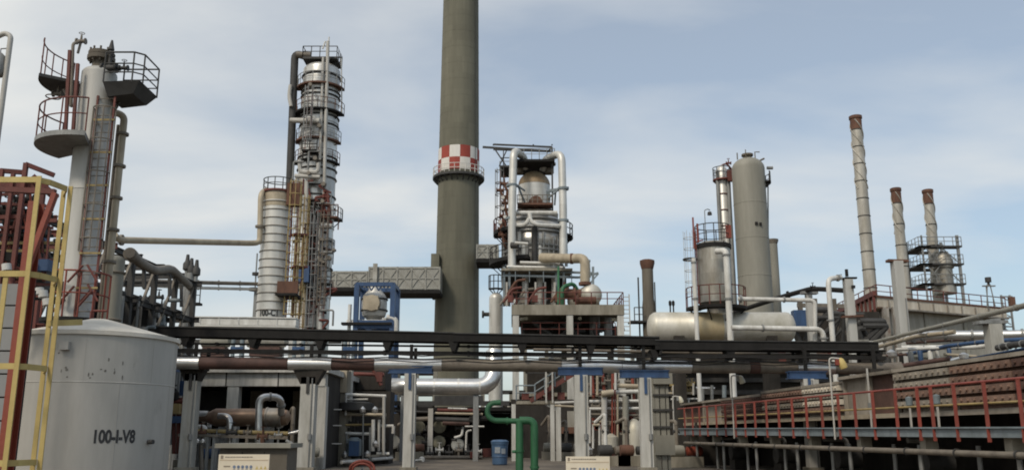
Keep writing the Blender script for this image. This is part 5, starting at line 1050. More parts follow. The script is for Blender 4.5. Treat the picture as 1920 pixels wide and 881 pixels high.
t_ = thing('pipe_bend', 'white pipe bend poking up over the ribbed coolers', 'pipe', P(1910, 675, 31)); m = MB(); m.tube([P(1909, 690, 31), P(1910, 663, 31), P(1940, 660, 31)], .09, bend=.15, seg=10); pp_ = m.build('pipe', 'white_paint', t_); m = MB(); flange(m, P(1909, 682, 31), (0, 0, 1), .14, .06); m.build('flange', 'grey_steel', pp_ if pp_ and pp_.parent == t_ else t_)
# cluttered pumps and pipes between tray end and coolers
t_ = thing('valve_manifold', 'cluttered manifold of pipes and blue motors past the cable tray end', 'manifold', P(1740, 700, 47))
for i, (x, y, w, h, mt) in enumerate(((1665, 678, 12, 34, 'dark_grey'), (1708, 670, 10, 26, 'grey_steel'), (1726, 668, 9, 22, 'blue'), (1745, 672, 9, 30, 'white_paint'), (1758, 668, 7, 24, 'pale_steel'), (1690, 672, 8, 22, 'dark'), (1780, 662, 8, 20, 'blue'))):
    m = MB(); p = P(x, y, 47); s_ = S(y, 47); m.lathe([(w / 2 * s_ * .8, -h / 2 * s_), (w / 2 * s_, -h / 2 * s_ + .1), (w / 2 * s_, h / 2 * s_ - .1), (w / 3 * s_, h / 2 * s_)], p, seg=14); m.build('pump_body', mt, t_)
for i, (x0, y0, x1, y1, w, mt) in enumerate(((1640, 668, 1700, 664, 5, 'brown_pipe'), (1660, 690, 1780, 672, 9, 'brown_pipe'), (1640, 684, 1690, 681, 6, 'grime_pipe'), (1770, 664, 1830, 668, 6, 'tan'), (1680, 655, 1760, 652, 6, 'white_paint'), (1690, 694, 1770, 690, 6, 'dark'), (1780, 676, 1815, 666, 8, 'alu_pipe'))):
    m = MB(); m.tube([P(x0, y0, 46), P(x1, y1, 46)], w / 2 * S(680, 46), seg=10); pp_ = m.build('pipe', mt, t_)
m = MB(); p = P(1672, 664, 46); m.lathe([(.05, -.2), (.25, -.1), (.28, .1), (.05, .25)], p, seg=12); p = P(1807, 668, 45); m.lathe([(.1, -.2), (.2, -.1), (.22, .1), (.05, .2)], p, seg=12); m.build('bright_caps', 'alu_pipe', t_)
for x0, x1, y0, y1 in ((1676, 1735, 697, 694), (1775, 1840, 686, 680)):
    m = MB(); m.beam(P(x0, y0, 40), P(x1, y1, 39), .5, 9 * S(690, 40)); m.build('pale_tray', 'white_paint', t_)
# ================================================================== pipe rack crossing the picture
def tray(lb, pts, h, Y0, Y1, grp='cable trays crossing the yard'):
    (x0, y0), (x1, y1) = pts; a, b = P(x0, y0, Y0), P(x1, y1, Y1); t_ = thing('cable_tray', lb, 'cable tray', (a + b) / 2, grp)
    hh = h * S(630, Y0); d = Vector((0, 0, -hh / 2)); m = MB(); m.beam(a + d, b + d, .1, hh); back = Vector((0, .9, 0)); m.beam(a + d + back, b + d + back, .1, hh); m.build('side_channel', 'dark', t_)
    m = MB(); m.prism([a + Vector((0, -.1, -.015)), b + Vector((0, -.1, -.015)), b + back + Vector((0, .05, -.015)), a + back + Vector((0, .05, -.015))], (0, 0, .05)); m.build('cover_plate', 'dark_grey', t_)
    m = MB(); n = int((b - a).length / 2.9)
    for i in range(n + 1): p = a.lerp(b, i / n) + Vector((0, -.01, -hh)); m.prism([p + Vector((-.22, .02, 0)), p + Vector((.22, .02, 0)), p + Vector((.07, .02, -.42)), p + Vector((-.07, .02, -.42))], (0, .8, 0))
    m.build('brackets', 'dark', t_); return t_
tray('dark cable tray length running in front of the banded column', ((222, 611), (852, 624)), 17, 40, 40)
tray('middle length of the dark cable tray in front of the chimney', ((850, 625), (1236, 632)), 15, 39.6, 40)
tray('dark cable tray length below the cream drum', ((1228, 638), (1646, 642)), 17, 40, 41)
def hrun(lb, y0, y1, w, mt, Y0, name='horizontal_pipe', x0=250, x1=1660, square=False, cat='pipe'):
    a, b = P(x0, y0, Y0), P(x1, y1, Y0 + .3); t_ = thing(name, lb, cat, (a + b) / 2); m = MB(); r_ = w / 2 * S(660, Y0)
    if square: m.beam(a, b, .25, r_ * 2)
    else: m.tube([a, b], r_, seg=10)
    m.build('pipe' if not square else 'beam', mt, t_)
    m = MB(); n = 9
    for i in range(1, n): p = a.lerp(b, i / n); m.box(p + Vector((0, 0, 0)), (.12, .3, r_ * 2.6))
    m.build('clamps', 'dark', pp_ if pp_ and pp_.parent == t_ else t_); return t_
hrun('thin black pipe hanging just below the cable trays', 643, 657, 4, 'dark', 40.2)
hrun('black beam-like pipe second below the cable trays', 656, 671, 7, 'dark', 40.1, 'longitudinal_beam', square=True, cat='beam')
hrun('grimy brown pipe at the back of the crossing rack', 655, 668, 6, 'grime_pipe', 41.6, x0=1000)
# big striped pipe
Yk = 39.4; a, b = P(318, 680, Yk), P(1690, 691, 41.5); t_ = thing('main_pipe', 'long striped pipe of bright and brown lengths crossing the whole yard', 'pipe', (a + b) / 2)
rp = 11.5 * S(685, Yk)
m = MB(); m.tube([a, b], rp * .9, seg=18); m.build('core_pipe', 'grime_pipe', t_)
for x0, x1, mt in ((318, 372, 'alu_pipe'), (373, 531, 'brown_pipe'), (532, 610, 'alu_pipe'), (611, 688, 'brown_pipe'), (689, 812, 'alu_pipe'), (813, 1034, 'grime_pipe'), (1035, 1148, 'alu_pipe'), (1149, 1281, 'alu_pipe'), (1282, 1392, 'grime_pipe'), (1393, 1412, 'brown_pipe'), (1413, 1484, 'grime_pipe'), (1485, 1557, 'alu_pipe'), (1558, 1688, 'grime_pipe')):
    m = MB(); f0, f1 = (x0 - 318) / 1372, (x1 - 318) / 1372; m.tube([a.lerp(b, f0), a.lerp(b, f1)], rp if mt != 'alu_pipe' else rp * 1.05, seg=24); m.build('cladding_length', mt, t_)
# piers and blue heads
def pier(px, w, head, lb, Y_=40.0, mt='concrete_white', hw=42, hy=695):
    xx = PX(px, 790, Y_); t_ = thing('concrete_pier', lb, 'pier', (xx, Y_, 0), 'piers under the crossing pipe rack'); w_ = w * S(790, Y_); zt = PZ(hy + 9, Y_); m = MB(); m.bx(xx - w_ / 2, xx + w_ / 2, Y_ - w_ / 2, Y_ + w_ / 2, 0, zt - .05); m.build('shaft', mt, t_)
    hwm = hw * S(700, Y_); m = MB()
    if head == 'blue': m.ibeam((xx - hwm, Y_ + .05, zt + .12), (xx + hwm, Y_ + .05, zt + .12), .5, .34, .05); m.bx(xx - hwm + .05, xx + hwm - .05, Y_ - .15, Y_ + .25, zt - .03, zt + .26); m.build('blue_crossbeam', 'blue', t_)
    else: m.prism([(xx - w_ * 1.1, Y_ - w_ / 2, zt + .28), (xx + w_ * 1.1, Y_ - w_ / 2, zt + .28), (xx + w_ * .55, Y_ - w_ / 2, zt - .35), (xx - w_ * .55, Y_ - w_ / 2, zt - .35)], (0, w_, 0)); m.build('flared_head', 'concrete_dark', t_)
    m = MB(); m.beam((xx, Y_ - w_ / 2 - .03, zt - .05), (xx, Y_ - w_ / 2 - .03, zt - .75), .12, .06); m.build('strap', 'blue' if head == 'blue' else 'dark_grey', t_)
    m = MB(); m.bx(xx - w_ / 2 - .12, xx + w_ / 2 + .12, Y_ - w_ / 2 - .12, Y_ + w_ / 2 + .12, 0, .35); m.build('footing', 'concrete_old', t_)
    m = MB(); m.tube([(xx + w_ * .3, Y_ - w_ / 2 - .03, .35), (xx + w_ * .3, Y_ - w_ / 2 - .03, zt - .1)], .03, seg=6); m.tube([(xx + w_ * .3, Y_ - w_ / 2 - .05, 1.5), (xx + w_ * .3, Y_ - w_ / 2 - .05, 1.75)], .09, seg=8); m.build('conduit', 'grey_steel', t_)
    m = MB()
    for yy in (Y_ + .1, Y_ + 1.8): m.beam((xx, yy, zt + .2), (xx, yy, PZ(645, Y_)), .14, .14)
    m.build('rack_stanchions', 'dark', t_); return t_
pier(356, 24, 'dark', 'weathered pier with a dark flared head beside the tank', mt='concrete', hw=30, hy=690)
pier(577, 27, 'dark', 'pale pier with a dark flared head in front of the concrete hall corner', hy=696)
pier(768, 21, 'blue', 'slim white pier with a blue crossbeam before the silver duct', hy=689)
pier(1090, 25, 'blue', 'white pier with a blue crossbeam rising behind a notice board', hy=692)
pier(1211, 22, 'blue', 'white pier with a blue crossbeam beside the grey cluttered post', hy=697, hw=46)
pier(1519, 20, 'blue', 'pier with a blue crossbeam standing over the cooler bank', hy=699, hw=36)
pier(1650, 12, 'dark', 'thin dark-headed pier at the cooler end of the crossing rack', mt='concrete_old', hy=694)

# ================================================================== concrete hall on the left with the copper vessel
Yh = 48.0; s_ = S(750, Yh); xa, xb_ = PX(300, 750, Yh), PX(611, 750, Yh); z1, z2, z3 = PZ(724, Yh), PZ(699, Yh), PZ(690, Yh)
t_ = thing('concrete_hall', 'open fronted pale concrete hall with dark bays', 'building', ((xa + xb_) / 2, Yh + 5, 0))
for x, w in ((437, 21), (602, 20), (335, 16)):
    xx = PX(x, 780, Yh); m = MB(); m.bx(xx - w / 2 * s_, xx + w / 2 * s_, Yh - .3, Yh + .3, 0, z1 - .004); m.build('front_column', 'concrete_white', t_)
m = MB(); m.bx(xa, xb_, Yh - .34, Yh + .3, z1, z2); m.build('lintel', 'concrete_white', t_)
m = MB(); m.bx(xa - .2, xb_ + .2, Yh - .6, Yh + 10, z2 + .004, z2 + .3); m.build('roof_slab', 'concrete_white', t_)
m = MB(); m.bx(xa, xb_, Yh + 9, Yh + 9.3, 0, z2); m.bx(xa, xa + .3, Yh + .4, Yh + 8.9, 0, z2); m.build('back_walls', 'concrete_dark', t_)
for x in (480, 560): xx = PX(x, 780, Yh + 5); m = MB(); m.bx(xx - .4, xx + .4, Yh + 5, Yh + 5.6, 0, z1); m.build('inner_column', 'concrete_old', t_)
m = MB(); m.bx(xb_ - .3, xb_, Yh + .4, Yh + 8.9, 0, z2); m.build('side_wall', 'concrete_dark', t_)  # shade on the hall's side is put into this wall's dark colour
m = MB(); xx = PX(428, 710, Yh)
for x in (428, 525): xx = PX(x, 710, Yh); m.bx(xx - .03, xx + .03, Yh - .36, Yh - .345, z1, z2)
m.build('joints', 'concrete_dark', t_)
m = MB(); m.bx(PX(345, 750, Yh + 1), PX(432, 750, Yh + 1), Yh + 1.2, Yh + 1.3, PZ(768, Yh + 1), PZ(732, Yh + 1)); m.build('dark_louvre', 'dark', t_)
# copper vessel and pipes on a stand
Yv = 44.5; s_ = S(780, Yv); c0, c1 = P(352, 782, Yv), P(545, 782, Yv); rv = 16.5 * s_
t_ = thing('horizontal_vessel', 'copper brown horizontal vessel on a stand before the concrete hall', 'vessel', Vector(((c0.x + c1.x) / 2, Yv, 0)))
L_ = c1.x - c0.x; m = MB(); m.lathe([(rv * .45, 0), (rv * .5, .9), (rv * .98, 1.35), (rv, 1.4), (rv, L_ - .5), (rv * .8, L_ - .15), (.1, L_)], c0, seg=30, dirv=(1, 0, 0)); m.build('shell', 'insul', t_)
m = MB(); m.lathe([(rv + .03, L_ * .76), (rv + .06, L_ * .765), (rv + .06, L_ * .78), (rv + .02, L_ * .785), (rv + .02, L_ * .9), (rv + .06, L_ * .905), (rv + .06, L_ * .92)], c0, seg=30, dirv=(1, 0, 0)); m.build('clad_band', 'alu_rusty', t_)
for x in (385, 420, 505): m = MB(); p = P(x, 800, Yv); m.bx(p.x - .15, p.x + .15, Yv - .4, Yv + .4, 0, p.z); m.build('saddle', 'grey_steel', t_)
m = MB(); m.tube([c0 + Vector((-.3, 0, .1)), c0 + Vector((1.0, 0, .1))], .22, seg=12); m.build('end_nozzle', 'alu_pipe', t_)
def lp(lb, pts, wpx, mt, name='pipe', bend=.3, fl=()):
    t_ = thing('bent_pipe', lb, 'pipe', P(*pts[len(pts) // 2])); m = MB(); r_ = wpx / 2 * S(780, pts[0][2]); m.tube([P(*p) for p in pts], r_, bend=bend, seg=14); pp_ = m.build('pipe', mt, t_)
    m = MB()
    for i in range(len(pts) - 1):
        a, b = P(*pts[i]), P(*pts[i + 1])
        if (b - a).length > .8: flange(m, a.lerp(b, .5 if i else .25), b - a, r_ * 1.3, r_ * .5)
    if m.v: m.build('flanges', 'grey_steel', pp_ if pp_ and pp_.parent == t_ else t_)
    return t_
lp('shiny pipe elbow dropping in front of the copper vessel', [(410, 779, 42.6), (431, 780, 42.4), (432, 830, 42.4)], 11, 'alu_pipe')
lp('tall shiny pipe looping over the end of the copper vessel', [(484, 835, 43), (486, 743, 43), (527, 744, 43.4), (527, 775, 44)], 13, 'alu_pipe', bend=.4)
lp('short bright elbow stub below the nozzle of the copper vessel', [(372, 800, 42.8), (385, 800, 42.8), (386, 830, 42.8)], 9, 'alu_pale')
lp('small silver pipe lying above the grey cabinet roof', [(505, 816, 42), (545, 812, 42), (560, 808, 42)], 6, 'alu_pipe')
# stand / table
t_ = thing('steel_stand', 'rust brown steel stand under the copper vessel', 'stand', (PX(400, 820, 42), 42, 0))
m = MB(); m.beam(P(336, 815, 41), P(410, 816, 41), .3, .10); m.beam(P(336, 815, 41.5), P(540, 820, 41.5), .14, .14); m.build('top_beam', 'grime_pipe', t_)
for x in (338, 352, 372, 388, 400): m = MB(); xx = PX(x, 850, 41); m.beam((xx, 41, 0), (xx, 41, PZ(817, 41)), .12, .12); m.build('leg', 'grey_steel', t_)
m = MB(); m.beam(P(345, 838, 41), P(400, 838, 41), .1, .1); m.tube([P(360, 830, 40.8), P(360, 881, 40.8)], .12); m.tube([P(377, 832, 40.8), P(378, 881, 40.8)], .1); m.build('pipes', 'grime_pipe', t_)
m = MB()
for x in (362, 370, 380): m.lathe([(.02, -.12), (.11, -.05), (.11, .05), (.02, .12)], P(x, 827, 40.6), seg=10)
m.build('bright_caps', 'alu_pipe', t_)
t_ = thing('red_valve_station', 'red valve station with a yellow gauge box beside the tank', 'valve', (PX(331, 800, 41.5), 41.5, 0))
m = MB(); 
for x in (326, 334, 341): m.tube([P(x, 745, 41.5), P(x, 850, 41.5)], .09)
for y in (752, 768, 790): m.tube([P(322, y, 41.4), P(344, y, 41.4)], .07)
m.build('risers', 'red_dark', t_)
m = MB(); m.box(P(330, 766, 41.2), (.4, .3, .45)); m.build('gauge_box', 'yellow_dull', t_)
m = MB(); m.box(P(331, 786, 41.2), (.55, .3, .3)); m.build('blue_actuator', 'blue', t_)
m = MB(); p = P(324, 722, 41.4); m.cyl(P(324, 745, 41.4), p, .035); m.ring((p.x, p.y, p.z), .16, .03, seg=14); m.lathe([(.05, -.3), (.2, -.2), (.22, .1), (.05, .3)], P(327, 740, 41.4), seg=12); m.build('handwheel', 'dark', t_)
# flat roofed cabinet with notice board in front of it
Yk = 26.0; t_ = thing('switch_cabinet', 'flat roofed grey cabinet behind a notice board', 'cabinet', (PX(475, 870, Yk), Yk + .6, 0)); xa, xb_ = PX(412, 860, Yk), PX(538, 860, Yk); zt = PZ(836, Yk)
m = MB(); m.bx(xa, xb_, Yk, Yk + 1.2, 0, zt - .05); m.build('body', 'stack_brown', t_)
m = MB(); m.bx(xa - .12, xb_ + .12, Yk - .15, Yk + 1.35, zt - .045, zt + .08); m.build('roof', 'grey_col', t_)
m = MB(); 
for f_ in (.33, .66): m.bx(xa + (xb_ - xa) * f_ - .01, xa + (xb_ - xa) * f_ + .01, Yk - .012, Yk - .003, .1, zt - .15)
m.build('door_gaps', 'dark', t_)
lp('grey pipe frame beside the flat roofed cabinet', [(549, 881, 30), (551, 834, 30), (538, 826, 32)], 6, 'grey_steel', bend=.15)
def board(px, ytop, w, lb, Y_=18.0):
    s_ = S(ytop, Y_); xx = PX(px, ytop, Y_); zt = PZ(ytop, Y_); h = .78; W = w * s_; t_ = thing('notice_board', lb, 'notice board', (xx, Y_, 0), 'safety notice boards'); y = Y_
    m = MB(); m.bx(xx - W / 2, xx + W / 2, y, y + .03, zt - h, zt); m.build('panel', 'sign', t_)
    for q in (-.4, .4): m = MB(); m.beam((xx + W * q, y + .07, 0), (xx + W * q, y + .07, zt - .02), .05, .05); m.build('leg', 'grey_steel', t_)
    m = MB(); px_ = lambda f_: xx - W / 2 + W * f_
    def rect(f0, f1, z0, z1): m.bx(px_(f0), px_(f1), y - .004, y - .001, zt - z1, zt - z0)
    rect(.04, .09, .02, .085); x = .13
    while x < .66: w_ = RND.uniform(.012, .05); rect(x, x + w_, .042, .062); x += w_ + .008
    rect(.11, .24, .215, .238); m.build('small_print', 'sign_ink', t_)
    m = MB(); rect(.02, .98, .10, .118); m.build('stripe', 'sign_tan', t_)
    for k in range(5):
        m = MB(); f0 = .29 + k * .082; cx0 = px_(f0 + .029); m.add([(cx0 + .030 * W / 1.0 * cos(2 * pi * i / 14), y - .004, zt - .236 + .030 * W * sin(2 * pi * i / 14)) for i in range(14)], [tuple(range(14))]); rect(f0 + .006, f0 + .052, .272, .284); m.build('mandatory_pictogram', 'sign_blue', t_)
    for k in range(3):
        m = MB(); f0 = .735 + k * .082; a = px_(f0); b = px_(f0 + .06); m.prism([(a, y - .004, zt - .28), (b, y - .004, zt - .28), ((a + b) / 2, y - .004, zt - .215)], (0, .003, 0)); m.build('warning_pictogram', 'sign_yellow', t_)
    m = MB(); 
    for r_ in range(4):
        x = .1
        while x < .85: w_ = RND.uniform(.02, .06); rect(x, x + w_, .36 + r_ * .08, .385 + r_ * .08); x += w_ + .015
    m.build('lower_print', 'sign_ink', t_); return t_
board(458, 851, 95, 'cream notice board standing in front of the grey cabinet')
board(1102, 855, 82, 'cream notice board standing in front of a white pier')

# ================================================================== stained leg of the tall column and manifold
t_ = thing('concrete_pillar', 'stained yellowish concrete pillar beside the hall', 'pillar', (PX(634, 780, 52), 52, 0)); Yk = 52; s_ = S(780, Yk); xx = PX(635, 780, Yk)
m = MB(); m.bx(xx - 15 * s_, xx + 15 * s_, Yk, Yk + 1.6, 0, PZ(694, Yk)); m.build('shaft', 'concrete_old', t_)
m = MB(); m.bx(xx - 8 * s_, xx + 13 * s_, Yk - .15, Yk - .004, PZ(735, Yk), PZ(694, Yk)); m.build('yellow_patch', 'tan', t_)
t_ = thing('red_riser', 'thin bright red pipe riser with pale brackets on the concrete pillar', 'pipe', (PX(620, 780, 50), 50, 0)); xx = PX(619, 780, 50); m = MB(); m.tube([(xx, 50, 0), (xx, 50, PZ(694, 50))], .07, seg=8); pp_ = m.build('pipe', 'red', t_)
m = MB()
for y in (767, 797, 831): m.beam(P(619, y, 50), P(640, y, 51), .05, .06)
m.build('brackets', 'pale_steel', t_)
t_ = thing('white_pipe', 'grey white vertical pipe behind the stained concrete pillar', 'pipe', (PX(658, 720, 53), 53, 0)); m = MB(); m.tube([(PX(658, 715, 53), 53, 3), (PX(658, 715, 53), 53, PZ(685, 53))], .13); pp_ = m.build('pipe', 'pale_steel', t_)
t_ = thing('pipe_manifold', 'layered manifold of white and tan pipes beside the concrete pillar', 'manifold', (PX(690, 820, 52), 52, 0))
Yk = 52
for (x0, y0, x1, y1, w, mt) in ((648, 739, 724, 742, 6, 'white_paint'), (650, 749, 690, 748, 4, 'pale_steel'), (648, 776, 724, 777, 6, 'tan'), (648, 796, 700, 795, 4, 'yellow_dull'), (648, 812, 696, 813, 6, 'white_paint'), (706, 850, 730, 850, 6, 'white_paint'), (712, 798, 738, 798, 6, 'pale_steel')):
    m = MB(); m.tube([P(x0, y0, Yk), P(x1, y1, Yk)], w / 2 * S(780, Yk), seg=10); m.build('header_pipe', mt, t_)
for (x, y0, y1, w, mt) in ((649, 740, 778, 4, 'pale_steel'), (720, 742, 852, 6, 'pale_steel'), (700, 786, 845, 7, 'white_paint'), (711, 786, 845, 5, 'pale_steel'), (694, 800, 865, 4, 'grey_steel'), (681, 775, 868, 3, 'grey_steel'), (738, 798, 812, 6, 'pale_steel'), (650, 812, 868, 3, 'grey_steel')):
    m = MB(); m.tube([P(x, y0, Yk - .2), P(x - 1, y1, Yk - .2)], w / 2 * S(780, Yk), seg=8); m.build('riser', mt, t_)
m = MB(); m.lathe([(.2, -.5), (.42, -.45), (.42, .4), (.2, .55)], P(664, 838, Yk - .3), seg=14); m.box(P(664, 826, Yk - .3), (.7, .6, .25)); m.build('pump', 'blue_grey', t_)
m = MB(); m.box(P(664, 840, Yk - .7), (.55, .2, .8)); m.build('pump_guard', 'blue', t_)
m = MB()
for x, y in ((647, 852), (689, 851), (704, 832), (680, 768), (703, 768)): m.lathe([(.03, -.2), (.16, -.12), (.18, .05), (.03, .2)], P(x, y, Yk - .6), seg=12)
m.build('bright_fittings', 'alu_pipe', t_)
m = MB()
for i in range(14): p = P(RND.uniform(650, 722), RND.uniform(760, 860), Yk + .5); valve(m, p, RND.uniform(.12, .24))
m.build('valves', 'dark_grey', t_)
m = MB(); m.lathe([(.6, 0), (1.1, .1), (1.1, .5), (.6, .6)], P(665, 772, Yk + .6), seg=20); m.build('dome_cap', 'dark_grey', t_)
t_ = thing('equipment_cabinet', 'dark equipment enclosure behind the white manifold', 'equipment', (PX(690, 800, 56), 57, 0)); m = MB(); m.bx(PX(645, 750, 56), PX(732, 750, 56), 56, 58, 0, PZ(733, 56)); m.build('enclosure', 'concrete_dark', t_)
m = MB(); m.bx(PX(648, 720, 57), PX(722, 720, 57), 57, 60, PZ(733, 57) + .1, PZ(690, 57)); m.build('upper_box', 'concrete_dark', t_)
m = MB(); m.tube([P(652, 700, 56), P(720, 702, 56)], .12); m.box(P(712, 706, 56), (.35, .3, .6)); m.tube([P(700, 693, 56), P(715, 722, 56)], .12); m.build('red_pipework', 'red_dark', t_)
t_ = thing('hose_reel', 'red fire hose reel on the ground at the foot of the manifold', 'hose reel', (PX(680, 876, 38), 38, 0)); m = MB(); c = Vector((PX(679, 876, 38), 38, .42))
m.tube([c + Vector((.5 * cos(a * pi / 12), .06 * sin(a * pi / 6), .36 * sin(a * pi / 12) - .12)) for a in range(25)], .06, seg=8); m.tube([c + Vector((.38 * cos(a * pi / 12), -.08, .26 * sin(a * pi / 12) - .12)) for a in range(25)], .05, seg=8); m.build('reel', 'red', t_); m = MB(); m.beam(c + Vector((-.2, .1, -.42)), c, .06, .06); m.beam(c + Vector((.2, .1, -.42)), c, .06, .06); m.build('stand', 'grey_steel', t_)

# ================================================================== big silver pipe in front of the chimney foot
Yk = 62.0; t_ = thing('silver_duct', 'fat shiny silver horizontal pipe crossing before the chimney foot', 'pipe', P(825, 724, Yk)); r_ = 15.5 * S(724, Yk)
m = MB(); m.tube([P(735, 722, Yk + 9), P(730, 723, Yk + 4), P(733, 724, Yk), P(925, 725, Yk), P(926, 660, Yk + 1)], r_, bend=1.7, seg=26, nb=8); pp_ = m.build('pipe', 'alu_pipe', t_)
m = MB()
for x in (770, 815, 860, 900): flange(m, P(x, 724.5, Yk), (1, 0, 0), r_ * 1.015, .12)
m.build('cladding_bands', 'alu_pale', t_)
m = MB(); 
for x in (756, 892): m.beam((PX(x, 780, Yk), Yk, 0), (PX(x, 780, Yk), Yk, PZ(741, Yk)), .35, .35)
m.build('supports', 'grey_steel', t_)

# ================================================================== exchanger bank
Ye = 69.0; s_ = S(828, Ye)
t_ = thing('exchanger_shelter', 'dark steel shelter over the rows of round exchanger heads', 'shelter', (PX(825, 800, Ye), Ye + 3, 0))
for x in (807, 893, 720): xx = PX(x, 810, Ye - 1.2); m = MB(); m.beam((xx, Ye - 1.2, 0), (xx, Ye - 1.2, PZ(766, Ye)), .36, .36); m.build('post', 'pale_steel' if x == 807 else 'grey_col', t_)
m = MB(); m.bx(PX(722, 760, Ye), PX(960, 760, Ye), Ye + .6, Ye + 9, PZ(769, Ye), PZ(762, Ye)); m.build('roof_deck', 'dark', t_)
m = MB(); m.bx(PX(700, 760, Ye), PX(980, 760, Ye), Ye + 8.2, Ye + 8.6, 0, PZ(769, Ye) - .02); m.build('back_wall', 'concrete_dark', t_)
m = MB(); m.bx(PX(738, 750, Ye), PX(955, 750, Ye), Ye - 1.0, Ye - .6, PZ(763, Ye) + .1, PZ(752, Ye)); m.bx(PX(812, 750, Ye), PX(905, 750, Ye), Ye + 1, Ye + 1.4, PZ(752, Ye), PZ(740, Ye)); m.build('upper_girder', 'dark_grey', t_)
ex = (('palest round exchanger head with a looped pipe over it', 737, 828, 12.5, 'gravelly'), ('olive exchanger head partly behind the slim white pier, lower row', 785, 828, 12, 'head_olive'), ('olive exchanger head of the lower row beside the grey one', 823, 828, 12, 'head_olive'), ('grey exchanger head of the lower row with pipes over it', 858, 833, 12, 'head_grey'), ('dark exchanger head partly behind the slim white pier, upper row', 785, 800, 12, 'head_olive'), ('dark exchanger head in the middle of the upper row', 824, 799, 12, 'head_olive'), ('blackest exchanger head, above the grey one', 862, 803, 11, 'concrete_dark'))
for lb, x, y, rr, mt in ex:
    c = P(x, y, Ye); t_ = thing('heat_exchanger', lb, 'heat exchanger', (c.x, Ye, c.z - rr * s_), 'exchangers under the shelter'); R_ = rr * s_
    m = MB(); m.lathe([(R_ * .98, .25), (R_ * .86, .3), (R_ * .86, 5.5), (.1, 6)], c, seg=26, dirv=(0, 1, 0)); m.build('shell', 'dark_grey', t_)
    m = MB(); m.lathe([(.05, -.06), (R_ * .82, -.06), (R_ * .84, 0), (R_, .01), (R_, .22), (R_ * .9, .24)], c, seg=30, dirv=(0, 1, 0)); m.build('head_plate', mt, t_)
    m = MB(); m.bx(c.x - R_ * .6, c.x + R_ * .6, Ye + .7, Ye + 1.0, (0 if y > 815 else c.z - R_ * 1.25), c.z - R_ * .75); m.build('saddle', 'concrete_dark', t_)
for lb, pts, w in (('pale looped pipe over the palest exchanger head', [(720, 800, 68), (738, 800, 68), (738, 818, 68.4)], 5), ('pale pipe rising off the grey exchanger head', [(852, 820, 68.2), (866, 816, 68.2), (868, 800, 68.4)], 5), ('thinner pale pipe rising beside the grey exchanger head', [(873, 850, 68), (875, 808, 68), (884, 806, 68)], 4), ('pale level pipe between the shelter posts', [(872, 799, 67.6), (908, 799, 67.6)], 3.4), ('bright level pipe high under the shelter roof', [(840, 765, 67), (876, 766, 67)], 3.4)):
    lp(lb, pts, w, 'white_paint', bend=.2)
t_ = thing('pipe_cluster', 'dark red and brown piping above the exchangers', 'pipes', P(850, 780, Ye - .8))
for i, (x0, y0, x1, y1, w, mt) in enumerate(((815, 774, 905, 776, 5, 'tan'), (820, 768, 900, 769, 6, 'red_dark'), (740, 770, 806, 772, 4, 'dark_grey'), (815, 785, 900, 788, 9, 'dark_grey'), (770, 786, 806, 784, 8, 'grime_pipe'), (830, 792, 880, 794, 8, 'brown_pipe'), (880, 785, 915, 784, 10, 'dark'))):
    m = MB(); m.tube([P(x0, y0, Ye - .9), P(x1, y1, Ye - .9)], w / 2 * s_, seg=8); pp_ = m.build('pipe', mt, t_)
m = MB()
for i in range(18): valve(m, P(RND.uniform(770, 910), RND.uniform(775, 850), Ye - .6), RND.uniform(.12, .3))
m.build('valves', 'dark_grey', t_)
m = MB(); m.tube([P(775, 846, 66), P(784, 858, 65.6)], .12); m.tube([P(775, 864, 60), P(793, 862, 59)], .10); m.lathe([(.03, -.1), (.18, -.08), (.2, .1), (.05, .2)], P(791, 861, 59.4), seg=10); m.build('white_stubs', 'white_paint', t_)
for x, y0, y1 in ((913, 840, 856), (889, 846, 858)):
    m = MB(); m.tube([P(x, y0, 66), P(x, y1, 66)], .3); m.build('red_stub', 'red_dark', t_)

# ================================================================== blue bin and green goosenecks
Yb = 54.0; xx = PX(937, 850, Yb); s_ = S(850, Yb); w = 31 * s_; h = PZ(826, Yb); t_ = thing('blue_bin', 'scuffed blue bin on the ground beside the green pipes', 'bin', (xx, Yb, 0))
m = MB(); m.lathe([(w * .40, 0), (w * .45, .05), (w * .50, h - .2), (w * .53, h - .19), (w * .53, h - .08)], (xx, Yb, 0), seg=24); 
for y in (.35, .75): m.ring((xx, Yb, h * y), w * .47, .03, seg=24)
m.build('body', 'bin_blue', t_)
m = MB(); m.lathe([(w * .55, h - .075), (w * .55, h - .02), (w * .4, h + .06), (.05, h + .08)], (xx, Yb, 0), seg=24); m.build('lid', 'bin_blue', t_)
for k, (dx, dz, ww, hh) in enumerate(((-.12, .62, .30, .34), (.22, .58, .24, .30))):
    m = MB(); n = 6
    a0 = -pi / 2 + dx / (w * .47) - ww / 2 / (w * .47); m.sector((xx, Yb), w * .47, w * .515, h * dz - hh / 2, h * dz + hh / 2, a0, a0 + ww / (w * .47), 6); m.build('sticker', 'bin_label', t_)
Yg = 41.0; s_ = S(800, Yg); rg = 7.2 * s_; t_ = thing('green_pipe', 'bright green twin pipe loop with a hooked end standing before the stairs', 'pipe', (PX(986, 850, Yg), Yg, 0))
xa, xb_ = PX(974, 840, Yg), PX(1002, 840, Yg); zt = PZ(789, Yg)
m = MB(); m.tube([(xa, Yg, 0), (xa, Yg, zt)], rg, seg=18); m.build('left_leg', 'green', t_)
m = MB(); m.tube([(xa, Yg, zt + .03), (xb_, Yg, zt + .03), (xb_, Yg, 0)], rg, bend=.3, seg=18); m.build('right_leg', 'green', t_)
m = MB(); m.tube([(xa, Yg, zt), P(925, 788, Yg - .1), P(914, 779, Yg - .1), P(914, 764, Yg - .1), P(922, 755, Yg - .1), P(939, 754, Yg - .1)], rg * .72, bend=.35, seg=14); m.build('hooked_branch', 'green', t_)
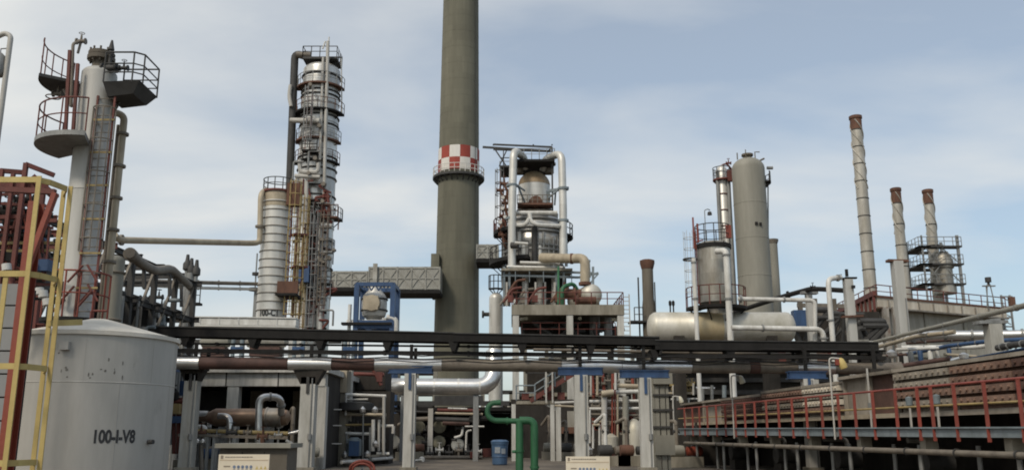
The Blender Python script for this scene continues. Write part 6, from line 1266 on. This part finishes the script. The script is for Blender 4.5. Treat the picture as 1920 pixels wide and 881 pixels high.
m = MB(); flange(m, (xa, Yg, zt - 1.3), (0, 0, 1), rg * 1.25, .08); flange(m, (xb_, Yg, zt - 2.0), (0, 0, 1), rg * 1.25, .08); m.cyl((xa - rg - .16, Yg, PZ(846, Yg)), (xa - rg, Yg, PZ(846, Yg)), .07); flange(m, (xa - .55, Yg, zt), (1, 0, 0), rg * 1.0, .07); m.build('flanges', 'green', pp_ if pp_ and pp_.parent == t_ else t_)

# ================================================================== stairs and landing under the concrete frame
Ys = 62.0; t_ = thing('steel_stairs', 'grey steel stairs with red treads leading up behind the green pipes', 'stairs', (PX(1020, 790, Ys), Ys, 0))
m = MB(); m.bx(PX(968, 745, Ys), PX(1046, 745, Ys), Ys, Ys + 2.2, PZ(757, Ys), PZ(751, Ys)); m.build('landing', 'concrete_old', t_)
for x in (963, 1047, 1036): xx = PX(x, 800, Ys); m = MB(); m.beam((xx, Ys + .2, 0), (xx, Ys + .2, PZ(757, Ys)), .35 if x > 1040 else .28, .35); m.build('leg', 'concrete_white', t_)
m = MB()
for d in (0, 1.0): m.beam(P(994, 751, Ys + d), P(1076, 700, Ys + d), .08, .3)
m.build('stringers', 'red_dark', t_)
for k in range(9): a = P(998, 748, Ys).lerp(P(1074, 702, Ys), k / 8); m = MB(); m.bx(a.x - .16, a.x + .16, Ys + .05, Ys + .95, a.z - .02, a.z + .02); m.build('tread', 'dark_grey', t_)
m = MB(); rail_path(m, [P(1003, 748, Ys - .05), P(1078, 700, Ys - .05)], 1.0, .9, .05); rail_path(m, [P(968, 750, Ys - .02), P(1003, 750, Ys - .02)], 1.0, .9, .05); m.build('handrail', 'blue_grey', t_)
m = MB()
for x in (1024, 1036): m.beam((PX(x, 740, Ys - .3), Ys - .3, PZ(755, Ys)), (PX(x, 740, Ys - .3), Ys - .3, PZ(690, Ys)), .1, .1)
m.build('upright_poles', 'pale_steel', t_)
m = MB(); m.prism([P(1020, 757, Ys + .1), P(1046, 757, Ys + .1), P(1046, 772, Ys + .1)], (0, .3, 0)); m.build('gusset', 'concrete_white', t_)
m = MB(); 
for x in (985, 1012, 1032, 1052): m.box(P(x, 742, Ys + .6), (.5, .4, .5))
m.build('red_boxes', 'red_dark', t_)
t_ = thing('dark_screen_block', 'added dark screen block under the cream drum and tall grey column', 'equipment', (PX(1460, 800, 66), 66, 0)); Yk = 66
m = MB(); m.bx(PX(1245, 800, Yk), PX(1668, 800, Yk), Yk, Yk + .3, 0, PZ(668, Yk)); m.build('panel_wall', 'concrete_dark', t_)  # added dark sheet, standing for the shade below the crossing rack
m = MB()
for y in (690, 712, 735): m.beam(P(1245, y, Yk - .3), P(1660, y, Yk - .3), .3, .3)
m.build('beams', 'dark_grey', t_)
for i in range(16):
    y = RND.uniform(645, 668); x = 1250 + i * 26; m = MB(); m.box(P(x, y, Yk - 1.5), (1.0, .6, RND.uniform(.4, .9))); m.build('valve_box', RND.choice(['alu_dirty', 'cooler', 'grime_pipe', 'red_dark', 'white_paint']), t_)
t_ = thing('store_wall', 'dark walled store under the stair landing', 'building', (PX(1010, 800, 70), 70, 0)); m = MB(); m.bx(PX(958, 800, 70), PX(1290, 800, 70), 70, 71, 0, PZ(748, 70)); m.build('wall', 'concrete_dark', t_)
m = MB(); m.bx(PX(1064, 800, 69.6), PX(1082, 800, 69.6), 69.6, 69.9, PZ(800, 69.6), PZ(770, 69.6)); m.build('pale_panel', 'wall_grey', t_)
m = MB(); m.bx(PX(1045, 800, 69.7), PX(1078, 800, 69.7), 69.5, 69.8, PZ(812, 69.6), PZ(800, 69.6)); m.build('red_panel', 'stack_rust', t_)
# pipes hall right of the stairs
t_ = thing('pipe_alley', 'crowded pipe alley of white headers and red risers between the piers', 'pipes', (PX(1150, 800, 56), 56, 0)); Yk = 56
for (x0, y0, x1, y1, w, mt) in ((1105, 752, 1210, 751, 6, 'white_paint'), (1040, 755, 1080, 753, 5, 'pale_steel'), (1105, 766, 1205, 765, 6, 'white_paint'), (1040, 760, 1080, 762, 4, 'tan'), (1130, 735, 1205, 733, 8, 'white_paint'), (1150, 722, 1200, 724, 9, 'tan'), (1105, 738, 1140, 740, 4, 'red_dark'), (1110, 790, 1200, 791, 4, 'tan'), (1105, 776, 1204, 778, 4, 'grime_pipe')):
    m = MB(); m.tube([P(x0, y0, Yk), P(x1, y1, Yk)], w / 2 * S(760, Yk), seg=10); m.build('header_pipe', mt, t_)
for (x, y0, y1, w, mt) in ((1133, 738, 870, 11, 'pale_steel'), (1173, 742, 870, 12, 'grey_col'), (1148, 700, 870, 3.5, 'red'), (1153, 700, 870, 3, 'red_dark'), (1158, 740, 870, 4, 'tan'), (1106, 768, 830, 4, 'white_paint'), (1112, 795, 840, 4, 'white_paint'), (1124, 795, 835, 4, 'white_paint'), (1200, 700, 765, 4, 'white_paint'), (1154, 694, 730, 5, 'white_paint'), (1108, 700, 740, 4, 'pale_steel'), (1120, 700, 740, 5, 'tan')):
    m = MB(); m.tube([P(x, y0, Yk - .4), P(x, y1, Yk - .4)], w / 2 * S(780, Yk), seg=10); m.build('riser', mt, t_)
m = MB(); m.tube([P(1112, 796, Yk - .5), P(1124, 796, Yk - .5)], .09); m.tube([P(1128, 738, Yk - .6), P(1150, 735, Yk - .6)], .2); m.build('cross_links', 'tan', t_)
m = MB(); m.lathe([(.1, -1.3), (.55, -1.0), (.62, .5), (.4, 1.0), (.1, 1.2)], P(1190, 822, Yk), seg=18); m.lathe([(.1, -.5), (.4, -.3), (.4, .3), (.1, .5)], P(1146, 828, Yk - .5), seg=14); m.build('small_vessels', 'drum', t_)
m = MB(); m.lathe([(.03, -.3), (.22, -.2), (.24, .1), (.05, .28)], P(1104, 845, Yk - 1.2), seg=14); m.build('bright_cap', 'alu_pipe', t_)
m = MB()
for i in range(34): valve(m, P(RND.uniform(1100, 1200), RND.uniform(700, 860), Yk + RND.uniform(-.3, 1.0)), RND.uniform(.1, .26))
m.build('valves', 'grime_pipe', t_)
m = MB()
for i in range(10): m.box(P(RND.uniform(1108, 1202), RND.uniform(780, 800), Yk + .6), (.4, .3, .7))
for x in (1110, 1130, 1150, 1185): m.tube([P(x, 700, Yk + .3), P(x + 4, 750, Yk + .3)], .1)
m.build('red_fittings', 'red', t_)
t_ = thing('cluttered_post', 'grey cluttered steel post wrapped in cables beside the white pier', 'post', (PX(1240, 800, 46), 46, 0)); Yk = 46
m = MB(); 
for x, w in ((1232, 8), (1243, 9), (1252, 5), (1226, 5)): m.beam((PX(x, 790, Yk), Yk, 0), (PX(x, 790, Yk), Yk, PZ(700, Yk)), w * S(790, Yk), .3)
m.build('uprights', 'grey_col', t_)
for y0, y1 in ((815, 852), (700, 720)): m = MB(); m.bx(PX(1226, 800, Yk), PX(1262, 800, Yk), Yk - .35, Yk - .16, PZ(y1, Yk), PZ(y0, Yk)); m.build('junction_box', 'grey_col', t_)
m = MB()
for y in (740, 768, 800): m.beam(P(1224, y, Yk - .2), P(1262, y, Yk - .2), .08, .1)
m.build('brackets', 'dark_grey', t_)
t_ = thing('tank_skid', 'pale piping skid with small frames behind the cluttered post', 'pipes', (PX(1280, 760, 60), 60, 0)); Yk = 60
for (x0, y0, x1, y1, w, mt) in ((1252, 737, 1300, 737, 5, 'tan'), (1258, 722, 1300, 722, 4, 'yellow_dull'), (1305, 727, 1340, 728, 6, 'alu_pipe'), (1258, 748, 1318, 747, 4, 'white_paint')):
    m = MB(); m.tube([P(x0, y0, Yk), P(x1, y1, Yk)], w / 2 * S(740, Yk), seg=10); m.build('header_pipe', mt, t_)
for (x, y0, y1, w, mt) in ((1262, 722, 765, 3, 'pale_steel'), (1300, 718, 740, 4, 'pale_steel'), (1279, 748, 770, 4, 'white_paint'), (1291, 748, 770, 4, 'white_paint'), (1318, 728, 760, 5, 'grey_steel'), (1335, 722, 750, 6, 'grey_steel'), (1358, 722, 745, 8, 'blue_grey'), (1272, 770, 815, 3, 'red')):
    m = MB(); m.tube([P(x, y0, Yk - .3), P(x, y1, Yk - .3)], w / 2 * S(740, Yk), seg=8); m.build('riser', mt, t_)
m = MB(); 
for i in range(10): valve(m, P(RND.uniform(1256, 1300), RND.uniform(715, 735), Yk + .4), RND.uniform(.12, .25))
m.build('valves', 'yellow_dull', t_)

# ================================================================== far clutter closing the horizon
def far_rack(x0, x1, Y_, ytop, lb, n, dens=8, wy=785):
    t_ = thing('far_pipe_rack', lb, 'pipe rack', (PX((x0 + x1) / 2, 780, Y_), Y_, 0)); s_ = S(760, Y_); rr = random.Random(int(x0))
    for i in range(n + 1):
        xx = PX(x0 + (x1 - x0) * i / n, 780, Y_); m = MB(); m.beam((xx, Y_, 0), (xx, Y_, PZ(ytop, Y_)), .4, .4); m.build('post', 'grey_col', t_)
    for y in [ytop + (800 - ytop) * k / 3 for k in range(4)]: m = MB(); m.beam(P(x0, y, Y_), P(x1, y, Y_), .4, .4); m.build('beam', 'dark_grey', t_)
    for k in range(dens):
        y = rr.uniform(ytop, 815); a = rr.uniform(x0, x1 - 30); m = MB(); m.tube([P(a, y, Y_ + 1), P(min(x1, a + rr.uniform(30, (x1 - x0) * .8)), y, Y_ + 1)], rr.uniform(1.5, 5) * s_, seg=8); pp_ = m.build('pipe', rr.choice(['alu_dirty', 'grime_pipe', 'tan', 'dark_grey', 'brown_pipe', 'white_paint']), t_)
    m = MB(); m.bx(PX(x0, 790, Y_ + 4), PX(x1, 790, Y_ + 4), Y_ + 4, Y_ + 4.5, 0, PZ(wy, Y_ + 4)); m.build('plinth_wall', 'concrete_dark', t_)  # dark wall added behind the rack to fill bright gaps with shade
far_rack(640, 815, 92, 690, 'far pipe rack between the blue tower and the chimney foot', 5, 9, 770)
far_rack(905, 985, 96, 735, 'far pipe rack between the chimney foot and the stairs', 3, 6)
far_rack(985, 1230, 98, 645, 'far pipe rack behind the concrete table', 6, 16, 690)
far_rack(1200, 1660, 92, 650, 'far pipe rack behind the cooler bank', 9, 18, 690)
far_rack(300, 640, 90, 640, 'far pipe rack behind the concrete hall', 7, 12)

# drums and white vessels seen through the crossing rack on the left
for i, (x, w, lb, mt) in enumerate(((405, 60, 'narrower grey drum on a brown saddle behind the crossing rack', 'grey_col'), (500, 80, 'wider grey drum seen below the silver banded column', 'alu_dirty'))):
    Yk = 54; c = P(x, 640, Yk); t_ = thing('horizontal_drum', lb, 'drum', c - Vector((0, 0, 1))); R_ = 13 * S(640, Yk); L_ = w * S(640, Yk); m = MB(); m.lathe([(.1, 0), (R_ * .8, .15), (R_, .5), (R_, L_ - .5), (R_ * .8, L_ - .15), (.1, L_)], c - Vector((L_ / 2, 0, 0)), seg=24, dirv=(1, 0, 0)); m.build('shell', mt, t_)
    m = MB(); m.box(c - Vector((0, 0, R_ * 1.5)), (L_ * .7, .8, R_ * 1.3)); m.build('saddle', 'brown_pipe', t_)
for x in (345, 445, 560, 655):
    Yk = 52; t_ = thing('blue_stanchion', {345: 'blue grey stanchion on the hall roof beside the tank', 445: 'blue grey stanchion between the two grey drums', 560: 'blue grey stanchion between wider grey drum and blue tower', 655: 'blue grey stanchion under the blue steel tower'}[x], 'post', P(x, 690, Yk)); m = MB(); xx = PX(x, 650, Yk)
    for d in (-.25, .25): m.tube([(xx + d, Yk, PZ(690, Yk)), (xx + d, Yk, PZ(628, Yk))], .12)
    m.build('post', 'blue_grey', t_); m = MB(); m.box((xx, Yk, PZ(655, Yk)), (.7, .3, .3)); m.build('bracket', 'blue', t_)

# ================================================================== low pumps, valve stands and drain pipes near the ground
def pump_set(px, py, Y_, lb, mt, motor, grp='small pumps near the ground'):
    c = P(px, py, Y_); t_ = thing('pump', lb, 'pump', (c.x, Y_, 0), grp); m = MB(); m.lathe([(.1, -.45), (.3, -.4), (.34, 0), (.3, .35), (.12, .42)], (c.x, Y_, .85), seg=16, dirv=(1, .15, 0)); m.build('casing', mt, t_)
    m = MB(); m.lathe([(.08, 0), (.24, .05), (.26, .8), (.2, .9), (.05, .92)], (c.x + .5, Y_ + .08, .85), seg=14, dirv=(1, .15, 0)); m.build('motor', motor, t_)
    m = MB(); m.box((c.x + .4, Y_, .28), (1.9, .8, .55)); m.build('base_block', 'concrete_old', t_)
    m = MB(); m.tube([(c.x, Y_, 1.1), (c.x, Y_, 2.3 + RND.random()), (c.x - .5, Y_ + .6, 2.4)], .11, bend=.2); m.build('discharge_pipe', RND.choice(['alu_pipe', 'white_paint', 'grime_pipe']), t_)
    m = MB(); valve(m, (c.x, Y_ - .02, 1.9), .16); m.build('valve', 'dark_grey', t_)
pump_set(352, 860, 44, 'grey pump with a blue motor under the rust brown steel stand', 'grey_col', 'blue')
pump_set(388, 860, 46, 'dark pump with a rusty motor under the copper vessel', 'dark_grey', 'stack_rust')
pump_set(546, 850, 47, 'small pale pump beside the flat roofed cabinet', 'alu_dirty', 'grey_col')
pump_set(757, 855, 64, 'dark pump below the palest exchanger head', 'dark_grey', 'stack_rust')
pump_set(1030, 858, 66, 'grey pump under the stair landing', 'grey_col', 'blue')
pump_set(1062, 858, 64, 'dark pump with a pale motor between stairs and pier', 'dark_grey', 'pale_steel')
pump_set(1136, 862, 52, 'dark pump beside the red risers in the pipe alley', 'dark_grey', 'grime_pipe')
pump_set(1176, 862, 52, 'rusty pump in front of the small cream vessel', 'stack_rust', 'dark_grey')
pump_set(1270, 860, 50, 'grey pump with a red motor at the walkway end', 'grey_col', 'red')
t_ = thing('valve_stand', 'rusty valve stand in front of the copper vessel', 'valve', (PX(470, 820, 41), 41, 0))
for k in range(7):
    x = 348 + k * 29; m = MB(); p = P(x, 812 + RND.uniform(-6, 10), 41.5); m.tube([(p.x, p.y, 0), p], .05 + .03 * (k % 3), seg=8); valve(m, p, .16 + .05 * (k % 2)); m.build('valve_riser', ('grime_pipe', 'stack_rust', 'grey_steel', 'dark_grey')[k % 4], t_)
m = MB(); m.tube([P(345, 806, 41.6), P(540, 812, 41.6)], .09, seg=8); m.build('header_pipe', 'yellow_dull', t_)
t_ = thing('valve_stand', 'dark valve stand below the exchangers', 'valve', (PX(840, 850, 66), 66, 0))
for k in range(8):
    x = 770 + k * 18; m = MB(); p = P(x, RND.uniform(838, 852), 66.5); m.tube([(p.x, p.y, 0), p], .09, seg=8); valve(m, p, .26); m.build('valve_riser', ('dark_grey', 'grime_pipe', 'dark_grey', 'white_paint')[k % 4], t_)
m = MB(); m.tube([P(765, 857, 66.2), P(905, 857, 66.2)], .14, seg=8); m.build('header_pipe', 'grime_pipe', t_)
t_ = thing('pipe_sleeper', 'low run of pale drain pipes on the ground by the manifold', 'pipes', (PX(715, 868, 50), 50, 0))
for k in range(3): m = MB(); m.tube([P(640, 866 - k * 3, 49 + k * 1.2), P(735, 858 - k * 3, 56 + k)], .09, seg=8); m.build('drain_pipe', ('white_paint', 'grime_pipe', 'tan')[k], t_)
# hoses and cables hanging along the rack
t_ = thing('cable_bundle', 'thin sagging black cables strung along the crossing rack', 'cables', P(900, 660, 39.2))
for k in range(3):
    pts = [P(330 + i * 66, 660 + 6 * k + (3.5 if i % 2 else 0) + i * .55, 39.35 + .12 * k) for i in range(20)]; m = MB(); m.tube(pts, .025, seg=5); m.build('cable', 'dark', t_)
# ================================================================== air cooler bank, walkway and red railing on the right
p0 = Vector((PX(1920, 800, 21.7), 21.7, 0)); p1 = Vector((PX(1272, 800, 52), 52.0, 0)); dW = p1 - p0; uW = dW.normalized(); nW = Vector((uW.y, -uW.x, 0))   # nW points right, away from the camera side
if nW.x < 0: nW = -nW
pS = p0 - uW * 6.0                                   # walkway goes on past the right edge
zF, zB = 1.88, 1.62                                  # walkway top and bottom
t_ = thing('walkway', 'grey blue raised walkway with orange red railing along the coolers', 'walkway', p0)
m = MB(); m.add([q + nW * w + Vector((0, 0, z)) for w in (-.05, .05) for q, z in ((pS, zB), (p1, zB + .1), (p1, zF + .2), (pS, zF - .03))], [(0, 1, 2, 3), (7, 6, 5, 4), (0, 4, 5, 1), (1, 5, 6, 2), (2, 6, 7, 3), (3, 7, 4, 0)]); m.build('edge_beam', 'blue_grey', t_)
m = MB(); m.add([q + nW * w + Vector((0, 0, z)) for w in (-.12, -.052) for q, z in ((pS, zF - .06), (p1, zF + .15), (p1, zF + .2), (pS, zF - .02))], [(0, 1, 2, 3), (7, 6, 5, 4), (0, 4, 5, 1), (1, 5, 6, 2), (2, 6, 7, 3), (3, 7, 4, 0)]); m.build('edge_flange', 'blue_grey', t_)
m = MB(); m.prism([pS + Vector((0, 0, zF - .06)) + nW * .06, p1 + Vector((0, 0, zF + .09)) + nW * .06, p1 + nW * 1.3 + Vector((0, 0, zF + .09)), pS + nW * 1.3 + Vector((0, 0, zF - .06))], (0, 0, .04)); m.build('grating', 'dark_grey', t_)
tt = []; px_list = (2010, 1972, 1924, 1858, 1800, 1756, 1730, 1688, 1645, 1610, 1579, 1547, 1518, 1491, 1465, 1442, 1420, 1401, 1383, 1364, 1347, 1330, 1315, 1302, 1287)
def on_line(px):                                     # where the walkway edge passes that image column
    lo, hi = -1.0, 2.0
    for _ in range(40):
        mid = (lo + hi) / 2; q = p0 + dW * mid; v = 960 + FPX * q.x / (q.y * cos(TH) + (zF - CH) * sin(TH))
        if v > px: lo = mid
        else: hi = mid
    return lo
for px in px_list:
    q = p0 + dW * on_line(px); m = MB(); zz_ = zF + .15 * max(0, min(1, on_line(px))); m.beam(q - nW * .07 + Vector((0, 0, zz_ - .36)), q - nW * .07 + Vector((0, 0, zz_ + 1.12)), .085, .045); m.build('rail_post', 'red_rail', t_)
m = MB(); m.tube([pS + Vector((0, 0, zF + 1.12)), p1 + Vector((0, 0, zF + 1.27))], .035, seg=8); m.build('top_rail', 'red_rail', t_)
m = MB(); m.tube([pS + Vector((0, 0, zF + .58)) + nW * .02, p1 + Vector((0, 0, zF + .73)) + nW * .02], .03, seg=8); m.build('mid_rail', 'yellow_dull', t_)
for k in range(9):
    q = p0 + dW * (-.1 + k * .13) + nW * .35; m = MB(); m.box((q.x, q.y, zB - .14), (.36, .36, .42)); m.build('pedestal', 'concrete_old', t_)
for k in range(16):
    q = p0 + dW * (-.12 + k * .075) + nW * (.4 + .4 * (k % 2)); m = MB(); m.tube([q, q + Vector((0, 0, zB - .2))], .07, seg=8); m.build('leg', 'grey_steel', t_)
# cooler bays
bays = ((2080, 1920, 'rib', 'cooler', 'largest rust ribbed cooler bay, cut by the picture edge'), (1917, 1800, 'rib', 'cooler', 'rust ribbed cooler bay below the white pipe bend'), (1797, 1692, 'rib', 'cooler_grey', 'ribbed cooler bay behind the two instrument posts'), (1689, 1636, 'flat', 'cooler_dark', 'plain dark brown cooler panel between ribbed bays'), (1634, 1588, 'flat', 'cooler_grey', 'plain grey cooler panel beside the tall gooseneck lamp'), (1585, 1517, 'rib', 'cooler_grey', 'pale ribbed cooler bay behind the tall gooseneck lamp'), (1514, 1440, 'rib', 'cooler_dark', 'dark brown ribbed cooler bay in the middle of the bank'), (1438, 1362, 'rib', 'cooler_dark', 'dark brown ribbed cooler bay behind the medium gooseneck lamp'), (1358, 1326, 'flat', 'cooler_grey', 'small plain cooler panel far down the bank'), (1323, 1285, 'flat', 'cooler_dark', 'smallest dark cooler panel at the far end of the bank'))
off = 1.5
def bay_at(px):
    lo, hi = -1.2, 2.2
    for _ in range(40):
        mid = (lo + hi) / 2; q = p0 + dW * mid + nW * off; v = 960 + FPX * q.x / (q.y * cos(TH) + 1.2 * sin(TH))
        if v > px: lo = mid
        else: hi = mid
    return p0 + dW * lo + nW * off
for xa, xb_, kind, mt, lb in bays:
    a, b = bay_at(xa), bay_at(xb_); fz = .0; ztop = 3.72 + (.0 if xa > 1600 else -.15 if xa > 1500 else -.25); z0 = 2.42
    t_ = thing('cooler_bay', lb, 'air cooler', (a + b) / 2, 'air cooler bays along the walkway')
    m = MB(); m.prism([a + Vector((0, 0, z0)), b + Vector((0, 0, z0)), b + nW * 5.5 + Vector((0, 0, z0)), a + nW * 5.5 + Vector((0, 0, z0))], (0, 0, ztop - z0)); m.build('casing', mt, t_)
    if kind == 'rib':
        for k in range(4):
            z = z0 + .12 + k * (ztop - z0 - .1) / 4; m = MB(); m.beam(a - nW * .14 + Vector((0, 0, z + .12)), b - nW * .14 + Vector((0, 0, z + .12)), .26, .20); n = max(4, int((b - a).length / .3))
            for i in range(n):
                p = a.lerp(b, (i + .5) / n) - nW * .26 + Vector((0, 0, z + .12)); m.cyl(p, p - nW * .07, .055, seg=6)
            m.build('header_box', RND.choice({'cooler': ['cooler', 'cooler', 'cooler_grey', 'cooler_dark'], 'cooler_grey': ['cooler_grey', 'cooler', 'cooler_grey', 'fascia'], 'cooler_dark': ['cooler_dark', 'cooler_dark', 'cooler', 'grime_pipe']}[mt]), t_)
    else:
        m = MB(); 
        for f_ in (.03, .97): p = a.lerp(b, f_) - nW * .06; m.beam(p + Vector((0, 0, z0)), p + Vector((0, 0, ztop)), .12, .12)
        m.build('corner_trims', 'cooler_grey', t_)
    m = MB(); m.beam(a - nW * .12 + Vector((0, 0, ztop + .05)), b - nW * .12 + Vector((0, 0, ztop + .05)), .36, .11); m.build('top_channel', 'cooler_grey' if mt != 'cooler_dark' else 'grime_pipe', t_)
    m = MB(); m.beam(a - nW * .05 + Vector((0, 0, z0 - .08)), b - nW * .05 + Vector((0, 0, z0 - .08)), .2, .15); m.build('bottom_beam', 'tan' if xa < 1700 else 'cooler_grey', t_)
# back wall added to block light and darken the space under the coolers
t_ = thing('plinth_wall', 'dark back wall added to block light under the cooler bank', 'wall', p0 + nW * 5); m = MB(); a, b = pS + nW * 5.2, p1 + nW * 5.2 + uW * 1.0; m.beam(a + Vector((0, 0, 1.2)), b + Vector((0, 0, 1.2)), .4, 2.44); m.beam(b - nW * 3.9 + Vector((0, 0, 1.2)), b + Vector((0, 0, 1.2)), .4, 2.43); m.build('wall', 'concrete_dark', t_)
t_ = thing('lower_pipe', 'grey pipe running under the raised walkway', 'pipe', (p0 + p1) / 2); m = MB(); m.tube([pS - nW * .1 + Vector((0, 0, 1.22)), p0.lerp(p1, .95) - nW * .1 + Vector((0, 0, 1.28))], .085, seg=10); pp_ = m.build('pipe', 'grime_pipe', t_)
m = MB(); 
for k in range(12): q = pS.lerp(p1, .1 + k * .07) - nW * .1; flange(m, q + Vector((0, 0, 1.24)), uW, .115, .05)
m.build('clamps', 'dark_grey', pp_ if pp_ and pp_.parent == t_ else t_)
for k, lb in enumerate(('dark pump under the walkway below the largest cooler bay', 'dark pump under the walkway below the plain brown panel', 'dark pump under the walkway below the tall gooseneck lamp', 'dark pump under the walkway in the middle of the bank', 'dark pump under the walkway near its far end')):
    q = p0 + dW * (.02 + k * .2) + nW * 1.6; t_ = thing('pump', lb, 'pump', q, 'pumps under the walkway'); m = MB(); m.lathe([(.1, -.5), (.36, -.45), (.4, 0), (.36, .4), (.15, .5)], q + Vector((0, 0, .85)), seg=18, dirv=nW); m.build('casing', 'dark_grey', t_)
    m = MB(); m.box((q.x, q.y, .25), (.8, .8, .5), .1); m.build('base_block', 'concrete_dark', t_); m = MB(); m.tube([q + Vector((0, 0, 1.1)), q + Vector((0, 0, 1.55)), q - nW * .9 + Vector((0, 0, 1.55))], .09, bend=.2); m.build('discharge_pipe', 'grey_steel', t_)
# gooseneck lamps on the walkway
for px, ytop, hk, lb, mt in ((1571, 670, 20, 'tall gooseneck lamp with a yellow and red head on the walkway', 'yellow'), (1381, 703, 16, 'gooseneck lamp with a pale head halfway down the walkway', 'lamp_glass'), (1268, 742, 12, 'smallest gooseneck lamp at the far end of the walkway', 'lamp_glass')):
    f_ = on_line(px); q = p0 + dW * f_ - nW * .12; v = 960 + FPX * q.x / (q.y * cos(TH)); zt = PZ(ytop, q.y); t_ = thing('gooseneck_lamp', lb, 'lamp', q + Vector((0, 0, 1.7)), 'gooseneck lamps on the walkway'); s_ = S(740, q.y)
    top = Vector((q.x, q.y, zt)); e = top + Vector((hk * s_, .0, -.04)); m = MB(); m.tube([q + Vector((.0, 0, 1.55)), q + Vector((-.0, 0, 2.2)), top, e], .032 if px > 1300 else .04, bend=.14, seg=8); m.build('pole', 'pale_steel', t_)
    m = MB(); m.lathe([(.03, .16), (.1, .1), (.14, -.1), (.13, -.22), (.03, -.25)], e + Vector((.06, 0, -.12)), seg=14, dirv=(-.35, 0, 1)); m.build('lamp_head', mt, t_)
    m = MB(); m.box(e + Vector((-.08, 0, -.12)), (.16, .12, .2)); m.build('ballast_box', 'red' if px == 1571 else 'grey_steel', t_)
    m = MB(); m.beam(q + Vector((0, 0, 1.72)), q + nW * .12 + Vector((0, 0, 1.72)), .1, .16); m.build('foot_clamp', 'grey_steel', t_)
t_ = thing('steel_post', 'thin pale post between cooler panels below the tray end', 'post', bay_at(1651) - nW * .4); q = bay_at(1651) - nW * .4; m = MB(); m.beam(q + Vector((0, 0, zF)), q + Vector((0, 0, PZ(690, q.y))), .05, .05); m.build('post', 'pale_steel', t_); m = MB(); m.box(q + Vector((0, 0, PZ(760, q.y))), (.1, .1, .2)); m.build('box', 'grey_steel', t_)
for px in (1735, 1788): 
    q = bay_at(px) - nW * .55; t_ = thing('thermometer_post', 'small pale instrument post before the brown ribs, %s' % ('nearer the plain brown panel' if px < 1760 else 'nearer the largest cooler bay'), 'instrument', q + Vector((0, 0, zF))); m = MB(); m.beam(q + Vector((0, 0, zF)), q + Vector((0, 0, zF + .75)), .05, .05); m.build('post', 'pale_steel', t_); m = MB(); m.lathe([(.02, -.16), (.1, -.12), (.11, .12), (.02, .16)], q + Vector((0, 0, zF + .85)), seg=12); m.build('gauge', 'blue_grey', t_)
